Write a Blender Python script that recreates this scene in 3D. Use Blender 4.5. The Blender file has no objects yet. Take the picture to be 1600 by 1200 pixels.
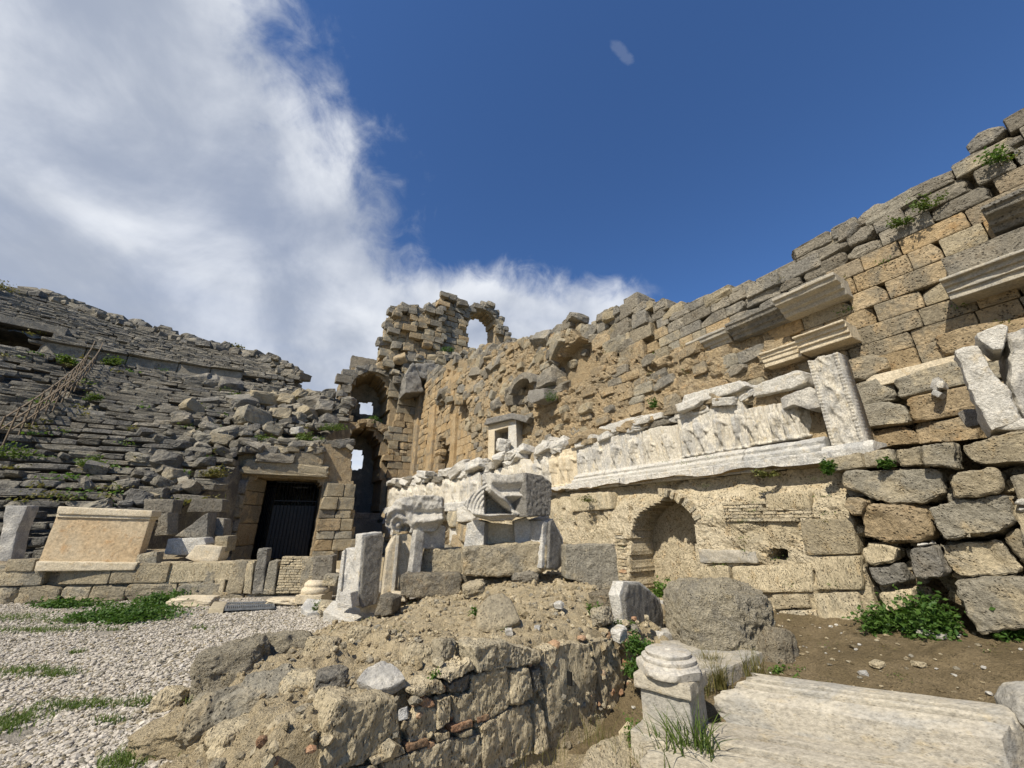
import bpy, bmesh, math, random
import numpy as np
from mathutils import Vector, Matrix

random.seed(7)
RNG = np.random.default_rng(7)
SC = bpy.context.scene
COL = SC.collection

# ------------------------------------------------------------------ camera
PITCH = math.radians(19.7)
EYE = Vector((0.0, 0.0, 1.6))
cam_d = bpy.data.cameras.new('camera')
cam_d.sensor_width = 36.0
cam_d.lens = 13.5
cam_d.clip_start = 0.05
cam_d.clip_end = 2000.0
cam = bpy.data.objects.new('camera', cam_d)
cam.location = EYE
cam.rotation_euler = (math.pi / 2 + PITCH, 0, 0)
COL.objects.link(cam)
SC.camera = cam

# ------------------------------------------------------------------ sun, sky, exposure
SUN_AZ = math.radians(-143.0)      # measured clockwise from +Y (view direction)
SUN_EL = math.radians(47.0)
sun_d = bpy.data.lights.new('sun', 'SUN')
sun_d.energy = 4.9
sun_d.angle = math.radians(0.5)
sun_d.color = (1.0, 0.925, 0.80)
sun = bpy.data.objects.new('sun', sun_d)
COL.objects.link(sun)
SDIR = Vector((math.sin(SUN_AZ) * math.cos(SUN_EL), math.cos(SUN_AZ) * math.cos(SUN_EL), math.sin(SUN_EL)))
sun.rotation_euler = SDIR.to_track_quat('Z', 'Y').to_euler()
sun.location = (-20, -15, 30)

SC.view_settings.view_transform = 'Standard'
SC.view_settings.look = 'None'
SC.view_settings.gamma = 1.0
SC.view_settings.use_curve_mapping = False
SC.view_settings.exposure = 0.32
SC.cycles.max_bounces = 6
SC.cycles.diffuse_bounces = 4
SC.cycles.glossy_bounces = 2


class NT:
    """tiny node helper"""
    def __init__(self, tree):
        self.t = tree
        tree.nodes.clear()

    def n(self, typ, **kw):
        nd = self.t.nodes.new(typ)
        for k, v in kw.items():
            if hasattr(nd, k):
                setattr(nd, k, v)
        return nd

    def l(self, a, b):
        self.t.links.new(a, b)

    def setin(self, sock, v):
        if isinstance(v, bpy.types.NodeSocket):
            self.l(v, sock)
        else:
            sock.default_value = v

    def math(self, op, a, b=None, c=None, clamp=False):
        nd = self.n('ShaderNodeMath', operation=op, use_clamp=clamp)
        self.setin(nd.inputs[0], a)
        if b is not None:
            self.setin(nd.inputs[1], b)
        if c is not None:
            self.setin(nd.inputs[2], c)
        return nd.outputs[0]

    def vmath(self, op, a, b=None):
        nd = self.n('ShaderNodeVectorMath', operation=op)
        self.setin(nd.inputs[0], a)
        if b is not None:
            self.setin(nd.inputs[1], b)
        return nd.outputs[0]

    def noise(self, vec, scale, detail=4.0, rough=0.55, dist=0.0):
        nd = self.n('ShaderNodeTexNoise')
        self.l(vec, nd.inputs['Vector'])
        nd.inputs['Scale'].default_value = scale
        nd.inputs['Detail'].default_value = detail
        nd.inputs['Roughness'].default_value = rough
        nd.inputs['Distortion'].default_value = dist
        return nd.outputs['Fac']

    def smooth(self, v, a, b):
        nd = self.n('ShaderNodeMapRange', interpolation_type='SMOOTHSTEP')
        self.setin(nd.inputs[0], v)
        nd.inputs[1].default_value = a
        nd.inputs[2].default_value = b
        nd.inputs[3].default_value = 0.0
        nd.inputs[4].default_value = 1.0
        return nd.outputs[0]

    def lin(self, v, a, b, c, d):
        nd = self.n('ShaderNodeMapRange')
        self.setin(nd.inputs[0], v)
        for i, x in enumerate((a, b, c, d)):
            nd.inputs[i + 1].default_value = x
        return nd.outputs[0]

    def mix(self, f, a, b, mode='MIX'):
        nd = self.n('ShaderNodeMixRGB', blend_type=mode)
        self.setin(nd.inputs[0], f)
        for i, v in ((1, a), (2, b)):
            if isinstance(v, (tuple, list)):
                v = tuple(v) + ((1.0,) if len(v) == 3 else ())
            self.setin(nd.inputs[i], v)
        return nd.outputs[0]


world = bpy.data.worlds.new('World')
SC.world = world
world.use_nodes = True
W_ = NT(world.node_tree)
sky = W_.n('ShaderNodeTexSky', sky_type='NISHITA')
sky.sun_disc = False
sky.sun_elevation = SUN_EL
sky.sun_rotation = SUN_AZ
sky.altitude = 50.0
sky.air_density = 1.0
sky.dust_density = 0.3
sky.ozone_density = 3.0
tc = W_.n('ShaderNodeTexCoord')
sep = W_.n('ShaderNodeSeparateXYZ')
W_.l(tc.outputs['Generated'], sep.inputs[0])
zz = W_.math('MAXIMUM', sep.outputs[2], 0.06)
px = W_.math('DIVIDE', sep.outputs[0], zz)
py = W_.math('DIVIDE', sep.outputs[1], zz)
cmb = W_.n('ShaderNodeCombineXYZ')
W_.l(px, cmb.inputs[0]); W_.l(py, cmb.inputs[1])
cv = cmb.outputs[0]
nbig = W_.noise(cv, 1.3, 3.0, 0.5, 0.3)
dv = tc.outputs['Generated']
nmid = W_.noise(dv, 5.0, 10.0, 0.58, 0.4)
nfine = W_.noise(dv, 14.0, 10.0, 0.62, 0.5)
# bank of cloud to the left, a low tongue of it reaching to the right behind the wall
fa = W_.math('SUBTRACT', W_.math('MULTIPLY_ADD', py, 0.10, -0.44), px)
fb = W_.math('MINIMUM', W_.math('MULTIPLY_ADD', px, -0.16, W_.math('SUBTRACT', py, 1.33)), W_.math('SUBTRACT', 0.74, px))
f = W_.math('MAXIMUM', fa, fb)
f = W_.math('ADD', f, W_.math('MULTIPLY', W_.math('SUBTRACT', nmid, 0.5), 0.50))
f = W_.math('ADD', f, W_.math('MULTIPLY', W_.math('SUBTRACT', nbig, 0.5), 0.30))
f = W_.math('ADD', f, W_.math('MULTIPLY', W_.math('SUBTRACT', nfine, 0.5), 0.42))
alpha = W_.smooth(f, -0.04, 0.30)
wa = W_.math('ADD', W_.math('MULTIPLY', W_.math('SUBTRACT', px, 0.249), 0.8), W_.math('MULTIPLY', W_.math('SUBTRACT', py, 0.566), 0.6))
wb = W_.math('ADD', W_.math('MULTIPLY', W_.math('SUBTRACT', px, 0.249), -0.6), W_.math('MULTIPLY', W_.math('SUBTRACT', py, 0.566), 0.8))
wr = W_.math('ADD', W_.math('POWER', W_.math('ABSOLUTE', W_.math('DIVIDE', wa, 0.036)), 2.0), W_.math('POWER', W_.math('ABSOLUTE', W_.math('DIVIDE', wb, 0.014)), 2.0))
wisp = W_.math('MULTIPLY', W_.smooth(W_.math('ADD', wr, W_.math('MULTIPLY', W_.math('SUBTRACT', nfine, 0.5), 3.5)), 1.0, 0.0), 0.16)
alpha = W_.math('MAXIMUM', alpha, wisp)
thin = W_.lin(nbig, 0.35, 0.65, 0.80, 0.97)
alpha = W_.math('MULTIPLY', alpha, thin)
shade = W_.math('ADD', W_.math('MULTIPLY', nmid, 0.50), W_.math('MULTIPLY', W_.noise(dv, 2.6, 6.0, 0.55, 0.3), 0.95))
shade = W_.smooth(shade, 0.55, 0.98)
CLOUD_K = 1.0
ccol = W_.mix(shade, (2.85, 3.2, 3.9), (6.4, 6.6, 6.9))
skyc = W_.mix(1.0, sky.outputs[0], (0.485, 0.68, 0.93), 'MULTIPLY')
col = W_.mix(alpha, skyc, ccol)
bg = W_.n('ShaderNodeBackground')
W_.l(col, bg.inputs[0])
bg.inputs[1].default_value = 0.115
wo = W_.n('ShaderNodeOutputWorld')
W_.l(bg.outputs[0], wo.inputs[0])

# ------------------------------------------------------------------ rays: photograph pixel -> place
CP, SP = math.cos(PITCH), math.sin(PITCH)
FPX = 600.0


def ray(u, v):
    x = (u - 800.0) / FPX
    y = (600.0 - v) / FPX
    return Vector((x, CP - y * SP, SP + y * CP))


def hit(u, v, p0, n):
    d = ray(u, v)
    p0 = Vector(p0); n = Vector(n)
    return EYE + d * ((p0 - EYE).dot(n) / d.dot(n))


def hit_z(u, v, z):
    d = ray(u, v)
    return EYE + d * ((z - EYE.z) / d.z)


def hit_y(u, v, y):
    d = ray(u, v)
    return EYE + d * (y / d.y)


# stage-building axes: WD runs along the stage front away from the camera, ND goes into the wall
WD = Vector((-0.5, 0.8660254, 0.0))
ND = Vector((0.8660254, 0.5, 0.0))
UP = Vector((0, 0, 1))


def SQ(s, q, z=0.0):
    return WD * s + ND * q + UP * z


def hit_q(u, v, q):
    return hit(u, v, ND * q, ND)


def hit_s(u, v, s):
    return hit(u, v, WD * s, WD)


def sqz(p):
    return p.dot(WD), p.dot(ND), p.z


# ------------------------------------------------------------------ noise in numpy
def _hash(ix, iy, iz, seed):
    h = (ix.astype(np.int64) * 374761393 + iy.astype(np.int64) * 668265263 + iz.astype(np.int64) * 1440662683 + seed * 974634821) & 0xFFFFFFFF
    h = ((h ^ (h >> 13)) * 1274126177) & 0xFFFFFFFF
    h = ((h ^ (h >> 16)) * 2246822519) & 0xFFFFFFFF
    h = h ^ (h >> 15)
    return (h & 0xFFFFFF).astype(np.float64) / 0xFFFFFF


def vnoise(P, seed=0):
    P = np.asarray(P, dtype=np.float64)
    I = np.floor(P).astype(np.int64)
    f = P - I
    w = f * f * f * (f * (f * 6 - 15) + 10)
    out = 0
    for dx in (0, 1):
        wx = w[:, 0] if dx else 1 - w[:, 0]
        for dy in (0, 1):
            wy = w[:, 1] if dy else 1 - w[:, 1]
            for dz in (0, 1):
                wz = w[:, 2] if dz else 1 - w[:, 2]
                out = out + wx * wy * wz * _hash(I[:, 0] + dx, I[:, 1] + dy, I[:, 2] + dz, seed)
    return out * 2 - 1


def fbm(P, octv=4, seed=0, gain=0.5, lac=2.07):
    P = np.asarray(P, dtype=np.float64)
    a, s, o = 1.0, 0.0, 0.0
    for i in range(octv):
        o = o + a * vnoise(P, seed + i * 17)
        s += a
        a *= gain
        P = P * lac + 3.7
    return o / s


def worley2(X, Y, seed=0, jit=0.9):
    """F1, F2, cell random for 2D points"""
    ix = np.floor(X).astype(np.int64); iy = np.floor(Y).astype(np.int64)
    f1 = np.full(X.shape, 9.0); f2 = np.full(X.shape, 9.0); cid = np.zeros(X.shape)
    z = np.zeros_like(ix)
    for dx in (-1, 0, 1):
        for dy in (-1, 0, 1):
            cx = ix + dx; cy = iy + dy
            ox = cx + 0.5 + (_hash(cx, cy, z, seed) - 0.5) * jit
            oy = cy + 0.5 + (_hash(cx, cy, z + 1, seed) - 0.5) * jit
            d = np.hypot(X - ox, Y - oy)
            r = _hash(cx, cy, z + 2, seed)
            m = d < f1
            f2 = np.where(m, f1, np.minimum(f2, d))
            cid = np.where(m, r, cid)
            f1 = np.where(m, d, f1)
    return f1, f2, cid


def sstep(a, b, x):
    t = np.clip((x - a) / (b - a), 0, 1)
    return t * t * (3 - 2 * t)


# ------------------------------------------------------------------ materials
def stone_mat(name, c1, c2, c3, grey=(0.22, 0.21, 0.19), grey_amt=0.5, sc=1.0, bump=0.03, rand=0.35, pits=0.5, rough=0.9, spec=0.2, dark_amt=0.5, streak=False):
    m = bpy.data.materials.new(name)
    m.use_nodes = True
    T = NT(m.node_tree)
    geo = T.n('ShaderNodeNewGeometry')
    oi = T.n('ShaderNodeObjectInfo')
    at = T.n('ShaderNodeAttribute', attribute_name='tint')
    r = T.math('FRACT', T.math('ADD', oi.outputs['Random'], at.outputs['Fac']))
    off = T.n('ShaderNodeCombineXYZ')
    T.l(T.math('MULTIPLY', r, 37.0), off.inputs[0]); T.l(T.math('MULTIPLY', r, 61.0), off.inputs[1]); T.l(T.math('MULTIPLY', r, 23.0), off.inputs[2])
    vec = T.vmath('ADD', geo.outputs['Position'], off.outputs[0])
    if streak == 'beam':
        mp = T.n('ShaderNodeMapping')
        T.l(vec, mp.inputs[0]); mp.inputs['Rotation'].default_value = (0, 0, math.radians(23.3)); mp.inputs['Scale'].default_value = (0.5, 1.0, 1.0)
        vec = mp.outputs[0]
    elif streak:
        vec = T.vmath('MULTIPLY', vec, (1.0, 1.0, 0.45))
    n1 = T.noise(vec, 0.9 * sc, 6, 0.6)
    n2 = T.noise(vec, 4.5 * sc, 8, 0.68, 0.3)
    n3 = T.noise(vec, 20.0 * sc, 6, 0.7)
    n4 = T.noise(vec, 1.9 * sc, 8, 0.65, 0.5)
    vo = T.n('ShaderNodeTexVoronoi')
    T.l(vec, vo.inputs['Vector']); vo.inputs['Scale'].default_value = 26.0 * sc
    pit = T.smooth(vo.outputs['Distance'], 0.12, 0.40)
    pitmask = T.smooth(n2, 0.40, 0.58)
    pitv = T.math('SUBTRACT', 1.0, T.math('MULTIPLY', T.math('SUBTRACT', 1.0, pit), T.math('MULTIPLY', pitmask, pits)))
    col = T.mix(T.smooth(n1, 0.38, 0.62), c1, c2)
    col = T.mix(T.math('MULTIPLY', T.smooth(n2, 0.52, 0.70), 0.7), col, c3)
    # grey weathered skin in patches, different from stone to stone
    g = T.math('ADD', n4, T.math('MULTIPLY', T.math('SUBTRACT', r, 0.5), 0.35))
    col = T.mix(T.math('MULTIPLY', T.smooth(g, 0.62 - 0.25 * grey_amt, 0.82 - 0.25 * grey_amt), min(1.0, 0.5 + 0.5 * grey_amt)), col, grey)
    # black crust specks
    dk = T.math('MULTIPLY', T.smooth(T.noise(vec, 7.5 * sc, 9, 0.75, 0.6), 0.56, 0.70), dark_amt)
    col = T.mix(dk, col, tuple(x * 0.35 for x in grey))
    val = T.math('MULTIPLY', T.lin(n3, 0.3, 0.7, 0.64, 1.32), T.lin(r, 0.0, 1.0, 1.0 - rand, 1.0 + rand))
    val = T.math('MULTIPLY', val, pitv)
    cm = T.n('ShaderNodeCombineXYZ')
    for i in range(3):
        T.l(val, cm.inputs[i])
    col = T.mix(1.0, col, cm.outputs[0], 'MULTIPLY')
    bs = T.n('ShaderNodeBsdfPrincipled')
    T.l(col, bs.inputs['Base Color'])
    bs.inputs['Roughness'].default_value = rough
    bs.inputs['Specular IOR Level'].default_value = spec
    h = T.math('ADD', T.math('MULTIPLY', n2, 1.0), T.math('MULTIPLY', n3, 0.62))
    h = T.math('ADD', h, T.math('MULTIPLY', pitv, 0.8 * pits))
    h = T.math('ADD', h, T.math('MULTIPLY', n4, 0.8))
    bp = T.n('ShaderNodeBump')
    T.l(h, bp.inputs['Height'])
    bp.inputs['Strength'].default_value = 1.0
    bp.inputs['Distance'].default_value = bump * 1.7
    T.l(bp.outputs[0], bs.inputs['Normal'])
    out = T.n('ShaderNodeOutputMaterial')
    T.l(bs.outputs[0], out.inputs[0])
    return m


def leaf_mat(name, c1, c2, trans=0.35):
    m = bpy.data.materials.new(name)
    m.use_nodes = True
    T = NT(m.node_tree)
    geo = T.n('ShaderNodeNewGeometry')
    at = T.n('ShaderNodeAttribute', attribute_name='tint')
    n1 = T.noise(geo.outputs['Position'], 3.0, 4, 0.6)
    col = T.mix(T.math('FRACT', T.math('ADD', at.outputs['Fac'], T.math('MULTIPLY', n1, 0.2))), c1, c2)
    d = T.n('ShaderNodeBsdfPrincipled')
    T.l(col, d.inputs['Base Color']); d.inputs['Roughness'].default_value = 0.55
    d.inputs['Specular IOR Level'].default_value = 0.3
    tr = T.n('ShaderNodeBsdfTranslucent')
    T.l(T.mix(1.0, col, (1.2, 1.3, 0.6), 'MULTIPLY'), tr.inputs[0])
    mx = T.n('ShaderNodeMixShader')
    mx.inputs[0].default_value = trans
    T.l(d.outputs[0], mx.inputs[1]); T.l(tr.outputs[0], mx.inputs[2])
    out = T.n('ShaderNodeOutputMaterial')
    T.l(mx.outputs[0], out.inputs[0])
    return m


def plain_mat(name, c, rough=0.6, metal=0.0):
    m = bpy.data.materials.new(name)
    m.use_nodes = True
    T = NT(m.node_tree)
    geo = T.n('ShaderNodeNewGeometry')
    n1 = T.noise(geo.outputs['Position'], 14.0, 6, 0.6)
    col = T.mix(T.smooth(n1, 0.35, 0.7), c, tuple(x * 0.6 for x in c))
    bs = T.n('ShaderNodeBsdfPrincipled')
    T.l(col, bs.inputs['Base Color'])
    bs.inputs['Roughness'].default_value = rough
    bs.inputs['Metallic'].default_value = metal
    out = T.n('ShaderNodeOutputMaterial')
    T.l(bs.outputs[0], out.inputs[0])
    return m


M = {}
M['tan'] = stone_mat('tan_ashlar', (0.39, 0.295, 0.17), (0.44, 0.345, 0.215), (0.38, 0.24, 0.11), (0.20, 0.18, 0.135), 0.65, 1.0, 0.05, 0.18, 0.7, dark_amt=0.65)
M['orange'] = stone_mat('ochre_ashlar', (0.43, 0.305, 0.16), (0.47, 0.36, 0.215), (0.43, 0.255, 0.105), (0.21, 0.185, 0.14), 0.5, 0.9, 0.05, 0.10, 0.5, dark_amt=0.3)
M['grey'] = stone_mat('grey_limestone', (0.25, 0.225, 0.178), (0.315, 0.28, 0.215), (0.24, 0.195, 0.135), (0.15, 0.143, 0.125), 0.6, 1.0, 0.05, 0.32, 0.6)
M['seat'] = stone_mat('seat_limestone', (0.20, 0.183, 0.148), (0.275, 0.25, 0.195), (0.19, 0.152, 0.108), (0.095, 0.092, 0.085), 0.65, 0.9, 0.06, 0.40, 0.6, dark_amt=0.75)
M['core'] = stone_mat('rubble_core', (0.45, 0.345, 0.205), (0.35, 0.28, 0.18), (0.46, 0.30, 0.145), (0.235, 0.21, 0.16), 0.6, 1.3, 0.05, 0.15, 0.8, dark_amt=0.7)
M['plaster'] = stone_mat('old_mortar', (0.60, 0.515, 0.36), (0.47, 0.395, 0.26), (0.52, 0.38, 0.205), (0.32, 0.29, 0.22), 0.5, 1.2, 0.04, 0.12, 0.8)
M['block'] = stone_mat('travertine_block', (0.44, 0.37, 0.245), (0.33, 0.285, 0.20), (0.45, 0.335, 0.18), (0.22, 0.205, 0.165), 0.65, 1.3, 0.035, 0.20, 0.6)
M['tuff'] = stone_mat('tan_tuff', (0.60, 0.505, 0.335), (0.52, 0.44, 0.29), (0.54, 0.41, 0.23), (0.37, 0.33, 0.24), 0.35, 2.4, 0.030, 0.10, 0.8, streak=True)
M['marble'] = stone_mat('weathered_marble', (0.60, 0.57, 0.50), (0.54, 0.515, 0.455), (0.54, 0.45, 0.30), (0.30, 0.30, 0.29), 0.42, 1.9, 0.022, 0.08, 0.3, 0.7, 0.3)
M['relief'] = stone_mat('carved_marble', (0.66, 0.615, 0.52), (0.62, 0.565, 0.455), (0.62, 0.50, 0.29), (0.36, 0.36, 0.35), 0.30, 2.6, 0.03, 0.06, 0.3, 0.7, 0.3, dark_amt=0.3, streak=True)
M['marble_grey'] = stone_mat('grey_marble', (0.47, 0.445, 0.39), (0.55, 0.515, 0.44), (0.43, 0.38, 0.29), (0.26, 0.25, 0.23), 0.5, 2.0, 0.02, 0.10, 0.4, 0.75, 0.3)
M['marble_warm'] = stone_mat('yellowed_marble', (0.58, 0.50, 0.36), (0.52, 0.44, 0.305), (0.50, 0.37, 0.20), (0.36, 0.33, 0.27), 0.2, 1.8, 0.010, 0.08, 0.3, 0.7, 0.3, dark_amt=0.2)
M['beam'] = stone_mat('pale_marble', (0.40, 0.36, 0.28), (0.36, 0.325, 0.26), (0.42, 0.345, 0.22), (0.29, 0.28, 0.25), 0.5, 2.2, 0.006, 0.05, 0.35, 0.8, 0.3, dark_amt=0.45, streak='beam')
M['base'] = stone_mat('grey_veined_marble', (0.40, 0.375, 0.325), (0.47, 0.435, 0.365), (0.44, 0.36, 0.24), (0.25, 0.245, 0.23), 0.5, 2.0, 0.004, 0.03, 0.3, 0.75, 0.3, dark_amt=0.4)
M['dark'] = stone_mat('dark_rough_stone', (0.27, 0.235, 0.17), (0.32, 0.275, 0.195), (0.33, 0.22, 0.105), (0.18, 0.165, 0.135), 0.5, 2.4, 0.045, 0.12, 1.0)
M['slate'] = stone_mat('hacked_grey_shade_stone', (0.26, 0.245, 0.215), (0.31, 0.29, 0.25), (0.24, 0.215, 0.175), (0.17, 0.163, 0.15), 0.4, 3.2, 0.03, 0.06, 1.0)  # kept dark so hacked faces carry shade in their colour
M['brick'] = stone_mat('fired_brick', (0.36, 0.20, 0.115), (0.40, 0.27, 0.16), (0.30, 0.15, 0.085), (0.27, 0.22, 0.16), 0.3, 3.0, 0.015, 0.3, 0.5)
M['soil'] = stone_mat('mound_soil', (0.48, 0.39, 0.24), (0.53, 0.435, 0.275), (0.38, 0.285, 0.155), (0.30, 0.26, 0.185), 0.2, 3.2, 0.035, 0.08, 0.6, dark_amt=0.35)
M['earth'] = stone_mat('damp_earth', (0.165, 0.125, 0.066), (0.225, 0.172, 0.097), (0.13, 0.10, 0.05), (0.27, 0.225, 0.145), 0.35, 2.6, 0.03, 0.05, 0.5, dark_amt=0.3)
M['gravelbed'] = stone_mat('gravel_bed', (0.42, 0.375, 0.30), (0.47, 0.425, 0.35), (0.36, 0.31, 0.23), (0.30, 0.27, 0.21), 0.2, 5.0, 0.03, 0.05, 0.9)
M['pebble'] = stone_mat('pale_pebble', (0.41, 0.37, 0.30), (0.48, 0.435, 0.365), (0.42, 0.35, 0.27), (0.40, 0.38, 0.35), 0.1, 4.0, 0.003, 0.17, 0.2, dark_amt=0.1)
M['ground'] = stone_mat('dry_ground', (0.26, 0.21, 0.12), (0.22, 0.19, 0.11), (0.18, 0.17, 0.08), (0.25, 0.22, 0.16), 0.3, 0.3, 0.05, 0.05, 0.4)
M['panel'] = stone_mat('stained_marble', (0.50, 0.40, 0.26), (0.47, 0.345, 0.20), (0.45, 0.27, 0.12), (0.33, 0.285, 0.21), 0.15, 0.9, 0.010, 0.03, 0.3, 0.75, 0.25, dark_amt=0.2)
M['pitted'] = stone_mat('pitted_boulder', (0.47, 0.415, 0.30), (0.38, 0.335, 0.245), (0.50, 0.41, 0.25), (0.30, 0.275, 0.22), 0.4, 2.2, 0.06, 0.05, 0.8, dark_amt=0.3)
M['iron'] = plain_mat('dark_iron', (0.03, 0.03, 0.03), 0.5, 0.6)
M['steel'] = plain_mat('galvanised_steel', (0.30, 0.31, 0.31), 0.45, 0.8)
M['wood'] = plain_mat('weathered_wood', (0.17, 0.125, 0.075), 0.8)
M['concrete'] = plain_mat('concrete', (0.40, 0.34, 0.23), 0.9)
M['leaf'] = leaf_mat('green_leaf', (0.06, 0.125, 0.018), (0.115, 0.19, 0.03))
M['leafd'] = leaf_mat('deep_green_leaf', (0.045, 0.105, 0.018), (0.09, 0.155, 0.028))
M['grass'] = leaf_mat('grass_blade', (0.07, 0.12, 0.022), (0.14, 0.18, 0.045))
M['dry'] = leaf_mat('dry_grass', (0.20, 0.16, 0.06), (0.12, 0.13, 0.04))
M['moss'] = leaf_mat('moss', (0.07, 0.085, 0.02), (0.13, 0.12, 0.03), 0.1)


# ------------------------------------------------------------------ object helpers
def tag(o, label=None, cat=None, group=None, kind=None):
    if label: o['label'] = label
    if cat: o['category'] = cat
    if group: o['group'] = group
    if kind: o['kind'] = kind
    elif label and 'kind' not in o: o['kind'] = 'thing'
    return o


def empty(name, loc, label, cat, group=None):
    o = bpy.data.objects.new(name, None)
    COL.objects.link(o)
    o.location = loc
    o.empty_display_size = 0.2
    return tag(o, label, cat, group)


def mesh_np(name, V, F, mats, smooth=True, tint=None, fmat=None):
    me = bpy.data.meshes.new(name)
    V = np.asarray(V, dtype=np.float32)
    if isinstance(F, np.ndarray):
        nf, k = F.shape
        me.vertices.add(len(V)); me.loops.add(nf * k); me.polygons.add(nf)
        me.vertices.foreach_set('co', V.ravel())
        me.loops.foreach_set('vertex_index', F.astype(np.int32).ravel())
        me.polygons.foreach_set('loop_start', np.arange(0, nf * k, k, dtype=np.int32))
        me.polygons.foreach_set('loop_total', np.full(nf, k, dtype=np.int32))
    else:
        me.from_pydata([tuple(map(float, v)) for v in V], [], F)
    if fmat is not None:
        me.polygons.foreach_set('material_index', np.asarray(fmat, dtype=np.int32))
    me.polygons.foreach_set('use_smooth', np.full(len(me.polygons), bool(smooth)))
    for m in (mats if isinstance(mats, (list, tuple)) else [mats]):
        me.materials.append(m)
    if tint is not None:
        a = me.attributes.new('tint', 'FLOAT', 'POINT')
        a.data.foreach_set('value', np.asarray(tint, dtype=np.float32))
    me.update(calc_edges=True)
    me.validate()
    return me


def link(name, me, parent=None, origin=None):
    o = bpy.data.objects.new(name, me)
    COL.objects.link(o)
    if parent is not None:
        o.parent = parent
    if origin is not None:
        o.location = origin
    return o


def put(name, V, F, mats, parent=None, origin=None, **kw):
    """mesh given in world coordinates, linked with its origin at `origin` (or under `parent`)"""
    V = np.asarray(V, dtype=np.float64)
    if parent is not None:
        base = np.array(parent.matrix_basis.translation if parent.parent is None else (parent.parent.location + parent.location))
        return link(name, mesh_np(name, V - base, F, mats, **kw), parent)
    if origin is None:
        origin = ((V[:, 0].min() + V[:, 0].max()) / 2, (V[:, 1].min() + V[:, 1].max()) / 2, V[:, 2].min())
    return link(name, mesh_np(name, V - np.array(origin), F, mats, **kw), None, origin)


# ------------------------------------------------------------------ stones
def cube_grid(n):
    key, V, Fs = {}, [], []
    for ax in range(3):
        for sg in (-1, 1):
            idx = np.zeros((n + 1, n + 1), dtype=int)
            for i in range(n + 1):
                for j in range(n + 1):
                    p = [0, 0, 0]
                    p[ax] = sg * n
                    p[(ax + 1) % 3] = 2 * i - n
                    p[(ax + 2) % 3] = 2 * j - n
                    t = tuple(p)
                    if t not in key:
                        key[t] = len(V); V.append([x / n for x in p])
                    idx[i, j] = key[t]
            for i in range(n):
                for j in range(n):
                    q = [idx[i, j], idx[i + 1, j], idx[i + 1, j + 1], idx[i, j + 1]]
                    Fs.append(q if sg > 0 else q[::-1])
    return np.array(V, dtype=float), np.array(Fs)


_CG = {}


def rock_arrays(n, seed, e=8.0, rough=0.05, chips=2, freq=1.7, edge=0.75):
    if n not in _CG:
        _CG[n] = cube_grid(n)
    V, F = _CG[n]
    rg = np.random.default_rng(seed)
    P = V.copy()
    if n >= 3:
        P = np.sign(P) * np.abs(P) ** edge
    nrm = (np.abs(P) ** e).sum(1) ** (1 / e)
    mx = np.abs(P).max(1)
    P = P / nrm[:, None] * mx[:, None]
    for _ in range(chips):
        d = rg.normal(size=3); d /= np.linalg.norm(d)
        lim = rg.uniform(0.80, 1.02) * (np.abs(d).sum() * 0.5 + 0.5)
        dist = P @ d - lim
        P = P - np.outer(np.clip(dist, 0, None), d)
    off = rg.uniform(0, 50, 3)
    D = np.stack([fbm(P * freq + off, 5, seed, 0.58), fbm(P * freq + off + 19, 5, seed + 3, 0.58), fbm(P * freq + off + 41, 5, seed + 5, 0.58)], 1)
    P = P + D * rough * 2.2
    if n <= 2:
        P = P + rg.normal(scale=rough * 0.8, size=P.shape)
    return P * 0.5, F


STY = {
    'ash': dict(n=6, e=30, rough=0.020, chips=1, freq=2.2, edge=0.38),
    'rough': dict(n=9, e=15, rough=0.050, chips=6, freq=2.6, edge=0.62),
    'seat': dict(n=6, e=16, rough=0.050, chips=4, freq=2.4, edge=0.5),
    'rock': dict(n=9, e=5.5, rough=0.085, chips=10, freq=2.2, edge=0.8),
    'boulder': dict(n=28, e=5.0, rough=0.10, chips=10, freq=2.4, edge=0.9),
    'lo': dict(n=2, e=14, rough=0.07, chips=2, freq=1.9),
    'lorock': dict(n=2, e=3.5, rough=0.13, chips=3, freq=1.5),
}
NVAR = 14
_ARR, _MESH = {}, {}


def arr(sty, i):
    k = (sty, i)
    if k not in _ARR:
        _ARR[k] = rock_arrays(seed=1000 + i * 7 + sum(map(ord, sty)), **STY[sty])
    return _ARR[k]


def rock_mesh(sty, i, mat):
    k = (sty, i, mat)
    if k not in _MESH:
        V, F = arr(sty, i)
        _MESH[k] = mesh_np('stone', V, F, M[mat], smooth=False)
        if STY[sty]['n'] >= 20:
            me = _MESH[k]
            me.polygons.foreach_set('use_smooth', np.full(len(me.polygons), True))
    return _MESH[k]


def frame(X, Y, Z, c, dims):
    m = np.eye(4)
    m[:3, 0] = np.array(X) * dims[0]; m[:3, 1] = np.array(Y) * dims[1]; m[:3, 2] = np.array(Z) * dims[2]
    m[:3, 3] = np.array(c)
    return m


def jitter_axes(X, Y, Z, a):
    R = (Matrix.Rotation(random.gauss(0, a), 3, Vector(X)) @ Matrix.Rotation(random.gauss(0, a), 3, Vector(Y)) @ Matrix.Rotation(random.gauss(0, a), 3, Vector(Z)))
    return R @ Vector(X), R @ Vector(Y), R @ Vector(Z)


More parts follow.
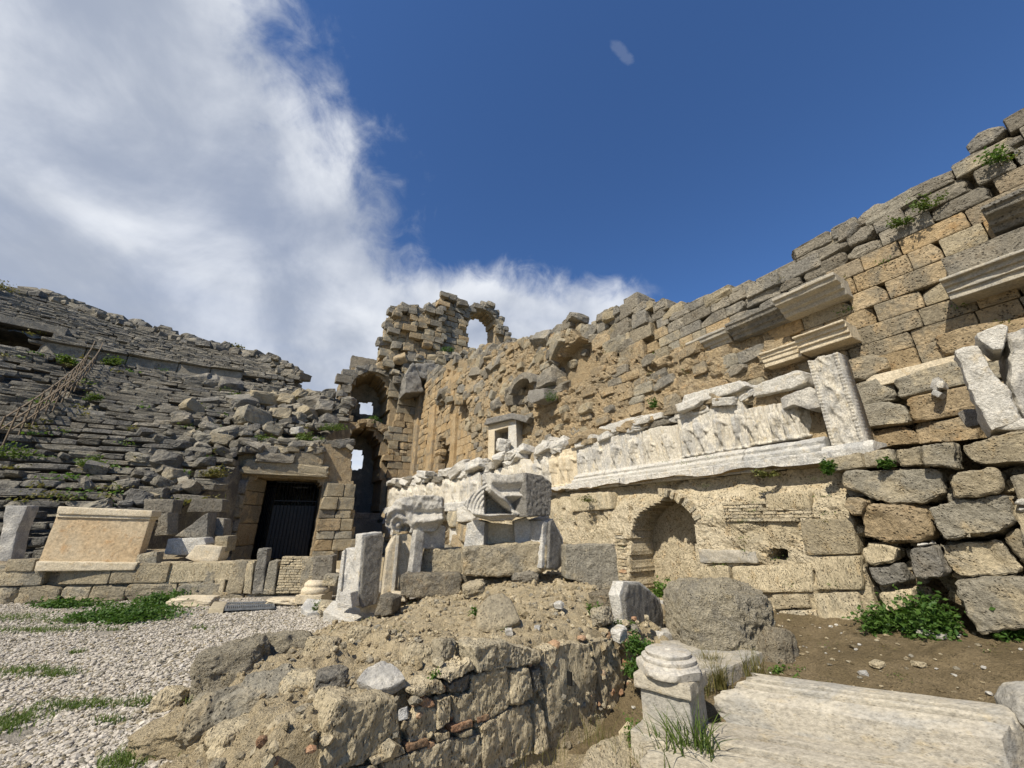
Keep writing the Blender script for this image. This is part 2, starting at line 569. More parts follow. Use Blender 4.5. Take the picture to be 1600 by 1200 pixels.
class Masonry:
    """collects stones of one thing; the largest in view become parts, the rest one stuff part"""
    def __init__(self, root, part='stone', rest='small_stones', limit=285, lo='lo'):
        self.root, self.part, self.rest, self.limit, self.lo = root, part, rest, limit, lo
        self.items = []

    def add(self, c, X, Y, Z, dims, mat='tan', sty='ash', jit=0.0, name=None):
        if jit:
            X, Y, Z = jitter_axes(X, Y, Z, jit)
        d = Vector(c) - EYE
        dist = d.length
        yc = d.y * CP + d.z * SP
        inview = yc > 0.3 and abs(d.x / yc) < 1.42 and abs((-d.y * SP + d.z * CP) / yc) < 1.1
        ds = sorted(dims)
        size = ds[2] * ds[1] / max(dist, 0.5) ** 2 * (1.0 if inview else 0.02)
        self.items.append((size, frame(X, Y, Z, c, dims), mat, sty, name or self.part))

    def finish(self):
        self.items.sort(key=lambda t: -t[0])
        base = np.array(self.root.location)
        for it in self.items[:self.limit]:
            me = rock_mesh(it[3], random.randrange(NVAR), it[2])
            o = bpy.data.objects.new(it[4], me)
            COL.objects.link(o)
            o.parent = self.root
            m = it[1].copy(); m[:3, 3] -= base
            o.matrix_basis = Matrix(m.tolist())
        rest = self.items[self.limit:]
        if rest:
            Vs, Fs, Ts, Ms, mats = [], [], [], [], []
            off = 0
            for it in rest:
                lo = 'lorock' if it[3] == 'rock' else self.lo
                V, F = arr(lo, random.randrange(NVAR))
                m = it[1]
                Vs.append(V @ m[:3, :3].T + m[:3, 3] - base)
                Fs.append(F + off); off += len(V)
                Ts.append(np.full(len(V), random.random()))
                if it[2] not in mats: mats.append(it[2])
                Ms.append(np.full(len(F), mats.index(it[2])))
            me = mesh_np(self.rest, np.concatenate(Vs), np.concatenate(Fs), [M[k] for k in mats], smooth=False, tint=np.concatenate(Ts), fmat=np.concatenate(Ms))
            o = link(self.rest, me, self.root)
            o['kind'] = 'stuff'


def loose(name, label, cat, c, dims, mat, rotz=0.0, sty='rock', group=None, tilt=0.15, var=None):
    """one loose stone, its base at c"""
    me = rock_mesh(sty, random.randrange(NVAR) if var is None else var, mat)
    o = bpy.data.objects.new(name, me)
    COL.objects.link(o)
    o.location = (c[0], c[1], c[2] + dims[2] * 0.42)
    o.rotation_euler = (random.gauss(0, tilt), random.gauss(0, tilt), rotz)
    o.scale = dims
    return tag(o, label, cat, group)


# ------------------------------------------------------------------ worked blocks with a traced outline, a real distance and a real thickness
def prism_arrays(pts, back, bevel=0.02, L=0.06, rough=0.012, freq=9.0, seed=0, segs=2, lowrough=0.0):
    """pts: outline (world Vectors, counter-clockwise seen from the front); back: vector from front face to back face"""
    bm = bmesh.new()
    a = [bm.verts.new(p) for p in pts]
    b = [bm.verts.new(p + back) for p in pts]
    n = len(pts)
    bm.faces.new(a)
    bm.faces.new(b[::-1])
    for i in range(n):
        j = (i + 1) % n
        bm.faces.new((a[j], a[i], b[i], b[j]))
    bmesh.ops.recalc_face_normals(bm, faces=bm.faces)
    if bevel > 0:
        bmesh.ops.bevel(bm, geom=list(bm.edges), offset=bevel, segments=segs, profile=0.6, affect='EDGES', clamp_overlap=True)
    bmesh.ops.triangulate(bm, faces=bm.faces)
    for _ in range(7):
        longe = [e for e in bm.edges if e.calc_length() > L]
        if not longe or len(bm.verts) > 6000:
            break
        bmesh.ops.subdivide_edges(bm, edges=longe, cuts=1)
        bmesh.ops.triangulate(bm, faces=[f for f in bm.faces if len(f.verts) > 3])
    bm.normal_update()
    V = np.array([v.co for v in bm.verts]); N = np.array([v.normal for v in bm.verts])
    bm.verts.index_update()
    F = np.array([[v.index for v in f.verts] for f in bm.faces])
    bm.free()
    if rough > 0:
        d = fbm(V * freq + seed * 3.1, 4, seed, 0.6)
        V = V + N * (d * rough * 1.6)[:, None]
    if lowrough > 0:
        V = V + N * (fbm(V * freq * 0.25 + seed * 1.7, 2, seed + 9) * lowrough * 1.6)[:, None]
    return V, F


def block(name, pts, back, mat, label=None, cat=None, group=None, parent=None, smooth=True, **kw):
    pts = [Vector(p) for p in pts]
    # orient so that the front normal points against `back`
    nn = Vector((0, 0, 0))
    for i in range(len(pts)):
        nn += pts[i].cross(pts[(i + 1) % len(pts)])
    if nn.dot(back) > 0:
        pts = pts[::-1]
    kw.setdefault('seed', abs(hash((round(pts[0].x, 2), round(pts[0].z, 2)))) % 97)
    V, F = prism_arrays(pts, back, **kw)
    o = put(name, V, F, M[mat], parent, smooth=smooth)
    if smooth:
        o.data.set_sharp_from_angle(angle=math.radians(32))
    return tag(o, label, cat, group)


def traced(name, px, p0, n, depth, mat, lean=0.0, **kw):
    """outline given in photograph pixels, laid on the plane (p0, n); depth goes back along -n"""
    n = Vector(n).normalized()
    pts = [hit(u, v, p0, n) for u, v in px]
    back = -n * depth + UP * lean
    return block(name, pts, back, mat, **kw)


# ------------------------------------------------------------------ polygons and walls made of cells
def inpoly(poly, x, y):
    x = np.asarray(x, float); y = np.asarray(y, float)
    r = np.zeros(x.shape, bool)
    n = len(poly)
    j = n - 1
    for i in range(n):
        xi, yi = poly[i]; xj, yj = poly[j]
        c = ((yi > y) != (yj > y)) & (x < (xj - xi) * (y - yi) / (yj - yi + 1e-12) + xi)
        r ^= c
        j = i
    return r


def cell_wall(name, parent, mask_fn, a0, a1, z0, z1, cell, P, front, thick, mat, jag=0.0, seed=0, smooth=False):
    """thick wall with a surface front(a,z) (metres along P's third axis, towards the viewer negative) over every cell where mask_fn is true.
    P(a, d, z) -> world arrays"""
    na = int(round((a1 - a0) / cell)); nz = int(round((z1 - z0) / cell))
    ga = np.linspace(a0, a1, na + 1); gz = np.linspace(z0, z1, nz + 1)
    A, Z = np.meshgrid(ga, gz, indexing='ij')
    ca = (A[:-1, :-1] + A[1:, 1:]) / 2; cz = (Z[:-1, :-1] + Z[1:, 1:]) / 2
    mk = mask_fn(ca, cz)
    if jag:
        rj = np.random.default_rng(seed)
        A = A + rj.uniform(-jag, jag, A.shape); Z = Z + rj.uniform(-jag, jag, Z.shape)
    D = front(A, Z)
    nv = A.size
    Pf = P(A.ravel(), D.ravel(), Z.ravel()); Pb = P(A.ravel(), D.ravel() + thick, Z.ravel())
    V = np.concatenate([Pf, Pb])
    I = np.arange(nv).reshape(A.shape)
    i00, i10, i11, i01 = I[:-1, :-1], I[1:, :-1], I[1:, 1:], I[:-1, 1:]
    fr = np.stack([i00, i10, i11, i01], -1)[mk]
    bk = np.stack([i01, i11, i10, i00], -1)[mk] + nv
    pad = np.pad(mk, 1)
    Fs = [fr, bk]
    for (dx, dy, a, b) in ((-1, 0, i01, i00), (1, 0, i10, i11), (0, -1, i00, i10), (0, 1, i11, i01)):
        nb = pad[1 + dx:pad.shape[0] - 1 + dx, 1 + dy:pad.shape[1] - 1 + dy]
        e = mk & ~nb
        aa, bb = a[e], b[e]
        Fs.append(np.stack([bb, aa, aa + nv, bb + nv], -1))
    F = np.concatenate(Fs)
    used = np.unique(F)
    rm = np.zeros(len(V), int); rm[used] = np.arange(len(used))
    return put(name, V[used], rm[F], M[mat], parent, smooth=smooth)


def P_along_s(s, q, z):
    """wall that runs along WD: a = s, depth = q"""
    return np.stack([WD.x * s + ND.x * q, WD.y * s + ND.y * q, z], -1)


def P_along_q(q, s, z):
    """wall that runs along ND: a = q, depth = s"""
    return np.stack([WD.x * s + ND.x * q, WD.y * s + ND.y * q, z], -1)


# ------------------------------------------------------------------ plants
def blades(pts, h, w, bend=0.5, seed=0, segs=3, lean=None):
    rg = np.random.default_rng(seed)
    Vs, Fs, T = [], [], []
    off = 0
    for p in pts:
        hh = h * rg.uniform(0.55, 1.25); ww = w * rg.uniform(0.7, 1.3)
        a = rg.uniform(0, 2 * math.pi)
        d = np.array([math.cos(a), math.sin(a), 0]); sd = np.array([-d[1], d[0], 0])
        b = bend * rg.uniform(0.2, 1.3)
        p = np.array(p, float)
        t0 = rg.random()
        for k in range(segs + 1):
            t = k / segs
            c = p + d * (b * hh * t * t) + np.array([0, 0, hh * (t - 0.35 * b * t * t)])
            wd = ww * (1 - t) ** 0.7 + 0.0006
            Vs.append(c - sd * wd / 2); Vs.append(c + sd * wd / 2); T += [t0, t0]
        for k in range(segs):
            i = off + 2 * k
            Fs.append((i, i + 1, i + 3, i + 2))
        off += 2 * (segs + 1)
    return np.array(Vs), np.array(Fs), np.array(T)


def leaves(centres, size, seed=0, up=0.4):
    """small folded leaves (two quads each)"""
    rg = np.random.default_rng(seed)
    n = len(centres)
    C = np.asarray(centres, float)
    N = rg.normal(size=(n, 3)); N[:, 2] = np.abs(N[:, 2]) + up; N /= np.linalg.norm(N, axis=1)[:, None]
    A = rg.normal(size=(n, 3)); A -= N * (A * N).sum(1)[:, None]; A /= np.linalg.norm(A, axis=1)[:, None]
    B = np.cross(N, A)
    s = size * rg.uniform(0.6, 1.3, n)[:, None]
    v0 = C - A * s * 0.5; v3 = C + A * s * 0.55
    v1 = C + B * s * 0.32 + N * s * 0.10; v2 = C - B * s * 0.32 + N * s * 0.10
    V = np.stack([v0, v1, v3, v2], 1).reshape(-1, 3)
    base = np.arange(n)[:, None] * 4
    F = np.concatenate([base + np.array([[0, 1, 2]]), base + np.array([[0, 2, 3]])])
    return V, F, np.repeat(rg.random(n), 4)


def bush(label, cat, base, rx, ry, h, nleaf, size, mat='leaf', seed=0, flat=False, group=None, stems=9, name='weed_plant'):
    rg = np.random.default_rng(seed)
    root = empty(name, base, label, cat, group)
    tips = []
    Vs, Fs = [], []
    off = 0
    for k in range(stems):
        a = rg.uniform(0, 2 * math.pi); r = math.sqrt(rg.uniform(0, 1))
        tip = np.array([math.cos(a) * rx * r, math.sin(a) * ry * r, h * (1 - 0.55 * r * r) * rg.uniform(0.6, 1.05)])
        st = np.array([tip[0] * 0.35, tip[1] * 0.35, -0.03])
        tips.append((st, tip))
        d = (tip - st); sd = np.cross(d, [0.3, 0.9, 0.2]); sd /= np.linalg.norm(sd) + 1e-9
        sd2 = np.cross(d, sd); sd2 /= np.linalg.norm(sd2) + 1e-9
        w = 0.004 + size * 0.04
        ring = [sd * w, (-sd * .5 + sd2 * .87) * w, (-sd * .5 - sd2 * .87) * w]
        for x in ring: Vs.append(st + x)
        for x in ring: Vs.append(tip + x * 0.4)
        for i in range(3):
            j = (i + 1) % 3
            Fs.append((off + i, off + j, off + 3 + j, off + 3 + i))
        off += 6
    link('stems', mesh_np('stems', np.array(Vs), np.array(Fs), M[mat]), root)['kind'] = 'stuff'
    cs = []
    per = nleaf // stems
    for st, tip in tips:
        t = rg.uniform(0.15, 1.0, per)[:, None]
        c = st + (tip - st) * t + rg.normal(scale=1, size=(per, 3)) * np.array([rx, ry, h]) * 0.17
        cs.append(c)
    C = np.concatenate(cs); C[:, 2] = np.abs(C[:, 2])
    V, F, T = leaves(C, size, seed)
    o = link('leaves', mesh_np('leaves', V, F, M[mat], smooth=False, tint=T), root)
    o['kind'] = 'stuff'
    return root


def lathe(profile, nseg=28):
    V, F = [], []
    n = len(profile)
    for k in range(nseg):
        a = 2 * math.pi * k / nseg
        for r, z in profile:
            V.append((r * math.cos(a), r * math.sin(a), z))
    for k in range(nseg):
        k2 = (k + 1) % nseg
        for i in range(n - 1):
            F.append((k * n + i, k2 * n + i, k2 * n + i + 1, k * n + i + 1))
    F.append(tuple(k * n + n - 1 for k in range(nseg)))
    return V, F


def box_np(c, X, Y, Z, d):
    """axis box as arrays"""
    c = np.array(c); X = np.array(X); Y = np.array(Y); Z = np.array(Z)
    V = [c + X * (sx * d[0] / 2) + Y * (sy * d[1] / 2) + Z * (sz * d[2] / 2) for sx in (-1, 1) for sy in (-1, 1) for sz in (-1, 1)]
    F = [(0, 1, 3, 2), (4, 6, 7, 5), (0, 4, 5, 1), (2, 3, 7, 6), (0, 2, 6, 4), (1, 5, 7, 3)]
    return np.array(V), np.array(F)


def join_np(parts):
    Vs, Fs, off = [], [], 0
    for V, F in parts:
        Vs.append(np.asarray(V)); Fs.append(np.asarray(F) + off); off += len(V)
    return np.concatenate(Vs), np.concatenate(Fs)

# =================================================================== GROUND
def sheet(name, x0, x1, y0, y1, res, zf, mat, smooth=True):
    nx = int((x1 - x0) / res); ny = int((y1 - y0) / res)
    X, Y = np.meshgrid(np.linspace(x0, x1, nx + 1), np.linspace(y0, y1, ny + 1), indexing='ij')
    Z = zf(X.ravel(), Y.ravel())
    V = np.stack([X.ravel(), Y.ravel(), Z], -1)
    I = np.arange(X.size).reshape(X.shape)
    F = np.stack([I[:-1, :-1], I[1:, :-1], I[1:, 1:], I[:-1, 1:]], -1).reshape(-1, 4)
    return V, F


V, F = sheet('ground', -400, 400, -400, 400, 20, lambda x, y: np.full(x.shape, -0.45), None)
tag(put('ground', V, F, M['ground'], origin=(0, 0, 0)), kind='structure')


def z_gravel(x, y):
    P = np.stack([x, y, 0 * x], -1)
    return 0.03 * fbm(P * 0.5, 3, 5) + 0.012 * fbm(P * 6, 3, 6) - 0.012


V, F = sheet('gravel', -22, -0.6, -10, 12.5, 0.07, z_gravel, None)
tag(put('gravel_floor', V, F, M['gravelbed'], origin=(-10, 2, 0)), kind='structure')
V, F = sheet('passage', -16, 6, 12.4, 36, 0.5, lambda x, y: -0.03 + 0.02 * fbm(np.stack([x, y, 0 * x], -1), 2, 3), None)
tag(put('passage_floor', V, F, M['soil'], origin=(-6, 20, 0)), kind='structure')


def z_earth(x, y):
    q = x * ND.x + y * ND.y
    P = np.stack([x, y, 0 * x], -1)
    rise = (0.16 + 0.13 * np.clip(x - 2.6, 0, 3.5)) * sstep(3.9, 6.1, q)
    near = -0.36 * sstep(1.9, 1.2, x) * sstep(5.4, 4.4, y) - 0.22 * sstep(2.3, 1.7, x) * sstep(4.3, 3.6, y) - 0.40 * sstep(0.08, 0.30, 3.97 - 0.43 * (x - 2.16) - y) * sstep(1.5, 1.9, x)
    return 0.08 + rise + near + 0.06 * fbm(P * 0.9, 3, 11) + 0.035 * fbm(P * 5, 5, 12, 0.6) + 0.03 * sstep(0.15, 0.4, fbm(P * 2.6, 3, 15)) * sstep(4.6, 5.6, q)


V, F = sheet('earth', -1.2, 10.5, -4, 10.5, 0.04, z_earth, None)
tag(put('earth_floor', V, F, M['earth'], origin=(4, 2, 0)), kind='structure')

# ------------------------------------------------------------------ rubble mound with its block face
WP0 = np.array([0.286, 4.02]); WT = np.array([0.72, 0.694]); WT = WT / np.linalg.norm(WT); WN = np.array([WT[1], -WT[0]])
CTRL = [(-3.4, 4.6, -.2), (-3.5, 5.4, -.15), (-3.6, 6.4, -.15), (-3.4, 7.0, -.12), (-3.2, 7.6, -.12), (-2.75, 3.4, -.25), (-2.4, 2.6, -.2), (-2.9, 2.8, -.35), (-3.3, 2.2, -.4), (-3.3, 3.7, -.35), (-2.05, 3.2, .14), (-2.85, 4.2, .08),
        (-2.4, 4.4, .30), (-2.6, 5.2, .26), (-2.5, 6.0, .16), (-2.5, 6.9, .10), (-1.9, 6.6, .24), (-1.9, 5.4, .38), (-1.6, 4.0, .44), (-1.45, 3.1, .47), (-1.7, 3.4, .42), (-1.1, 2.78, .55),
        (-0.6, 3.3, .56), (0, 3.85, .57), (0.7, 4.5, .55), (1.3, 5.0, .47), (-0.9, 4.4, .53), (0, 5.0, .62), (-0.8, 5.6, .58), (0.6, 5.7, .64), (-1.0, 6.6, .50), (0.1, 6.7, .70), (1.0, 6.6, .68),
        (-1.4, 7.3, .35), (-0.3, 7.4, .72), (0.9, 7.5, .74), (1.7, 6.8, .55), (1.7, 5.6, .40), (2.0, 6.0, .10), (2.1, 7.2, .35), (2.5, 6.6, -.2), (2.5, 5.0, -.4), (2.8, 5.6, -.4), (2.7, 4.5, -.4), (2.3, 5.4, -.3), (1.9, 4.6, -.3), (0, 8.6, .55), (1.4, 8.6, .45), (2.6, 8.2, .25), (-2.2, 8.2, .02), (-3, 8.8, -.06), (1.75, 5.15, .12), (-1.8, 2.6, .10)]
CT = np.array(CTRL)


def z_mound(x, y):
    num = 0; den = 0
    for cx, cy, cz in CTRL:
        w = 1.0 / ((x - cx) ** 2 + (y - cy) ** 2 + 0.03) ** 2
        num = num + w * cz; den = den + w
    z = num / den
    P = np.stack([x, y, 0 * x], -1)
    f1, f2, cid = worley2(x * 5.5 + fbm(P * 3, 2, 4), y * 5.5 + fbm(P * 3, 2, 8), 21)
    g1, g2, gid = worley2(x * 13, y * 13, 22)
    z = z + 0.05 * fbm(P * 2.2, 4, 31) + (0.11 * (cid - 0.5) * sstep(0.02, 0.16, f2 - f1) + 0.05 * (gid - 0.5) * sstep(0.02, 0.25, g2 - g1)) * (0.35 + 0.65 * sstep(5.4, 4.2, y)) + 0.018 * fbm(P * 16, 4, 33)
    d = (x - WP0[0]) * WN[0] + (y - WP0[1]) * WN[1]
    t = (x - WP0[0]) * WT[0] + (y - WP0[1]) * WT[1]
    cut = sstep(-0.16, 0.02, d) * sstep(2.3, 1.75, t) * sstep(-2.6, -2.05, t)
    foot = -0.28 + 0.05 * fbm(P * 3, 3, 37)
    z = z * (1 - cut) + foot * cut
    return z


V, F = sheet('mound', -3.7, 2.9, 1.6, 8.9, 0.026, z_mound, None)
tag(put('rubble_mound', V, F, M['soil'], origin=(0, 5, 0)), kind='structure')


def zm(x, y):
    return float(z_mound(np.array([x]), np.array([y]))[0])


def ze(x, y):
    return float(z_earth(np.array([x]), np.array([y]))[0])


# loose pebbles over the court
def scatter_stones(name, xs, ys, zs, smin, smax, mats, seed, flat=0.7, root=None):
    rg = np.random.default_rng(seed)
    base = [arr('lorock', i) for i in range(NVAR)]
    # 8-corner pebbles: cheap rounded boxes
    cub = np.array([[x, y, z] for x in (-1, 1) for y in (-1, 1) for z in (-1, 1)], float)
    oct_ = np.concatenate([cub * 0.58, np.array([[1, 0, 0], [-1, 0, 0], [0, 1, 0], [0, -1, 0], [0, 0, 1], [0, 0, -1]], float)])
    fac = []
    ax = {0: 8, 1: 9, 2: 10, 3: 11, 4: 12, 5: 13}
    quads = {8: (4, 6, 7, 5), 9: (0, 1, 3, 2), 10: (2, 3, 7, 6), 11: (0, 4, 5, 1), 12: (1, 5, 7, 3), 13: (0, 2, 6, 4)}
    for c, qd in quads.items():
        for i in range(4):
            fac.append((c, qd[i], qd[(i + 1) % 4]))
    fac = np.array(fac)
    n = len(xs)
    s = rg.uniform(smin, smax, n) * np.where(rg.random(n) < 0.06, 1.8, 1.0)
    ang = rg.uniform(0, 2 * math.pi, n)
    P = oct_[None] * (1 + rg.normal(scale=0.16, size=(n, 14, 3)))
    P = P * (s[:, None, None] * 0.5) * np.stack([np.ones(n), rg.uniform(0.55, 1, n), rg.uniform(0.4, flat, n)], -1)[:, None, :]
    c, sn = np.cos(ang)[:, None], np.sin(ang)[:, None]
    X = P[..., 0] * c - P[..., 1] * sn; Y = P[..., 0] * sn + P[..., 1] * c
    Vx = np.stack([X + xs[:, None], Y + ys[:, None], P[..., 2] + zs[:, None] + (s * 0.15)[:, None]], -1).reshape(-1, 3)
    Fx = (fac[None] + (np.arange(n) * 14)[:, None, None]).reshape(-1, 3)
    fm = np.repeat(rg.integers(0, len(mats), n), len(fac))
    o = put(name, Vx, Fx, [M[k] for k in mats], root, origin=None if root else (0, 0, 0), smooth=False, tint=np.repeat(rg.random(n), 14), fmat=fm)
    return tag(o, kind='stuff')


N_ = 125000
rg = np.random.default_rng(3)
# denser near the camera
yy = 2.4 + 7.2 * rg.random(N_) ** 1.5
xx = -yy * (0.28 + 1.6 * rg.random(N_) ** 1.25) - 0.3
ok = (xx > -16) & (xx < -0.9)
xx, yy = xx[ok], yy[ok]
bare = fbm(np.stack([xx, yy, 0 * xx], -1) * 1.3, 3, 71)
ok = bare < 0.62
xx, yy = xx[ok], yy[ok]
o = scatter_stones('gravel', xx, yy, z_gravel(xx, yy), 0.016, 0.042, ['pebble', 'pebble', 'pebble', 'block'], 4)
tag(o, 'layer of pale crushed gravel covering the court on the left', 'gravel')

N_ = 3600
xx = rg.uniform(-3.3, 2.4, N_); yy = rg.uniform(2.7, 8.0, N_)
d = (xx - WP0[0]) * WN[0] + (yy - WP0[1]) * WN[1]
ok = d < -0.02
xx, yy = xx[ok], yy[ok]
o = scatter_stones('rubble', xx, yy, z_mound(xx, yy), 0.015, 0.085, ['soil', 'soil', 'tuff', 'soil', 'block'], 5, 0.95)
tag(o, 'small broken stones strewn over the earth mound in front', 'rubble')
N_ = 2600
xx = rg.uniform(1.2, 8.5, N_); yy = rg.uniform(2.0, 8.6, N_)
o = scatter_stones('stone_chips', xx, yy, z_earth(xx, yy), 0.010, 0.06, ['earth', 'soil', 'tuff', 'earth', 'block', 'marble'], 6, 0.6)
tag(o, 'stone chips scattered over the brown earth at right', 'rubble')

# =================================================================== SEATING (the cavea)
CC = Vector((-5.2, -8.4, 0.0))
R0, RISE, TREAD = 18.9, 0.30, 0.54
Z0C = 0.95


def cav(th, r, z=0.0):
    """th measured from +Y, negative to the left"""
    return Vector((CC.x + math.sin(th) * r, CC.y + math.cos(th) * r, z))


def zslope(r):
    return Z0C + (r - R0) * RISE / TREAD


def crest_hit(u, v):
    d = ray(u, v)
    lo, hi = 8.0, 80.0
    for _ in range(50):
        t = (lo + hi) / 2
        p = EYE + d * t
        r = math.hypot(p.x - CC.x, p.y - CC.y)
        if p.z > zslope(r):
            lo = t
        else:
            hi = t
    p = EYE + d * hi
    return math.atan2(p.x - CC.x, p.y - CC.y), math.hypot(p.x - CC.x, p.y - CC.y)


def crest_pt(u, v):
    # highest slope point along this pixel column that is still at or under the crest pixel
    return crest_hit(u, v + 5)


CR = sorted(crest_pt(u, v) for u, v in ((4, 462), (40, 458), (80, 466), (115, 478), (150, 492), (200, 508), (250, 521), (300, 537), (345, 545), (390, 556), (420, 563), (440, 580), (470, 592)))
CTH = np.array([c[0] for c in CR]); CRR = np.array([c[1] for c in CR])
TH_END_UP = CTH[-1]


def rmax(th):
    if th < CTH[0]:
        return float(CRR[0])
    return float(np.interp(th, CTH, CRR))


TH0, TH1 = math.radians(-66), math.radians(-9.2)
cavea = empty('seating_tiers', cav(math.radians(-35), R0), 'curving tiers of ruined grey stone seats filling the left side below the sky', 'seating')
ms = Masonry(cavea, 'seat_block', 'seat_rubble', limit=290)
NROW = int((54 - R0) / TREAD)
DIAZ = 35


def th_end(r):
    """right end of the tiers: collapsed, further left high up"""
    return math.radians(-14.2 + 4.6 * sstep(27.6, 28.6, r) - 8.6 * sstep(33.5, 38, r))


def in_vom(th, r):
    return r > 37.4 and r < 42.0 and math.radians(-44.0) < th < math.radians(-38.6)


for k in range(NROW):
    r = R0 + k * TREAD
    z = Z0C + k * RISE
    hrow = RISE
    if k >= DIAZ: z += 0.5
    th = TH0 + random.uniform(0, 0.02)
    while th < th_end(r):
        ruin = 0.8 * float(np.clip((math.degrees(th) + 23) / 9, 0, 1))
        ruin = max(ruin, 0.16 * float(sstep(-0.1, 0.4, vnoise(np.array([[th * 14, r * 0.35, 2.0]]), 4)[0] * 1.5)))
        ln = random.choice([0.45, 0.6, 0.85, 1.1, 1.5]) * random.uniform(0.85, 1.15) * (1 - 0.5 * ruin) * (0.8 if k >= DIAZ else 1.0) * (0.72 if k < 5 else 1.0)
        w = ln / r
        tm = th + w / 2
        th += w
        if r > rmax(tm) - 0.2 or in_vom(tm, r):
            continue
        if random.random() < 0.06 + 0.14 * ruin:
            continue
        if math.degrees(tm) > -37.5 and math.degrees(tm) < -35.0 and k < DIAZ:      # a stair flight
            if random.random() < 0.5: continue
        rad = Vector((math.sin(tm), math.cos(tm), 0)); tan = Vector((math.cos(tm), -math.sin(tm), 0))
        dep = TREAD * random.uniform(0.9, 1.18)
        hh = hrow * random.uniform(0.56, 0.80) * (1 + 0.2 * ruin)
        c = cav(tm, r + TREAD * 0.5 + random.gauss(0, 0.035 + 0.12 * ruin)) + UP * (z - hh * 0.5 + random.gauss(0, 0.014 + 0.07 * ruin))
        jit = 0.008 + 0.10 * ruin * random.random()
        # the seat has a lip: a thin projecting nosing over a recessed riser
        mat = random.choice(['seat', 'seat', 'seat', 'grey'])
        ms.add(c, tan, rad, UP, (ln * 0.985, dep * 1.06, hh), mat, 'seat' if ruin < 0.5 else random.choice(['seat', 'seat', 'rough']), jit)
    if k == DIAZ:
        # back wall of the gangway: tall orthostats
        th = math.radians(-38.5)
        while th < math.radians(-25):
            ln = random.uniform(1.6, 2.8); w = ln / r; tm = th + w / 2; th += w
            rad = Vector((math.sin(tm), math.cos(tm), 0)); tan = Vector((math.cos(tm), -math.sin(tm), 0))
            ms.add(cav(tm, r + 0.12) + UP * (z - 0.55), tan, rad, UP, (ln * 0.98, 0.5, 1.1), 'grey', 'ash', 0.01)
            ms.add(cav(tm, r + 0.02) + UP * (z + 0.12), tan, rad, UP, (ln * 0.99, 0.8, 0.22), 'seat', 'seat', 0.01)
# rough stones along the crest and over the collapsed right-hand end
for i in range(150):
    tm = random.uniform(math.radians(-50), TH_END_UP)
    r = rmax(tm) - random.uniform(-0.6, 1.2)
    s = random.uniform(0.5, 1.15)
    a = random.uniform(0, 6.28)
    ms.add(cav(tm, r) + UP * (zslope(r) + (0.5 if r > R0 + DIAZ * TREAD else 0) - 0.1), (math.cos(a), math.sin(a), 0), (-math.sin(a), math.cos(a), 0), UP, (s * 1.5, s, s * 0.6), random.choice(['grey', 'seat']), 'rough', 0.2)
for i in range(900):
    r = random.uniform(R0 + 1.0, 41)
    tm = random.uniform(math.radians(-42), th_end(r) + 0.01)
    if r > rmax(tm): continue
    ruin = float(np.clip((math.degrees(tm) + 24) / 10, 0.012, 1))
    if random.random() > ruin: continue
    s = random.choice([0.25, 0.3, 0.35, 0.45, 0.6]) * random.uniform(0.75, 1.25) * (0.75 if r < 23 else 1)
    a = random.uniform(0, 6.28)
    ms.add(cav(tm, r) + UP * (zslope(r) + random.uniform(-0.10, 0.12)), (math.cos(a), math.sin(a), 0), (-math.sin(a), math.cos(a), 0), UP, (s * random.uniform(1.1, 1.8), s, s * random.uniform(0.55, 0.9)), random.choice(['grey', 'seat', 'seat', 'block']), random.choice(['rough', 'rough', 'rock']), 0.3)
ms.finish()

# earth and broken stone under the seats
nth, nr = 260, 130
TH, RR = np.meshgrid(np.linspace(TH0, TH1 + 0.03, nth), np.linspace(R0 + 0.2, 55, nr), indexing='ij')
X = CC.x + np.sin(TH) * RR; Y = CC.y + np.cos(TH) * RR
rm_ = np.vectorize(rmax)(TH)
P = np.stack([X.ravel(), Y.ravel(), 0 * X.ravel()], -1)
Z = Z0C + (RR - R0) * RISE / TREAD - 0.80 + np.where(RR > R0 + DIAZ * TREAD, 0.45, 0.0)
Z = np.minimum(Z, Z0C + (rm_ - R0) * RISE / TREAD - 0.3 - 1.2 * np.clip(RR - rm_, 0, 40))
te = np.vectorize(lambda r: th_end(r))(RR)
Z = Z - 14 * sstep(0.0, 0.035, TH - te)
f1, f2, cid = worley2(X.ravel() * 1.4, Y.ravel() * 1.4, 5)
Z = Z + (0.22 * fbm(P * 0.9, 4, 3) + 0.3 * (cid - 0.5) * sstep(0.03, 0.2, f2 - f1)).reshape(Z.shape)
Z = np.maximum(Z, -0.5)
thm = (TH[:-1, :-1] + TH[1:, 1:]) / 2; rmid = (RR[:-1, :-1] + RR[1:, 1:]) / 2
hole = (rmid > 38.0) & (rmid < 41.9) & (thm > math.radians(-43.6)) & (thm < math.radians(-38.9))
V = np.stack([X.ravel(), Y.ravel(), Z.ravel()], -1)
I = np.arange(X.size).reshape(X.shape)
sX = X * WD.x + Y * WD.y; qX = X * ND.x + Y * ND.y
gin = (sX > 19.2) & (sX < 28) & (qX > -1.25) & (qX < 2.3) & (Z < 4.6)
hole = hole | gin[:-1, :-1] | gin[1:, :-1] | gin[1:, 1:] | gin[:-1, 1:]
F = np.stack([I[:-1, :-1], I[1:, :-1], I[1:, 1:], I[:-1, 1:]], -1)[~hole].reshape(-1, 4)
o = put('seat_bank', V, F, M['seat'], cavea, smooth=False)
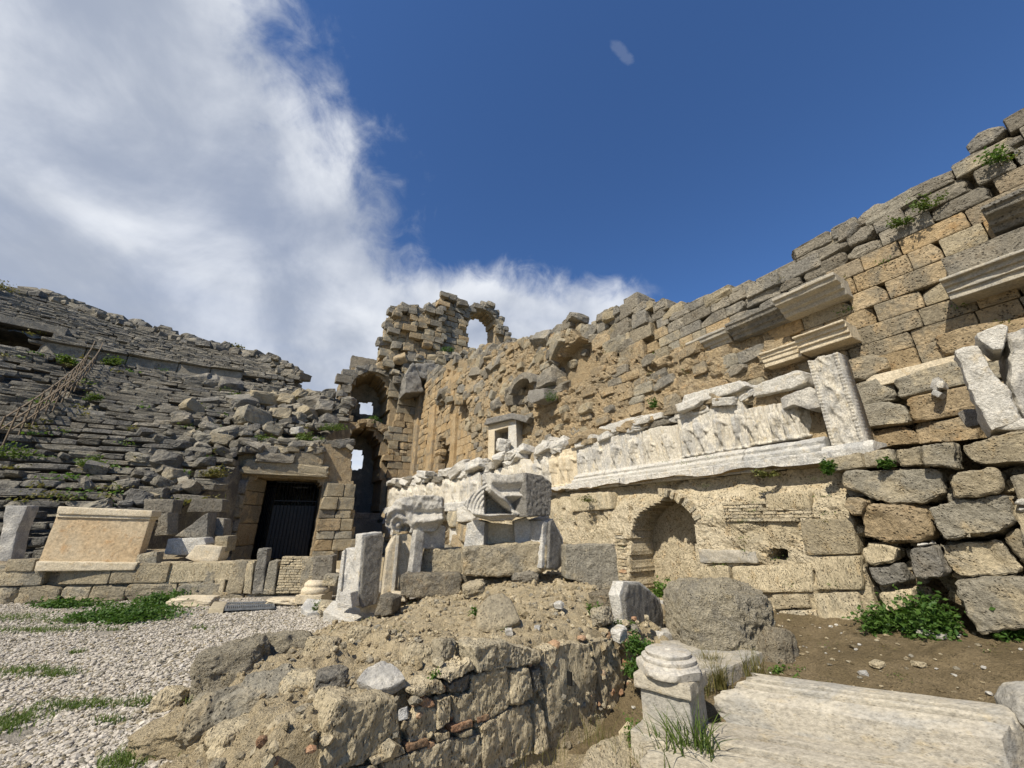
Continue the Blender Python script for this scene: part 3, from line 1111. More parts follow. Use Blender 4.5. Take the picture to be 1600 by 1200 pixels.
# vaulted passage opening in the upper tiers
pp = []
for a_, b_ in ((-44.2, -43.6), (-39.0, -38.4)):
    t = math.radians((a_ + b_) / 2)
    rad = Vector((math.sin(t), math.cos(t), 0)); tan = Vector((math.cos(t), -math.sin(t), 0))
    pp.append(box_np(cav(t, 43.4, zslope(39.5) - 0.4), tan, rad, UP, (0.5, 5.6, 4.2)))
t = math.radians(-41.3); rad = Vector((math.sin(t), math.cos(t), 0)); tan = Vector((math.cos(t), -math.sin(t), 0))
pp.append(box_np(cav(t, 44.6, zslope(41.9) + 0.45), tan, rad, UP, (4.6, 5.6, 0.5)))
pp.append(box_np(cav(t, 46.0, zslope(39.5) + 0.1), tan, rad, UP, (4.6, 0.5, 4.2)))
pp.append(box_np(cav(t, 42.0, zslope(38.0) - 0.75), tan, rad, UP, (4.6, 8.0, 0.5)))
Vv, Fv = join_np(pp)
put('passage_vault', Vv, Fv, M['grey'], cavea, smooth=False)

# big tumbled blocks on the broken right end, each a thing of its own
BIG = [((412, 630), 1.5, 'large pale tilted block on top of the broken seats, nearest the gap'), ((378, 634), 1.3, 'flat grey block lying left of the tilted block on the broken seats'), ((448, 632), 1.1, 'grey block low in the tumbled heap, left of the long topmost block'), ((470, 622), 1.1, 'grey block between the tilted block and the topmost long block'),
       ((492, 632), 1.3, 'angular block on the right shoulder of the heap beside the tower'), ((512, 622), 1.2, 'long grey block topmost in the heap beside the arched wing wall'), ((505, 645), 1.2, 'block beside the tower, just below the long topmost block'), ((480, 650), 1.0, 'rounded block in the middle right of the heap above the grass'), ((440, 655), 1.1, 'grey block under the pale tilted block'), ((395, 660), 1.4, 'wide flat grey slab in the middle of the tumbled heap'),
       ((330, 600), 1.1, 'block below the gangway wall on the broken seats, right of two'), ((310, 598), 1.2, 'block below the gangway wall on the broken seats, left of two'), ((360, 606), 1.2, 'block below the gangway wall nearest the dark end wall'), ((300, 640), 0.9, 'lone block in the middle of the seat rows left of the heap'), ((425, 675), 0.8, 'small block just above the rubble over the gate'), ((465, 672), 0.55, 'small white stone lying on grass above the dark gate'), ((345, 690), 0.8, 'block on the seats left of the gate lintel'), ((285, 660), 0.9, 'block in the seat rows above and left of the gate')]
for i, ((u, v), s, lb) in enumerate(BIG):
    th, r = crest_hit(u, v)
    r = min(r, 40.5)
    s *= 0.8
    p = cav(th, r, zslope(r) - 0.15)
    o = loose('fallen_block', lb or 'grey fallen block in the tumbled heap at the broken end of the seats', 'stone block', p, (s * 1.35, s * 0.95, s * 0.75), 'marble' if lb and 'white' in lb else random.choice(['grey', 'seat', 'block']), random.uniform(0, 6), 'rough', 'fallen blocks on the broken end of the seats', 0.3)

# railing down the stair
rail = empty('stair_railing', cav(math.radians(-33), 27, zslope(27)), 'weathered timber railing climbing the stone seats at far left', 'railing')
pts = []
for i in range(15):
    f_ = i / 14
    r = 24.5 + 14.2 * f_
    th = math.radians(-30.0 - 5.6 * f_)
    pts.append((r, th))
base = np.array(rail.location)


def bar(name, a, b, w, parent, mat):
    a = Vector(a); b = Vector(b); d = (b - a); ln = d.length
    X = d.normalized(); Y = X.cross(UP)
    Y = Y.normalized() if Y.length > 1e-3 else Vector((1, 0, 0))
    Z = X.cross(Y)
    V, F = box_np((a + b) / 2, X, Y, Z, (ln, w, w))
    return put(name, V, F, M[mat], parent, smooth=False)


for side in (0.0, 0.010):
    P0s = [cav(t + side, r, zslope(r) + 0.05) for r, t in pts]
    for i, p in enumerate(P0s):
        bar('post', p - UP * 0.3, p + UP * 0.9, 0.04, rail, 'wood')
        if i:
            for hgt in (0.85, 0.4):
                bar('rail', P0s[i - 1] + UP * hgt, p + UP * hgt, 0.04, rail, 'wood')

# dark end wall of the upper tiers (seen from the side), stepping down
for i in range(1):
    rw = Masonry(empty('end_wall', cav(TH_END_UP, 38, 6), 'dark shaded stone end wall where the upper seats break off', 'wall'), 'stone', 'small_stones', 60)
    for k in range(9):
        for j in range(5):
            th = TH_END_UP - 0.055 + 0.012 * j + random.gauss(0, .003)
            r = 40.2 - 0.10 * k + random.gauss(0, .1)
            rad = Vector((math.sin(th), math.cos(th), 0)); tan = Vector((math.cos(th), -math.sin(th), 0))
            rw.add(cav(th, r, zslope(40.3) - 2.6 + 0.45 * k - 0.25 * j), tan, rad, UP, (0.62, 1.2, 0.42), 'grey', 'rough', 0.06)
    rw.finish()

# =================================================================== PARAPET ROUND THE ORCHESTRA
par = empty('orchestra_parapet', cav(math.radians(-15), 18.0), 'low curved parapet of worn stone blocks below the seats', 'wall')
pm = Masonry(par, 'stone', 'small_stones', 240)


def par_line(u, v, zz):
    return hit_z(u, v, zz)


PA = Vector((-20.5, 4.6, 0)); PL = [hit_z(-60, 948, 0), hit_z(100, 942, 0), hit_z(200, 940, 0), hit_z(330, 935, 0), hit_z(430, 930, 0), hit_z(520, 926, 0)]
PL = [Vector((-16.0, 6.6, 0)), Vector((-13, 7.9, 0))] + PL
cum = [0.0]
for i in range(1, len(PL)):
    cum.append(cum[-1] + (PL[i] - PL[i - 1]).length)


def par_at(s):
    for i in range(1, len(PL)):
        if s <= cum[i] or i == len(PL) - 1:
            f_ = (s - cum[i - 1]) / (cum[i] - cum[i - 1])
            p = PL[i - 1].lerp(PL[i], f_)
            d = (PL[i] - PL[i - 1]).normalized()
            return p, d
SG = cum[5]       # up to the panel's right neighbour: two courses
for zc, h in ((0.0, 0.34), (0.34, 0.40)):
    s = 0.0
    while s < SG - 0.3:
        ln = random.uniform(0.7, 1.7) if zc else random.uniform(0.5, 1.0)
        p, d = par_at(s + ln / 2)
        n_ = Vector((-d.y, d.x, 0))
        pm.add(p + n_ * (0.25 + random.gauss(0, .012)) + UP * (zc + h / 2), d, n_, UP, (ln - 0.02, 0.5, h - 0.015), random.choice(['block', 'block', 'block', 'tuff']), 'ash' if zc else 'rough', 0.012)
        s += ln
# kerb stones at the foot before the gate
s = SG
while s < cum[-1] + 0.2:
    ln = random.uniform(0.6, 1.1)
    p, d = par_at(s + ln / 2)
    n_ = Vector((-d.y, d.x, 0))
    pm.add(p + n_ * 0.2 + UP * 0.03, d, n_, UP, (ln - 0.02, 0.5, 0.16), 'block', 'ash', 0.01)
    s += ln
pm.finish()
# filling behind the parapet up to the first seat
V, F = [], []
nn = 40
for i in range(nn + 1):
    p, d = par_at(cum[-1] * 0.70 * i / nn)
    n_ = Vector((-d.y, d.x, 0))
    for w, z in ((0.15, 0.0), (0.15, 0.62), (2.2, 0.9)):
        V.append(p + n_ * w + UP * z)
for i in range(nn):
    for j in range(2):
        a = i * 3 + j
        F.append((a, a + 3, a + 4, a + 1))
put('fill', np.array([tuple(v) for v in V]), np.array(F), M['core'], par, smooth=False)

# uprights in front of the gate and left of it: (outline px, material)
NPAR = Vector((0.19, -0.98, 0))
PP0 = hit_z(330, 935, 0)
UPR = [('block', [(208, 905), (213, 866), (246, 862), (240, 905)]), ('block', [(207, 918), (208, 907), (238, 907), (235, 920)]), ('block', [(278, 917), (284, 882), (321, 880), (312, 918)]), ('block', [(278, 936), (279, 920), (312, 920), (311, 940)]),
       ('block', [(311, 940), (321, 892), (337, 892), (328, 938)]), ('tuff', [(238, 918), (242, 898), (277, 900), (275, 926), (236, 924)]), ('tuff', [(332, 925), (336, 905), (352, 905), (348, 927)]),
       ('block', [(351, 928), (364, 876), (388, 876), (377, 928)]), ('grey', [(393, 928), (404, 857), (418, 857), (410, 928)]), ('block', [(410, 928), (419, 878), (426, 875), (434, 877), (428, 928)]), ('block', [(468, 922), (472, 872), (500, 871), (496, 920)]),
       ('tuff', [(379, 928), (385, 880), (396, 880), (391, 928)])]
upl = empty('gate_screen', PP0 + Vector((0.6, 0.3, 0)), 'row of upright grey slabs and thin bricks closing the front of the dark gate', 'wall')
for i, (mt, px_) in enumerate(UPR):
    traced('upright_slab', px_, PP0 + NPAR * random.uniform(-0.02, 0.03), NPAR, 0.26 if mt != 'tuff' else 0.18, mt, parent=upl, bevel=0.02, L=0.09, rough=0.016, freq=7)
# thin brick courses
pA = hit(430, 926, PP0, NPAR); pB = hit(470, 926, PP0, NPAR)
dd = (pB - pA); dx_ = dd.normalized()


def thin_courses(root, pA, dx_, length, z0, z1, h, nrm, mat, depth=0.2, lmin=0.14, lmax=0.3, name='thin_brick'):
    me_c = {}
    z = z0
    while z < z1:
        x = random.uniform(-0.1, 0.0)
        while x < length:
            ln = random.uniform(lmin, lmax)
            a0, a1 = max(x, 0), min(x + ln, length)
            if a1 - a0 > 0.04:
                o = bpy.data.objects.new(name, rock_mesh('ash', random.randrange(NVAR), mat))
                COL.objects.link(o); o.parent = root
                m = frame(dx_, -nrm, UP, pA + dx_ * ((a0 + a1) / 2) - nrm * (depth / 2 + random.uniform(-0.006, 0.014)) + UP * (z + h / 2), (a1 - a0 - 0.008, depth, h * 0.84))
                m[:3, 3] -= np.array(root.location)
                o.matrix_basis = Matrix(m.tolist())
            x += ln
        z += h


thin_courses(upl, Vector((pA.x, pA.y, 0.06)), dx_, 0.60, 0, 0.76, 0.055, NPAR, 'tuff')
pA2 = hit(243, 908, PP0, NPAR)
thin_courses(upl, Vector((pA2.x, pA2.y, 0.46)), dx_, 0.55, 0, 0.30, 0.06, NPAR, 'tuff')
V, F = box_np(PP0 - NPAR * 0.42 + Vector((0.1, 0, 0.30)), Vector((0.98, 0.19, 0)), NPAR, UP, (3.6, 0.3, 0.62))
put('rubble_fill', V, F, M['core'], upl, smooth=False)

# the big inscribed-looking panel on the parapet
pn = empty('parapet_panel', hit(150, 880, PP0, NPAR), 'large tan marble panel with a moulded top edge on the parapet', 'panel')
traced('panel_face', [(60, 877), (91, 800), (236, 806), (213, 879)], PP0 + NPAR * 0.0, NPAR, 0.22, 'panel', parent=pn, bevel=0.012, L=0.10, rough=0.006, freq=6)
traced('top_moulding', [(88, 803), (91, 791), (238, 798), (236, 808)], PP0 + NPAR * 0.07, NPAR, 0.34, 'marble_warm', parent=pn, bevel=0.02, L=0.10, rough=0.006)
traced('lower_moulding', [(87, 808), (88, 803), (235, 808), (234, 812)], PP0 + NPAR * 0.035, NPAR, 0.30, 'marble_warm', parent=pn, bevel=0.012, L=0.10, rough=0.004)
traced('base_ledge', [(52, 893), (57, 877), (215, 879), (209, 891)], PP0 + NPAR * 0.10, NPAR, 0.42, 'marble_warm', parent=pn, bevel=0.02, L=0.10, rough=0.008)
traced('leaning_slab', [(-6, 877), (8, 790), (43, 790), (26, 830), (16, 878)], PP0 + NPAR * 0.02, NPAR, 0.30, 'marble_grey', label='grey marble slab leaning at the left edge beside the panel', cat='slab', bevel=0.03, L=0.10, rough=0.010)
traced('ledge_block', [(6, 893), (12, 874), (55, 874), (50, 893)], PP0 + NPAR * 0.06, NPAR, 0.40, 'block', label='low grey ledge stone left of the panel base', cat='stone block', bevel=0.02, L=0.10, rough=0.010)

# fallen pieces between the panel and the gate
for px_, mt, lb, back_ in (
    ([(272, 838), (325, 800), (323, 842)], 'grey', 'triangular grey slab standing on end among fallen blocks left of the gate', 0.9),
    ([(255, 866), (262, 842), (318, 840), (322, 850), (296, 868)], 'marble', 'long white block with a flat top left of the gate', 0.55),
    ([(288, 872), (306, 852), (348, 854), (340, 876), (320, 882)], 'marble_warm', 'rounded pale block just in front of the long white block', 0.3),
    ([(292, 800), (300, 778), (348, 780), (346, 800)], 'grey', 'squared grey block above the triangular slab', 1.6),
    ([(222, 800), (225, 780), (272, 780), (268, 802)], 'grey', 'grey block behind the top right corner of the panel', 1.6),
    ([(334, 858), (336, 838), (356, 838), (354, 862)], 'block', 'small upright block touching the left jamb of the gate', 0.5),
    ([(240, 838), (248, 806), (262, 800), (262, 836)], 'grey', 'narrow leaning block right of the panel', 0.8),
    ([(310, 838), (312, 808), (350, 810), (348, 838)], 'grey', 'dark grey block behind the triangular slab', 1.3)):
    traced('fallen_slab', px_, PP0 - NPAR * back_, NPAR, 0.45, mt, label=lb, cat='stone block', bevel=0.03, L=0.12, rough=0.02, freq=5)

# =================================================================== GATE WALL
SGATE = 20.0
gate = empty('gate_wall', SQ(SGATE, 0.4, 0), 'ruined wall around the tall dark gateway left of centre', 'gate wall')


def gz(u, v):
    p = hit_s(u, v, SGATE)
    return p.dot(ND), p.z


gl, gr = gz(362, 870)[0] , gz(489, 860)[0]
gtop = gz(440, 745)[1]
gpoly = [gz(318, 960), gz(322, 800), gz(340, 750), gz(362, 725), gz(378, 710), gz(398, 700), gz(440, 696), gz(505, 694), gz(548, 690), gz(548, 960)]
gpoly = [(q, max(z, -0.3)) for q, z in gpoly]


def gate_hole(q, z):
    cut = np.clip(0.38 - np.minimum(q - gl, gr - q), 0, 1)
    return (q > gl) & (q < gr) & (z < gtop - cut * 0.9)


gm = lambda q, z: inpoly(gpoly, q, z) & ~gate_hole(q, z)
cell_wall('core', gate, gm, min(p[0] for p in gpoly), max(p[0] for p in gpoly), -0.3, 5.2, 0.12, P_along_q, lambda a, z: np.full(a.shape, SGATE + 0.16), 1.6, 'core', 0.02, 3)
g = Masonry(gate, 'stone', 'small_stones', 200)
# jamb and pier stones in courses
z = -0.1
while z < 4.9:
    h = random.uniform(0.34, 0.62)
    for (a, b) in ((min(p[0] for p in gpoly), gl), (gr, max(p[0] for p in gpoly))):
        q = a
        while q < b - 0.12:
            w = min(random.uniform(0.5, 1.1), b - q)
            if b - q - w < 0.25: w = b - q
            qc, zc = q + w / 2, z + h / 2
            if z + h < gtop - 0.05 and inpoly(gpoly, np.array([qc]), np.array([zc]))[0]:
                big = (a == gr)
                g.add(SQ(SGATE + 0.30 + random.gauss(0, .04), qc, zc), ND, WD, UP, (w - 0.02, 0.8, h - 0.02), random.choice(['block', 'tan', 'grey', 'block']) if big else random.choice(['grey', 'seat', 'block']), 'ash' if big else 'rough', 0.012)
            q += w
    z += h
# lintel and the blocks above it
for (u0, u1, v0, v1, mt, out) in ((378, 512, 744, 722, 'block', 0.12), (393, 460, 724, 708, 'grey', 0.25), (458, 506, 730, 706, 'tan', 0.05)):
    a = gz(u0, (v0 + v1) / 2); b = gz(u1, (v0 + v1) / 2); lo = gz((u0 + u1) / 2, v0)[1]; hi = gz((u0 + u1) / 2, v1)[1]
    g.add(SQ(SGATE + 0.35 - out, (a[0] + b[0]) / 2, (lo + hi) / 2), ND, WD, UP, (b[0] - a[0], 0.8, hi - lo), mt, 'rough', 0.01, name='lintel')
for i in range(90):
    u = random.uniform(382, 545); v = random.uniform(688, 706)
    p = hit_s(u, v, SGATE + random.uniform(-0.1, 1.2))
    s = random.uniform(0.2, 0.55)
    g.add(p, ND, WD, UP, (s * 1.5, s, s * 0.6), random.choice(['grey', 'seat', 'block']), 'rough', 0.2)
g.finish()
# jamb facing on the left reveal, corridor behind and the iron gate inside
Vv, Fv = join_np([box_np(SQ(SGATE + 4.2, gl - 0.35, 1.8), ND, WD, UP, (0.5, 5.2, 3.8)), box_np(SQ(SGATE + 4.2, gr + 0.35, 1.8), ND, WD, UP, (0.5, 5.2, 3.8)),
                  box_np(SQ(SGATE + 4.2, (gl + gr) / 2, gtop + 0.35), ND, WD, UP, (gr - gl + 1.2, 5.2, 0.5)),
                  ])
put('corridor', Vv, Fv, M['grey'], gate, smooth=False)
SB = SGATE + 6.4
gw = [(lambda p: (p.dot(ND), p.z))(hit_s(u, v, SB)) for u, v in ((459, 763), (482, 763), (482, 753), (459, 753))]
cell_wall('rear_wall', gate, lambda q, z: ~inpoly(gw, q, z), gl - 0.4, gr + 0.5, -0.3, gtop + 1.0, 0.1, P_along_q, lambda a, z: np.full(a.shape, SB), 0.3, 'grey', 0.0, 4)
jb = [SQ(SGATE + 0.10, gl - 0.02, -0.1), SQ(SGATE + 1.3, gl + 0.62, -0.1), SQ(SGATE + 1.3, gl - 0.3, -0.1), SQ(SGATE + 0.3, gl - 0.3, -0.1)]
z = 0.0
while z < gtop - 0.1:
    h = min(random.uniform(0.55, 0.9), gtop - z)
    block('jamb_stone', [p + UP * (z + 0.1) for p in jb], UP * (h - 0.02), 'tan', parent=gate, bevel=0.04, L=0.15, rough=0.015, freq=4)
    z += h
ig = empty('iron_gate', SQ(SGATE + 1.2, (gl + gr) / 2, 0), 'dark iron barred gate with one leaf ajar inside the stone gateway', 'gate')
gc = (gl + gr) / 2
hG = gtop - 0.12
for i in range(13):
    q = gl + 1.05 + (gr - gl - 1.15) * i / 12
    bar('upright_bar', SQ(SGATE + 1.3, q, 0), SQ(SGATE + 1.3, q, hG), 0.022, ig, 'iron')
for z in (0.1, 0.9, 1.7, 2.5, hG):
    bar('cross_bar', SQ(SGATE + 1.3, gl + 1.0, z), SQ(SGATE + 1.3, gr - 0.05, z), 0.045, ig, 'iron')
for i in range(6):
    t_ = i / 5
    bar('leaf_bar', SQ(SGATE + 1.2 + 0.6 * (1 - t_), gl + 0.68 + 0.34 * t_, 0), SQ(SGATE + 1.2 + 0.6 * (1 - t_), gl + 0.68 + 0.34 * t_, hG - 0.2), 0.03, ig, 'iron')
for z in (0.15, hG - 0.25):
    bar('leaf_rail', SQ(SGATE + 1.8, gl + 0.68, z), SQ(SGATE + 1.2, gl + 1.02, z), 0.05, ig, 'iron')
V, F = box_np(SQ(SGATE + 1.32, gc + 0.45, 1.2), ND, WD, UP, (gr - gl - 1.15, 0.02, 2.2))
put('shade_sheet', V, F, M['iron'], ig, smooth=False)  # dark sheet behind the bars, enlarged to paint the opening's shade

# =================================================================== WALL GENERATORS
def courses(ms, along, plane, poly, hole, z0, z1, hr, wr, matf, sty='ash', jit=0.012, depth=0.5, prot=0.03, offs=None, gap=0.018, a0=None, a1=None, skip=0.0):
    """courses of stones over polygon `poly` in (a, z); along 's' or 'q'"""
    A = [p[0] for p in poly]
    lo, hi = (min(A) if a0 is None else a0), (max(A) if a1 is None else a1)
    U = WD if along == 's' else ND
    Nn = ND if along == 's' else WD
    z = z0
    while z < z1:
        h = random.uniform(*hr)
        a = lo - random.uniform(0, wr[1])
        while a < hi:
            w = random.uniform(*wr)
            ac, zc = a + w / 2, z + h / 2
            a += w
            if not inpoly(poly, np.array([ac]), np.array([zc]))[0]: continue
            if hole is not None and hole(np.array([ac]), np.array([zc]))[0]: continue
            if skip and random.random() < skip: continue
            o_ = offs(ac, zc) if offs else 0.0
            top = inpoly(poly, np.array([ac]), np.array([zc + 0.85]))[0]
            st = sty if top or random.random() < 0.3 else 'rough'
            jj = jit if top else jit * 3
            c = U * ac + Nn * (plane + o_ + depth / 2 - abs(random.gauss(0, prot))) + UP * zc
            ms.add(c, U, Nn, UP, (w - gap, depth, h - gap), matf(ac, zc, top), st, jj)
        z += h


def arch_ring(ms, plane, cq, cz, rx, rz, t0, t1, n, thick, depth, mat, along='q', name='voussoir', sty='rough'):
    U = WD if along == 's' else ND
    Nn = ND if along == 's' else WD
    for i in range(n):
        t = t0 + (t1 - t0) * (i + 0.5) / n
        ct, st = math.cos(t), math.sin(t)
        rad = (U * ct + UP * st).normalized(); tan = (U * -st + UP * ct).normalized()
        c = U * (cq + ct * (rx + thick / 2)) + UP * (cz + st * (rz + thick / 2)) + Nn * (plane + depth / 2 + random.gauss(0, .03))
        w = abs(t1 - t0) / n * (max(rx, rz) + thick / 2)
        ms.add(c, tan, rad, Nn, (w * 0.97, thick * random.uniform(0.9, 1.15), depth), mat, sty, 0.02, name)


def pq(u, v, s=30.0):
    p = hit_s(u, v, s)
    return p.dot(ND), p.z


def ps(u, v, q=8.4):
    p = hit_q(u, v, q)
    return p.dot(WD), p.z


# =================================================================== WING OF THE STAGE BUILDING (tower with the arched openings)
SW = 30.0
wing = empty('tower_ruin', SQ(SW, 6, 0), 'tall ruined stone tower with stacked arched openings, highest masonry in the middle', 'tower')
wpoly = [pq(u, v) for u, v in ((508, 905), (520, 760), (528, 700), (528, 640), (535, 592), (552, 574), (575, 569), (598, 578), (598, 545), (611, 488), (624, 478), (640, 485), (650, 478), (662, 490), (672, 483), (688, 486), (690, 463), (712, 467), (718, 476), (735, 484), (760, 474), (779, 486), (791, 516), (803, 530), (815, 560), (1000, 600), (1000, 905))]
wpoly = [(q, max(z, -0.3)) for q, z in wpoly]
H1 = [pq(u, v) for u, v in ((538, 802), (538, 700), (543, 682), (555, 671), (570, 668), (584, 674), (594, 689), (597, 720), (595, 802))]
H2 = [pq(u, v) for u, v in ((549, 662), (550, 606), (560, 590), (577, 581), (594, 586), (604, 600), (609, 625), (608, 662))]
H3 = [pq(u, v) for u, v in ((732, 538), (732, 502), (742, 487), (757, 485), (770, 494), (776, 516), (775, 556), (750, 550))]


def whole(q, z):
    return inpoly(H1, q, z) | inpoly(H2, q, z) | inpoly(H3, q, z)


def tower_off(q, z):
    """pillar strips that stand forward on the upper tower"""
    z = np.asarray(z); q = np.asarray(q)
    o = np.zeros(np.broadcast(q, z).shape)
    for u0, u1 in ((610, 622), (630, 645), (655, 668), (674, 690)):
        a, b = pq(u0, 540)[0], pq(u1, 540)[0]
        o = o - 0.55 * ((q > a) & (q < b) & (z > 11.6))
    return o


ZSP = pq(700, 575)[1]
qa, qb = min(p[0] for p in wpoly), max(p[0] for p in wpoly)
cell_wall('core', wing, lambda q, z: inpoly(wpoly, q, z) & ~whole(q, z) & (z < ZSP), qa, qb, -0.3, ZSP + 0.2, 0.2, P_along_q, lambda a, z: np.full(a.shape, SW + 0.25), 3.0, 'core', 0.03, 1)
cell_wall('upper_core', wing, lambda q, z: inpoly(wpoly, q, z) & ~whole(q, z) & (z >= ZSP - 0.2), qa, qb, ZSP - 0.2, 22.5, 0.2, P_along_q, lambda a, z: SW + 0.25 + tower_off(a, z), 1.7, 'core', 0.03, 2)
wm = Masonry(wing, 'stone', 'small_stones', 285)


def wing_mat(a, z, top):
    if not top: return 'grey'
    if z > 13.5: return random.choice(['tan', 'tan', 'orange', 'grey', 'block'])
    if z > 9.5: return random.choice(['tan', 'grey', 'tan'])
    return random.choice(['tan', 'tan', 'block'])


hole_pad = lambda q, z: whole(q, z) | whole(q + 0.35, z) | whole(q - 0.35, z) | whole(q, z - 0.45)
courses(wm, 'q', SW - 0.1, wpoly, hole_pad, -0.2, 22, (0.45, 0.68), (0.55, 1.2), wing_mat, 'ash', 0.02, 0.7, 0.06, lambda a, z: float(tower_off(a, z)))
# voussoirs round the openings
def ring_of(H, mat, t0, t1, n, thick):
    q0, q1 = min(p[0] for p in H), max(p[0] for p in H)
    zt = max(p[1] for p in H); rx = (q1 - q0) / 2 + 0.08; rz = min(rx * 1.15, 0.45 * (zt - min(p[1] for p in H)) + 0.3)
    arch_ring(wm, SW - 0.14, (q0 + q1) / 2, zt - rz + 0.08, rx, rz, t0, t1, n, thick, 0.8, mat)


ring_of(H1, 'tan', 0.0, math.pi, 11, 0.6)
ring_of(H2, 'grey', -0.1, math.pi + 0.1, 12, 0.6)
ring_of(H3, 'grey', -0.2, math.pi * 0.95, 12, 0.6)

# broken blocks on the ledges of the tower
for i in range(120):
    u = random.uniform(600, 800); v = random.uniform(560, 600) if u < 690 else random.uniform(552, 600)
    q, z = pq(u, v)
    s_ = random.uniform(0.4, 0.85)
    wm.add(SQ(SW - random.uniform(0.1, 0.9), q, z), ND, WD, UP, (s_ * 1.3, s_, s_ * 0.8), random.choice(['grey', 'grey', 'block', 'tan']), 'rough', 0.3)
for i in range(40):      # ragged top edge
    k = random.randrange(8, 21)
    (q0, z0), (q1, z1) = wpoly[k], wpoly[k + 1]
    f_ = random.random()
    s_ = random.uniform(0.45, 0.9)
    wm.add(SQ(SW + random.uniform(-0.1, 0.7), q0 + (q1 - q0) * f_, z0 + (z1 - z0) * f_), ND, WD, UP, (s_ * 1.3, s_, s_ * 0.8), 'grey', 'rough', 0.2)
wm.finish()
# rear walls of the two arched rooms, each with a window to the sky
for nm, H, win, (u0, u1, v0, v1) in (('rear_wall', H1, ((549, 568, 702, 733), (549, 562, 725, 734)), (535, 600, 660, 815)), ('rear_wall', H2, ((562, 584, 627, 656),), (545, 612, 575, 668))):
    SB = SW + 3.3
    a0, z0 = pq(u0, v1, SB); a1, z1 = pq(u1, v0, SB)
    holes = [[pq(x, y, SB) for x, y in ((w[0], w[3]), (w[1], w[3]), (w[1], w[2]), (w[0], w[2]))] for w in win]
    cell_wall(nm, wing, lambda q, z: ~np.logical_or.reduce([inpoly(h, q, z) for h in holes]), a0 - 0.6, a1 + 0.6, z0 - 0.6, z1 + 0.5, 0.14, P_along_q, lambda a, z: np.full(a.shape, SB), 0.5, 'grey', 0.03, 5)
# steps and dark footing under the lower arch
for i, (u0, u1, v0, v1, s_) in enumerate(((530, 598, 812, 802, 28.9), (528, 590, 826, 812, 28.4), (528, 570, 842, 828, 27.9), (525, 600, 862, 844, 27.3))):
    a0, z0 = pq(u0, v0, s_); a1, z1 = pq(u1, v1, s_)
    o = block('step', [SQ(s_, a0, z0), SQ(s_, a1, z0), SQ(s_, a1, z1), SQ(s_, a0, z1)], WD * 1.6, 'grey', parent=wing, bevel=0.05, L=0.4, rough=0.05, freq=2)
b = pq(600, 800, 27.0); a = pq(505, 905, 27.0)
V, F = box_np(SQ(28.6, (a[0] + b[0]) / 2, 0.55), ND, WD, UP, (b[0] - a[0] + 0.6, 2.4, 1.9))
put('footing', V, F, M['grey'], wing, smooth=False)
bush('green growth along the sill of the upper arch of the tower', 'plant', SQ(SW + 0.4, *pq(578, 663)), 1.1, 0.5, 0.7, 420, 0.16, 'leafd', 11)
# two broken projecting entablature blocks at the inner corner
for px_, mt, lb, sdist in (([(633, 614), (634, 585), (645, 566), (652, 572), (662, 612)], 'slate', 'dark moulded block hanging out at the inner corner of the tower, lower of two', 28.0), ([(648, 568), (652, 566), (688, 570), (689, 596), (658, 590)], 'slate', 'dark long moulded block jutting from the tower above the lower one', 28.0)):
    p0 = SQ(sdist, 6, 9)
    traced('cornice_block', px_, p0, -WD, 2.2, mt, label=lb, cat='cornice block', bevel=0.06, L=0.16, rough=0.09, freq=2.6)

# =================================================================== STAGE FRONT (main wall along the right)
QF = 8.4
front = empty('stage_wall', SQ(8, QF, 0), 'high ruined stage wall of ochre stone running along the whole right side', 'wall')
fpx = [(642, 745), (642, 590), (690, 572), (700, 562), (760, 560), (800, 537), (850, 523), (893, 500), (905, 512), (920, 510), (943, 486), (960, 482), (985, 470), (1000, 478), (1018, 470), (1050, 481), (1100, 465), (1140, 450), (1160, 446), (1166, 454), (1250, 412), (1250, 400), (1262, 398), (1264, 378), (1345, 345), (1348, 338), (1430, 296), (1435, 290), (1485, 268), (1487, 258), (1540, 238), (1531, 222), (1560, 200), (1600, 183)]
fpoly = [ps(u, v) for u, v in fpx]
fpoly += [(-4.0, fpoly[-1][1] + 0.1), (-8.0, 6.8), (-8.0, 1.0), (fpoly[0][0], 1.0)]
FW = [ps(u, v) for u, v in ((684, 735), (684, 700), (690, 688), (698, 686), (703, 692), (703, 735))]
fhole = lambda s, z: inpoly(FW, s, z)
s_lo, s_hi = -8.0, max(p[0] for p in fpoly)
cell_wall('core', front, lambda s, z: inpoly(fpoly, s, z) & ~fhole(s, z), s_lo, s_hi, 1.0, 14.0, 0.2, P_along_s, lambda a, z: np.full(a.shape, QF + 0.22), 1.6, 'core', 0.03, 7)
fm = Masonry(front, 'stone', 'small_stones', 290)


def front_mat(s, z, top):
    if s > 17: return random.choice(['orange', 'orange', 'orange', 'tan']) if top else 'grey'
    if not top: return 'grey'
    if s < 2.6 and z < 3.9: return random.choice(['block', 'grey', 'tan', 'block'])
    n = vnoise(np.array([[s * 0.5, z * 0.6, 3.0]]), 9)[0]
    return 'orange' if n > 0.15 and z > 3.9 else random.choice(['tan', 'tan', 'tan', 'block'])


CORE_PX = [(772, 735), (752, 650), (735, 600), (690, 575), (715, 560), (790, 542), (850, 530), (900, 516), (935, 545), (985, 566), (1060, 548), (1120, 530), (1190, 514), (1225, 522), (1262, 560), (1250, 610), (1200, 650), (900, 725)]
CORE = [ps(u, v) for u, v in CORE_PX]
core_in = lambda s, z: inpoly(CORE, s, z)
skiphole = lambda s, z: fhole(s, z) | core_in(s, z)


def in_frame(a, z, top):
    return front_mat(a, z, top)


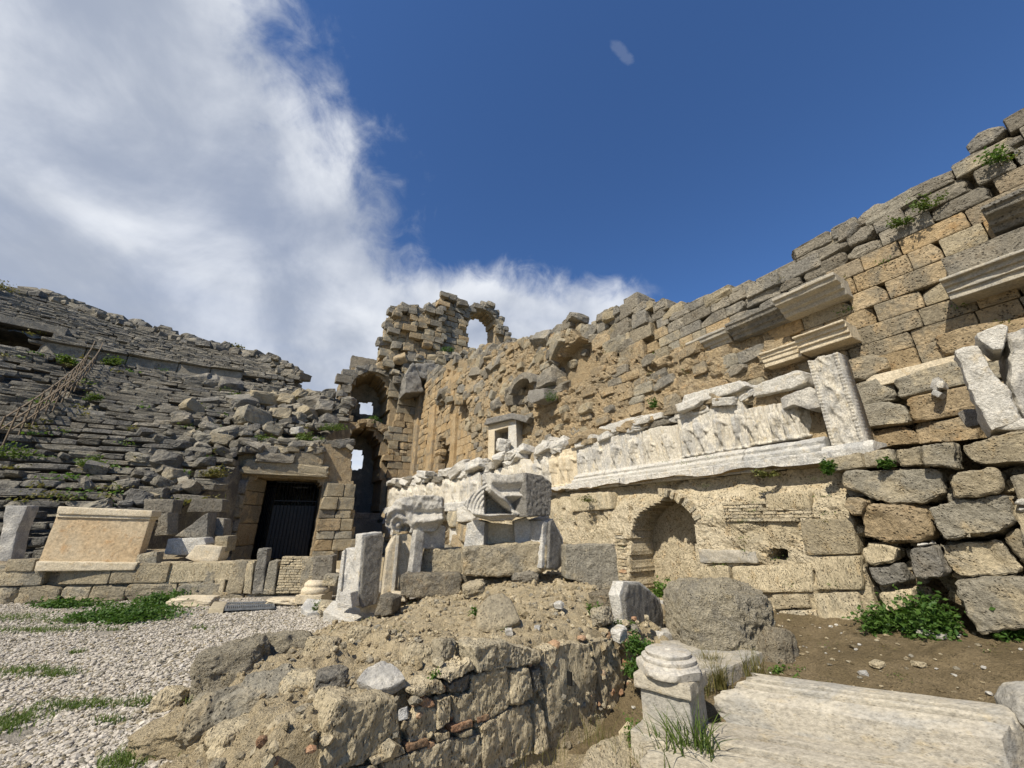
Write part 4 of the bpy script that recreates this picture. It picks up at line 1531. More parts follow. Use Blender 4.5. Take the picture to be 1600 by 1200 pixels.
p_hi = [p for p in fpoly]
courses(fm, 's', QF - 0.02, fpoly, lambda s, z: skiphole(s, z) | (s > 6.6), 3.9, 9.5, (0.27, 0.36), (0.36, 0.85), front_mat, 'ash', 0.004, 0.5, 0.012, a0=-3.0, a1=6.6, gap=0.010)
courses(fm, 's', QF - 0.02, fpoly, lambda s, z: skiphole(s, z) | (s < 6.6), 3.6, 14, (0.42, 0.56), (0.5, 1.1), front_mat, 'ash', 0.008, 0.5, 0.025, a0=6.6, gap=0.012)
courses(fm, 's', QF - 0.12, fpoly, lambda s, z: skiphole(s, z) | (s > 2.7), 2.2, 3.9, (0.34, 0.5), (0.5, 1.2), front_mat, 'rough', 0.03, 0.55, 0.07, a0=-3.5, a1=2.7, skip=0.06)
# heavy grey coping blocks along the broken top
for i in range(len(fpoly) - 6):
    (sa, za), (sb, zb) = fpoly[i + 1], fpoly[i + 2]
    L_ = abs(sb - sa)
    if L_ < 0.25 or sa > 20 or i < 3: continue
    x = 0
    while x < L_:
        w = random.uniform(0.36, 0.75)
        f_ = min(1, (x + w / 2) / L_)
        s_ = sa + (sb - sa) * f_; z_ = za + (zb - za) * f_
        h = random.uniform(0.22, 0.32)
        rgd = s_ > 7.0
        fm.add(SQ(s_, QF + random.uniform(0.30, 0.42) + (random.uniform(-0.15, 0.2) if rgd else 0), z_ - h * 0.25 + (random.uniform(-.2, .2) if rgd else -0.04)), WD, ND, UP, (w * 0.98, 0.8, h * (1.4 if rgd else 1.0)), random.choice(['grey', 'block', 'grey']), 'rough' if rgd else random.choice(['ash', 'seat']), 0.12 if rgd else 0.015)
        x += w
for i in range(90):      # tumbled blocks on the ruined middle stretch of the top
    s_ = random.uniform(6.8, 17)
    zt = max([z for (s0, z) in fpoly if abs(s0 - s_) < 1.5] + [8])
    k = random.uniform(0.3, 0.65)
    fm.add(SQ(s_, QF + random.uniform(0.05, 0.9), zt - random.uniform(0.3, 1.7)), WD, ND, UP, (k * 1.4, k, k * 0.8), random.choice(['grey', 'block', 'grey', 'tan']), 'rough', 0.3)
fm.finish()

# eroded rubble facing in the middle
NS0, NZ0 = ps(905, 575)


def core_front(s, z):
    sh = s.shape
    x, y = s.ravel(), z.ravel()
    P = np.stack([x, y, 0 * x], -1)
    wx = x + 0.10 * fbm(P * 1.2, 2, 3); wy = y + 0.06 * fbm(P * 1.2, 2, 6)
    row = np.floor(wy / 0.34)
    f1, f2, cid = worley2(wx / 0.5 + 0.5 * (row % 2), wy / 0.34, 12, 0.3)
    g1, g2, gid = worley2(x * 4.2, y * 4.2, 13)
    rel = 0.10 * (cid - 0.5) * sstep(0.0, 0.08, f2 - f1) - 0.06 * sstep(0.07, 0.0, f2 - f1) + 0.03 * (gid - 0.5) * sstep(0, 0.15, g2 - g1) + 0.05 * fbm(P * 3.2, 5, 14, 0.6) + 0.04 * fbm(P * 11, 3, 17) + 0.14 * fbm(P * 0.5, 3, 15) - 0.14 * sstep(0.40, 0.5, fbm(P * 2.6 + 9, 4, 16))
    bulge = 0.30 + 0.50 * sstep(12.5, 16.0, x) * sstep(10.5, 6.5, y) - 0.35 * sstep(5.5, 4.0, x)
    d = QF - bulge - rel
    d = d + 0.55 * np.clip(y - 9.6, 0, 5) * sstep(12, 14.5, x)
    nn = ((x - NS0) / 1.25) ** 2
    d = d + np.where((nn < 1) & (y > NZ0 - 0.75), 1.5 * np.sqrt(np.clip(1 - nn, 0, 1)) * sstep(NZ0 + 0.95 - 0.35 * nn, NZ0 + 0.70 - 0.35 * nn, y), 0)
    return d.reshape(sh)


cs = [p[0] for p in CORE]
HOLE1 = [ps(u, v) for u, v in ((1148, 586), (1148, 572), (1160, 569), (1163, 584))]
cell_wall('rubble_face', front, lambda s, z: core_in(s, z) & ~inpoly(HOLE1, s, z), min(cs), max(cs), 3.4, 13.6, 0.055, P_along_s, core_front, 0.9, 'core', 0.012, 9, smooth=False)
cst = Masonry(front, 'rubble_stone', 'small_rubble', 150)
zc_ = 3.7
while zc_ < 12.5:
    h = random.uniform(0.22, 0.34)
    sc_ = min(cs) + random.uniform(0, 0.4)
    while sc_ < max(cs):
        w = random.uniform(0.28, 0.75)
        if random.random() < 0.5 and core_in(np.array([sc_ + w / 2]), np.array([zc_ + h / 2]))[0] and ((sc_ - NS0) / 1.4) ** 2 + ((zc_ - NZ0) / 1.0) ** 2 > 1:
            qq = float(core_front(np.array([[sc_ + w / 2]]), np.array([[zc_ + h / 2]]))[0, 0])
            cst.add(SQ(sc_ + w / 2, qq + 0.11 + random.gauss(0, 0.03), zc_ + h / 2), WD, ND, UP, (w, 0.34, h), random.choice(['core', 'core', 'tan', 'block', 'grey']), random.choice(['rough', 'seat']), 0.05)
        sc_ += w
    zc_ += h
cst.finish()
cmx = Masonry(empty('ruin_boulders', SQ(15, QF - 0.6, 6), 'steep heap of grey and tan blocks spilling down beside the tower', 'rubble heap'), 'stone', 'small_stones', 280)
for i in range(230):
    u = random.uniform(690, 905); v = random.uniform(535, 690)
    if u > 760 and v > 700 - (u - 760) * 0.75: continue
    if u < 745 and v > 630: continue
    s_, z_ = ps(u, v)
    qq = float(core_front(np.array([[s_]]), np.array([[z_]]))[0, 0])
    k = random.choice([0.3, 0.38, 0.45, 0.55, 0.75]) * random.uniform(0.8, 1.15)
    cmx.add(SQ(s_, qq + 0.20, z_), WD, ND, UP, (k * 1.35, k, k * 0.8), random.choice(['grey', 'grey', 'block', 'tan']), random.choice(['rough', 'rough', 'ash']), 0.3)
cmx.finish()

# pilaster strips on the lit ochre wall near the tower
for i, (u0, u1, v0, v1) in enumerate(((641, 650, 742, 618), (668, 677, 738, 640), (706, 713, 735, 650))):
    a = ps(u0, v0); b = ps(u1, v0); t = ps((u0 + u1) / 2, v1)
    block('pilaster_strip', [SQ(a[0], QF - 0.22, a[1] - .4), SQ(b[0], QF - 0.22, a[1] - .4), SQ(b[0], QF - 0.22, t[1]), SQ(a[0], QF - 0.22, t[1])], ND * 0.5, 'orange', parent=front, bevel=0.03, L=0.4, rough=0.03, freq=2)
# dark room behind the small broken doorway
Vv, Fv = box_np(SQ((FW[0][0] + FW[-1][0]) / 2, QF + 2.2, FW[0][1] + 1.0), WD, ND, UP, (3.5, 0.3, 5.0))
put('inner_wall', Vv, Fv, M['grey'], front, smooth=False)


# mouldings: a cross-section pushed along the wall
def moulding(name, s0, s1, qw, prof, mat, label=None, cat=None, parent=None, **kw):
    pts = [SQ(s0, qw - o, z) for o, z in prof]
    kw.setdefault('bevel', 0.012); kw.setdefault('L', 0.14); kw.setdefault('rough', 0.010); kw.setdefault('freq', 5.0)
    return block(name, pts, WD * (s1 - s0), mat, label=label, cat=cat, parent=parent, smooth=False, **kw)


def cornice(z0, h, out):
    return [(-0.2, z0), (out * 0.45, z0), (out * 0.5, z0 + h * 0.25), (out * 0.62, z0 + h * 0.28), (out * 0.66, z0 + h * 0.5), (out * 0.9, z0 + h * 0.58), (out * 0.93, z0 + h * 0.8), (out, z0 + h * 0.84), (out, z0 + h), (-0.2, z0 + h)]


def archi(z0, h, out):
    return [(-0.2, z0), (out * 0.7, z0), (out * 0.7, z0 + h * 0.3), (out * 0.78, z0 + h * 0.32), (out * 0.78, z0 + h * 0.6), (out * 0.86, z0 + h * 0.62), (out * 0.86, z0 + h * 0.85), (out, z0 + h * 0.88), (out, z0 + h), (-0.2, z0 + h)]


moulding('cornice', 2.12, 3.15, QF, cornice(5.42, 0.34, 0.62), 'beam', 'projecting moulded cornice block high on the stage wall above the white pilaster', 'cornice')
moulding('cornice', 3.15, 4.25, QF, cornice(5.42, 0.34, 0.45), 'grey', 'broken grey cornice piece just left of the projecting cornice block', 'cornice')
moulding('cornice', 4.3, 5.3, QF, cornice(5.42, 0.32, 0.40), 'beam', 'grooved grey ledge farthest left of the cornice fragments on the stage wall', 'cornice')
moulding('architrave', 2.22, 3.02, QF, archi(4.58, 0.30, 0.55), 'marble_warm', 'pale banded architrave block directly above the top of the white pilaster', 'architrave')
moulding('architrave', 3.06, 3.75, QF, archi(4.58, 0.30, 0.32), 'marble_warm', 'plain pale architrave block set back left of the banded one', 'architrave')
moulding('architrave', -0.5, 1.02, QF, archi(4.66, 0.30, 0.55), 'beam', 'grey moulded architrave at the right edge over ochre masonry', 'architrave')
moulding('cornice', -2.6, 0.40, QF, cornice(5.46, 0.32, 0.55), 'grey', 'thick grey cornice block at the upper right edge of the stage wall', 'cornice')
moulding('frieze_block', -2.6, 0.95, QF, [(-0.2, 4.98), (0.30, 4.98), (0.32, 5.36), (-0.2, 5.36)], 'grey', 'plain grey frieze block between architrave and cornice at the right edge', 'frieze block')
moulding('ledge_course', 0.9, 2.3, QF, [(-0.2, 3.72), (0.12, 3.72), (0.12, 3.92), (-0.2, 3.92)], 'marble_warm', 'long flat pale ledge stone low on the stage wall right of the white pilaster', 'ledge')
# round-headed broken gable piece lodged in the ruin
c = ps(840, 612); pts = []
for i in range(13):
    t = math.pi * i / 12
    pts.append(SQ(c[0] + 0.95 * math.cos(t), 7.55, c[1] + 0.62 * math.sin(t)))
for i in range(12, -1, -1):
    t = math.pi * i / 12
    pts.append(SQ(c[0] + 0.70 * math.cos(t), 7.55, c[1] + 0.36 * math.sin(t)))
block('arched_gable', pts, ND * 0.5, 'grey', 'curved grey gable fragment lodged in the ruined wall above the white door frame', 'gable fragment', bevel=0.02, L=0.15, rough=0.02)
traced('gable_block', [(822, 626), (826, 610), (850, 606), (850, 622), (832, 630)], SQ(13, 7.45, 6), -ND, 0.6, 'slate', label='dark squared block under the curved gable fragment', cat='stone block', bevel=0.03, L=0.2, rough=0.02)

# =================================================================== PODIUM IN FRONT OF THE STAGE WALL
QL, QR = 6.4, 7.0
pod = empty('stage_podium', SQ(6, QL, 0), 'rough masonry podium wall with an arched niche below the carved marble frieze', 'podium')
V, F = [], []
ss = np.arange(-8, 30.2, 0.12); qq = np.arange(6.42, 8.7, 0.12)
S_, Q_ = np.meshgrid(ss, qq, indexing='ij')
P = np.stack([S_.ravel(), Q_.ravel(), 0 * S_.ravel()], -1)
Z_ = 2.42 + 1.38 * sstep(7.05, 7.25, Q_) * sstep(2.3, 2.6, S_) + 0.25 * sstep(2.6, 0.5, S_) * sstep(6.8, 8.2, Q_) + (0.13 * fbm(P * 1.8, 5, 41)).reshape(S_.shape)
V = np.stack([WD.x * S_ + ND.x * Q_, WD.y * S_ + ND.y * Q_, Z_], -1).reshape(-1, 3)
I = np.arange(S_.size).reshape(S_.shape)
F = np.stack([I[:-1, :-1], I[1:, :-1], I[1:, 1:], I[:-1, 1:]], -1).reshape(-1, 4)
put('podium_top', V, F, M['core'], pod)

# lower wall: mortar and rubble, arched niche
NICHE = [ps(u, v, QL) for u, v in ((1087, 948), (1087, 830), (1085, 800), (1070, 784), (1050, 779), (1028, 781), (1005, 794), (990, 812), (985, 835), (984, 948))]
NICHE[0] = (NICHE[0][0], -0.3); NICHE[-1] = (NICHE[-1][0], -0.3)
WIN = [ps(u, v, QL) for u, v in ((1201, 876), (1202, 858), (1228, 857), (1231, 874))]
S_CORNER = ps(1345, 860, QL)[0]


def low_front(s, z):
    sh = s.shape
    x, y = s.ravel(), z.ravel()
    P = np.stack([x, y, 0 * x], -1)
    wy = y + 0.06 * fbm(P * 1.5, 2, 53)
    f1, f2, cid = worley2((x + 0.2 * fbm(P * 2, 2, 51)) * 2.6, wy * 6.0, 52, 0.8)
    band = sstep(0.1, 0.45, fbm(P * np.array([0.6, 0.9, 1.0]) + 3, 3, 54) + 0.2)
    rel = 0.075 * (cid - 0.4) * sstep(0.02, 0.16, f2 - f1) * band + 0.06 * fbm(P * 1.3, 4, 55) + 0.045 * fbm(P * 6, 5, 56, 0.65) - 0.07 * sstep(0.28, 0.5, fbm(P * 2.6 + 5, 4, 59))
    top = 0.30 * sstep(1.75, 2.4, y + 0.25 * fbm(P * 0.8, 3, 58))
    return (QL - rel + top).reshape(sh)


lmask = lambda s, z: (z < 2.40 + 0.10 * vnoise(np.stack([s.ravel() * 2, 0 * s.ravel(), 0 * s.ravel()], -1), 3).reshape(s.shape)) & ~inpoly(NICHE, s, z) & ~inpoly(WIN, s, z) & (s > S_CORNER)
cell_wall('mortar_face', pod, lmask, S_CORNER - 0.1, 22, -0.4, 2.7, 0.04, P_along_s, low_front, 0.85, 'plaster', 0.008, 5, smooth=False)


def nic_front(s, z):
    sh = s.shape
    P = np.stack([s.ravel(), z.ravel(), 0 * s.ravel()], -1)
    return (QL + 0.68 - 0.05 * fbm(P * 2, 4, 61).reshape(sh) - 0.02 * fbm(P * 9, 3, 62).reshape(sh))


na0, na1 = min(p[0] for p in NICHE), max(p[0] for p in NICHE)
cell_wall('niche_back', pod, lambda s, z: s > -99, na0 - 0.3, na1 + 0.3, -0.4, 2.4, 0.05, P_along_s, nic_front, 0.2, 'plaster', 0.006, 6, smooth=True)
pm2 = Masonry(pod, 'brick', 'small_bricks', 200)
# brick arch ring and brick jamb on the far side
ncx = (na0 + na1) / 2; nrx = (na1 - na0) / 2 * 0.98
ntop = max(p[1] for p in NICHE); ncz = ntop - nrx * 0.72
arch_ring(pm2, QL + 0.0, ncx, ncz, nrx + 0.07, nrx * 0.72 + 0.07, 1.7, math.pi - 0.02, 22, 0.15, 0.4, 'plaster', 's', 'brick', 'ash')
z = 0.1
while z < ncz:
    pm2.add(SQ(na1 + 0.09, QL + 0.28 + random.gauss(0, .01), z), WD, ND, UP, (0.24, 0.64, 0.055), 'plaster' if random.random() < 0.7 else 'brick', 'ash', 0.01)
    z += 0.066
pm2.finish()
# worked stones seen in the mortar face
LQ = SQ(0, QL - 0.05)
for px_, mt in (([(1090, 858), (1180, 861), (1183, 880), (1092, 880)], 'beam'), ([(1143, 886), (1268, 880), (1269, 925), (1146, 926)], 'tuff'), ([(1092, 884), (1138, 884), (1140, 925), (1096, 916)], 'tuff'), ([(1250, 812), (1332, 810), (1342, 866), (1256, 868)], 'block'), ([(1272, 871), (1344, 869), (1348, 922), (1275, 922)], 'tuff'), ([(1270, 928), (1340, 925), (1354, 980), (1282, 986)], 'tuff'), ([(1195, 772), (1262, 768), (1268, 795), (1200, 798)], 'tuff'), ([(890, 772), (950, 768), (955, 795), (892, 800)], 'tuff'), ([(1205, 930), (1262, 928), (1266, 950), (1212, 952)], 'plaster'), ([(1215, 955), (1275, 952), (1280, 978), (1225, 980)], 'plaster'),
                ([(1290, 716), (1345, 706), (1350, 730), (1296, 738)], 'block'), ([(1348, 706), (1392, 700), (1398, 726), (1352, 730)], 'block')):
    traced('stone', px_, LQ, -ND, 0.35, mt, parent=pod, bevel=0.03, L=0.07, rough=0.016, freq=8)
pA = hit_q(1268, 800, QL - 0.04); pB = hit_q(1130, 803, QL - 0.04)
dxs = WD
zb = hit_q(1200, 815, QL).z
thin_courses(pod, Vector((pA.x, pA.y, zb)), WD, (pB - pA).dot(WD), 0.0, 0.30, 0.05, -ND, 'plaster', 0.2, 0.2, 0.42)

# big loose masonry to the right: the blocks have come apart, dark gaps between
brk = empty('block_wall', SQ(1, QL - 0.1, 0.3), 'wall of big loosened stone blocks with dark gaps at right', 'wall')
QB = QL - 0.12
BL = [('block', [(1318, 760), (1319, 738), (1400, 730), (1462, 728), (1473, 738), (1476, 772), (1440, 786), (1390, 787), (1362, 780), (1340, 768)]),
      ('block', [(1481, 752), (1500, 738), (1553, 731), (1564, 742), (1566, 766), (1530, 775), (1490, 779)]),
      ('tan', [(1317, 791), (1325, 776), (1350, 783), (1344, 804), (1330, 806)]),
      ('tan', [(1344, 806), (1356, 792), (1420, 788), (1445, 797), (1455, 832), (1442, 844), (1382, 848), (1350, 838)]),
      ('block', [(1448, 792), (1500, 781), (1570, 773), (1588, 818), (1562, 834), (1475, 842), (1458, 822)]),
      ('tuff', [(1343, 857), (1355, 848), (1405, 856), (1400, 876), (1362, 884), (1347, 870)]),
      ('grey', [(1357, 888), (1405, 881), (1415, 908), (1378, 917), (1362, 906)]),
      ('grey', [(1420, 858), (1457, 853), (1477, 893), (1468, 903), (1431, 903)]),
      ('block', [(1465, 850), (1530, 843), (1560, 843), (1598, 890), (1594, 899), (1500, 904), (1481, 890)]),
      ('block', [(1563, 839), (1600, 826), (1650, 830), (1650, 885), (1612, 894), (1590, 868)]),
      ('block', [(1488, 908), (1600, 903), (1660, 905), (1660, 985), (1530, 990), (1505, 950)]),
      ('block', [(1576, 742), (1610, 733), (1680, 728), (1690, 800), (1606, 806), (1596, 790)]),
      ('block', [(1398, 702), (1434, 698), (1440, 727), (1408, 729)]), ('block', [(1440, 697), (1488, 690), (1493, 732), (1462, 727), (1444, 727)]),
      ('block', [(1497, 695), (1540, 682), (1600, 668), (1660, 660), (1680, 712), (1600, 724), (1540, 729), (1512, 720)]),
      ('tuff', [(1372, 928), (1424, 920), (1426, 948), (1384, 956)]), ('marble', [(1430, 850), (1450, 847), (1452, 852), (1431, 855)]), ('marble', [(1585, 782), (1600, 780), (1601, 787), (1586, 789)]), ('marble', [(1588, 792), (1606, 789), (1607, 798), (1590, 800)]),
      ('grey', [(1612, 810), (1690, 802), (1700, 822), (1655, 828)]), ('block', [(1668, 905), (1780, 895), (1790, 985), (1668, 988)]), ('block', [(1662, 830), (1770, 820), (1780, 890), (1664, 898)])]
for i, (mt, px_) in enumerate(BL):
    big = (max(p[0] for p in px_) - min(p[0] for p in px_)) > 60
    traced('stone', px_, SQ(0, QB + random.uniform(-0.10, 0.08)), -ND, 0.6 if big else 0.3, mt, parent=brk, bevel=0.020 if big else 0.015, L=0.04, rough=0.022, freq=10, segs=1, lowrough=0.03 if big else 0.0)
sE = ps(1670, 850, QB)[0]
be = Masonry(brk, 'stone', 'small_stones', 60)
courses(be, 's', QB, [(-8, 0.2), (sE, 0.2), (sE + 0.35, 2.5), (-8, 2.5)], None, 0.25, 2.5, (0.45, 0.6), (0.7, 1.3), lambda a, z, t: random.choice(['block', 'grey', 'block']), 'rough', 0.03, 0.6, 0.06)
be.finish()
V, F = box_np(SQ(-1.5, QL + 0.75, 1.2), WD, ND, UP, (8.2, 0.3, 2.6))
put('inner_core', V, F, M['core'], brk, smooth=False)

bk = Masonry(brk, 'chinking_stone', 'small_stones', 90)
for i in range(80):
    p = hit_q(random.uniform(1335, 1660), random.uniform(735, 950), QL + random.uniform(0.12, 0.3))
    k = random.uniform(0.08, 0.2)
    bk.add(p, WD, ND, UP, (k * 1.5, k, k * 0.8), random.choice(['block', 'grey', 'tuff', 'core']), 'rough', 0.3)
bk.finish()

# =================================================================== CARVED MARBLE FRIEZE
def caps_depth(x, z, caps):
    d = np.zeros(x.shape)
    for (x0, z0, x1, z1, r0, r1) in caps:
        dx, dz = x1 - x0, z1 - z0
        L2 = dx * dx + dz * dz + 1e-9
        t = np.clip(((x - x0) * dx + (z - z0) * dz) / L2, 0, 1)
        r = r0 + (r1 - r0) * t
        dd = (x - x0 - t * dx) ** 2 + (z - z0 - t * dz) ** 2
        d = np.maximum(d, np.sqrt(np.clip(r * r - dd, 0, None)))
    return d


def figure_caps(xf, H, rg, k=1.0):
    """a standing draped person in low relief, about k*H tall"""
    h = H * k
    lean = rg.uniform(-0.06, 0.06) * h
    hip = (xf, 0.48 * h); sh = (xf + lean, 0.78 * h); hd = (xf + lean * 1.2, 0.92 * h)
    c = [(hip[0], hip[1], sh[0], sh[1], 0.105 * h, 0.115 * h), (hd[0], hd[1], hd[0], hd[1] + 0.015 * h, 0.072 * h, 0.066 * h)]
    st = rg.uniform(0.05, 0.13) * h
    for sgn in (-1, 1):
        kn = (xf + sgn * st * 0.6, 0.25 * h); ft = (xf + sgn * st, 0.02 * h)
        c.append((hip[0], hip[1], kn[0], kn[1], 0.085 * h, 0.06 * h)); c.append((kn[0], kn[1], ft[0], ft[1], 0.058 * h, 0.045 * h))
        el = (sh[0] + sgn * rg.uniform(0.12, 0.2) * h, sh[1] - rg.uniform(0.05, 0.22) * h)
        ha = (el[0] + sgn * rg.uniform(-0.1, 0.14) * h, el[1] + rg.uniform(-0.2, 0.2) * h)
        c.append((sh[0] + sgn * 0.08 * h, sh[1], el[0], el[1], 0.045 * h, 0.036 * h)); c.append((el[0], el[1], ha[0], ha[1], 0.036 * h, 0.028 * h))
    return c


def relief_panel(parent, A, dr, W, H, out, seed, nfig, drap=0.0, broken=0.05, cell=0.018, mat='relief', thick=0.3, name='relief_panel'):
    """A: bottom-left corner in the wall; dr: direction; out: outward normal"""
    rg = np.random.default_rng(seed)
    figs = [figure_caps((i + 0.5) / nfig * W + rg.uniform(-0.06, 0.06), H, rg, rg.uniform(0.78, 0.93)) for i in range(nfig)]

    def fr(a, z):
        x, y = a.ravel(), z.ravel()
        P = np.stack([x, y, 0 * x + seed], -1)
        wx = x + 0.02 * fbm(P * 5, 3, seed); wy = y + 0.02 * fbm(P * 5, 3, seed + 2)
        d = np.zeros(x.shape)
        for c in figs:
            d = np.maximum(d, 1.9 * caps_depth(wx, wy, c))
        fold = np.sin(wx * 75 + 5 * fbm(P * 2.2, 3, seed + 4)) * 0.016
        d = d + fold * (np.clip(d * 14, 0, 1) * 0.9 + drap)
        d = d + 0.010 * fbm(P * np.array([9, 4, 1]), 4, seed + 7, 0.6) + 0.008 * fbm(P * 22, 3, seed + 8)
        d = d * sstep(-0.01, 0.04, y) + 0.05 * sstep(0.05, 0.03, y)
        return -d.reshape(a.shape)

    A = np.array(A); dr_ = np.array(dr); o_ = np.array(out)

    def Pm(a, d, z):
        return A + np.outer(a, dr_) + np.outer(d, -o_) + np.outer(z, [0, 0, 1])

    def mk(a, z):
        n = vnoise(np.stack([a.ravel() * 1.8, 0 * a.ravel(), 0 * a.ravel() + seed], -1), seed).reshape(a.shape)
        return z < H * (1 - broken * (1 + n))

    return cell_wall(name, parent, mk, 0, W, 0, H, cell, Pm, fr, thick, mat, 0.003, seed, smooth=True)


frieze = empty('marble_frieze', SQ(5.5, QR, 2.45), 'long white marble frieze carved with standing figures on the podium', 'frieze')
ed = [(903, 743, 690, 4), (1008, 728, 669, 2), (1066, 716, 655, 4), (1174, 696, 628, 3), (1254, 683, 622, 0)]
for i in range(4):
    u0, vb0, vt0, nf = ed[i]; u1, vb1, vt1, _ = ed[i + 1]
    a = hit_q(u0, vb0, QR); b = hit_q(u1, vb1, QR); ta = hit_q(u0, vt0, QR); tb = hit_q(u1, vt1 if i != 1 else 657, QR)
    s0, s1 = b.dot(WD), a.dot(WD)
    zb = (a.z + b.z) / 2; zt = (ta.z + tb.z) / 2 + (0.10 if i == 2 else 0)
    relief_panel(frieze, SQ(s0 + 0.01, QR + random.uniform(-.02, .02), zb - 0.02), WD, s1 - s0 - 0.02, zt - zb, -ND, 20 + i, nf, drap=0.9 if i == 3 else (0.5 if i == 0 else 0.35))
# stepped base under the figures, in lengths
sL, sR = hit_q(903, 745, QR).dot(WD), hit_q(1290, 690, QR).dot(WD)
x = sR - 0.15
while x < sL:
    w = min(random.uniform(0.9, 1.8), sL - x + 0.05)
    o_ = random.uniform(-0.02, 0.03)
    moulding('base_course', x, x + w - 0.012, QR, [(-0.3, 2.36), (0.42 + o_, 2.36), (0.42 + o_, 2.54), (0.30 + o_, 2.56), (-0.3, 2.56)], 'marble', parent=frieze, bevel=0.02, L=0.10, rough=0.014, freq=6)
    x += w
x = sR - 0.05
while x < sL - 0.05:
    w = min(random.uniform(0.8, 1.5), sL - x)
    o_ = random.uniform(-0.03, 0.02)
    moulding('base_moulding', x, x + w - 0.012, QR, [(-0.3, 2.56), (0.26 + o_, 2.56), (0.27 + o_, 2.63), (0.18 + o_, 2.68), (0.20 + o_, 2.73), (0.10, 2.80), (-0.3, 2.80)], 'marble', parent=frieze, bevel=0.012, L=0.09, rough=0.012, freq=7)
    x += w
frQ = lambda out: SQ(0, QR - out)
for px_, out, dp, mt, lb in (
    ([(1062, 640), (1068, 617), (1155, 594), (1166, 602), (1150, 612), (1078, 632)], 0.10, 0.7, 'marble', 'long tilted white cornice slab lying on top of the frieze'),
    ([(1108, 640), (1110, 628), (1160, 605), (1170, 612), (1168, 626)], -0.02, 0.6, 'marble_warm', 'yellowish block under the tilted slab on the frieze'),
    ([(1052, 655), (1055, 638), (1104, 627), (1108, 642), (1075, 652)], 0.02, 0.5, 'marble', 'grey white block left of the yellowish block on the frieze'),
    ([(932, 682), (936, 668), (985, 652), (1033, 644), (1034, 652), (990, 668)], 0.0, 0.5, 'marble', 'thin split white slab on the left part of the frieze'),
    ([(962, 676), (1000, 664), (1060, 648), (1050, 660), (1005, 672), (965, 685)], -0.02, 0.4, 'grey', 'grey bedding stone under the split slab'),
    ([(1176, 620), (1178, 602), (1245, 577), (1254, 580), (1258, 598), (1240, 606)], 0.08, 0.8, 'marble', 'moulded white block at the right end of the frieze top'),
    ([(1175, 640), (1180, 614), (1240, 604), (1248, 622), (1200, 640)], -0.06, 0.6, 'core', 'lump of old mortar under the moulded white block'),
    ([(1222, 640), (1218, 622), (1262, 604), (1280, 612), (1284, 636), (1262, 640), (1240, 632)], 0.16, 0.6, 'marble_grey', 'broken carved capital jutting over the frieze corner')):
    traced('frieze_block', px_, frQ(out), -ND, dp, mt, label=lb, cat='stone block', bevel=0.025, L=0.05, rough=0.016, freq=8)
ft = Masonry(frieze, 'top_stone', 'small_stones', 90)
for i in range(70):
    s_ = random.uniform(sR + 0.15, sL)
    zt = np.interp(s_, [2.6, 3.2, 4.2, 5.2, 8.3], [3.72, 3.80, 3.85, 3.78, 3.72])
    k = random.uniform(0.14, 0.36)
    ft.add(SQ(s_, QR + random.uniform(0.0, 0.45), zt + random.uniform(-0.12, 0.10)), WD, ND, UP, (k * 1.7, k * 1.1, k * 0.6), random.choice(['marble', 'marble', 'marble_grey', 'core']), 'rough', 0.15)
ft.finish()
# return side of the frieze (in its own shade, facing the viewer's side)
a = hit_q(1254, 683, QR); b = hit_s(1297, 695, a.dot(WD) - 0.02)
relief_panel(frieze, a - WD * 0.02, ND, 0.75, hit_q(1254, 622, QR).z - a.z, -WD, 61, 2, 0.8, 0.1, name='return_panel')

# tall carved pilaster
pil = empty('carved_pilaster', SQ(2.3, QR - 0.15, 2.55), 'tall white marble pilaster carved with scrolls standing at the right end of the frieze', 'pilaster')
A = hit_q(1352, 690, QR - 0.2); B = hit_q(1300, 700, QR - 0.2); Tt = hit_q(1289, 553, QR - 0.2)
wid = (B - A).dot(WD); hgt = Tt.z - A.z


def pil_front(a, z):
    x, y = a.ravel(), z.ravel()
    P = np.stack([x, y, 0 * x], -1)
    xc = x - wid / 2
    sc_ = np.sin(y * 15) * wid * 0.13
    vine = np.exp(-((xc - sc_) / 0.03) ** 2) * 0.03
    ros = 0
    for k in range(9):
        cy = 0.1 + k * hgt / 9; cx = (0.09 if k % 2 else -0.09)
        rr_ = np.hypot((xc - cx * 0.8), (y - cy))
        ros = np.maximum(ros, 0.035 * np.exp(-(rr_ / 0.055) ** 2) * (0.75 + 0.25 * np.cos(6 * np.arctan2(y - cy, xc - cx * 0.8))))
    ribs = 0.012 * (np.sin(np.abs(xc) * 210) > 0) * (np.abs(xc) > wid * 0.34)
    bead = 0.008 * np.sin(y * 120) * (np.abs(np.abs(xc) - wid * 0.40) < 0.03)
    ed_ = -0.02 * (np.abs(xc) < wid * 0.33)
    d = vine + ros + ribs + bead + ed_ + 0.018 * fbm(P * 9, 4, 5, 0.6)
    return -d.reshape(a.shape)


A_ = np.array(A); cell_wall('shaft', pil, lambda a, z: z < hgt * (1 - 0.02 * (1 + vnoise(np.stack([a.ravel() * 9, 0 * a.ravel(), 0 * a.ravel()], -1), 4).reshape(a.shape))), 0, wid, 0, hgt, 0.014,
                            lambda a, d, z: A_ + np.outer(a, np.array(WD)) + np.outer(d, np.array(ND)) + np.outer(z, [0, 0, 1]), pil_front, 0.34, 'relief', 0.0, 3, smooth=True)
moulding('plinth', A.dot(WD) - 0.10, B.dot(WD) + 0.10, QR - 0.2, [(-0.4, A.z - 0.20), (0.12, A.z - 0.20), (0.12, A.z - 0.08), (0.06, A.z), (-0.4, A.z)], 'marble', parent=pil, L=0.06)

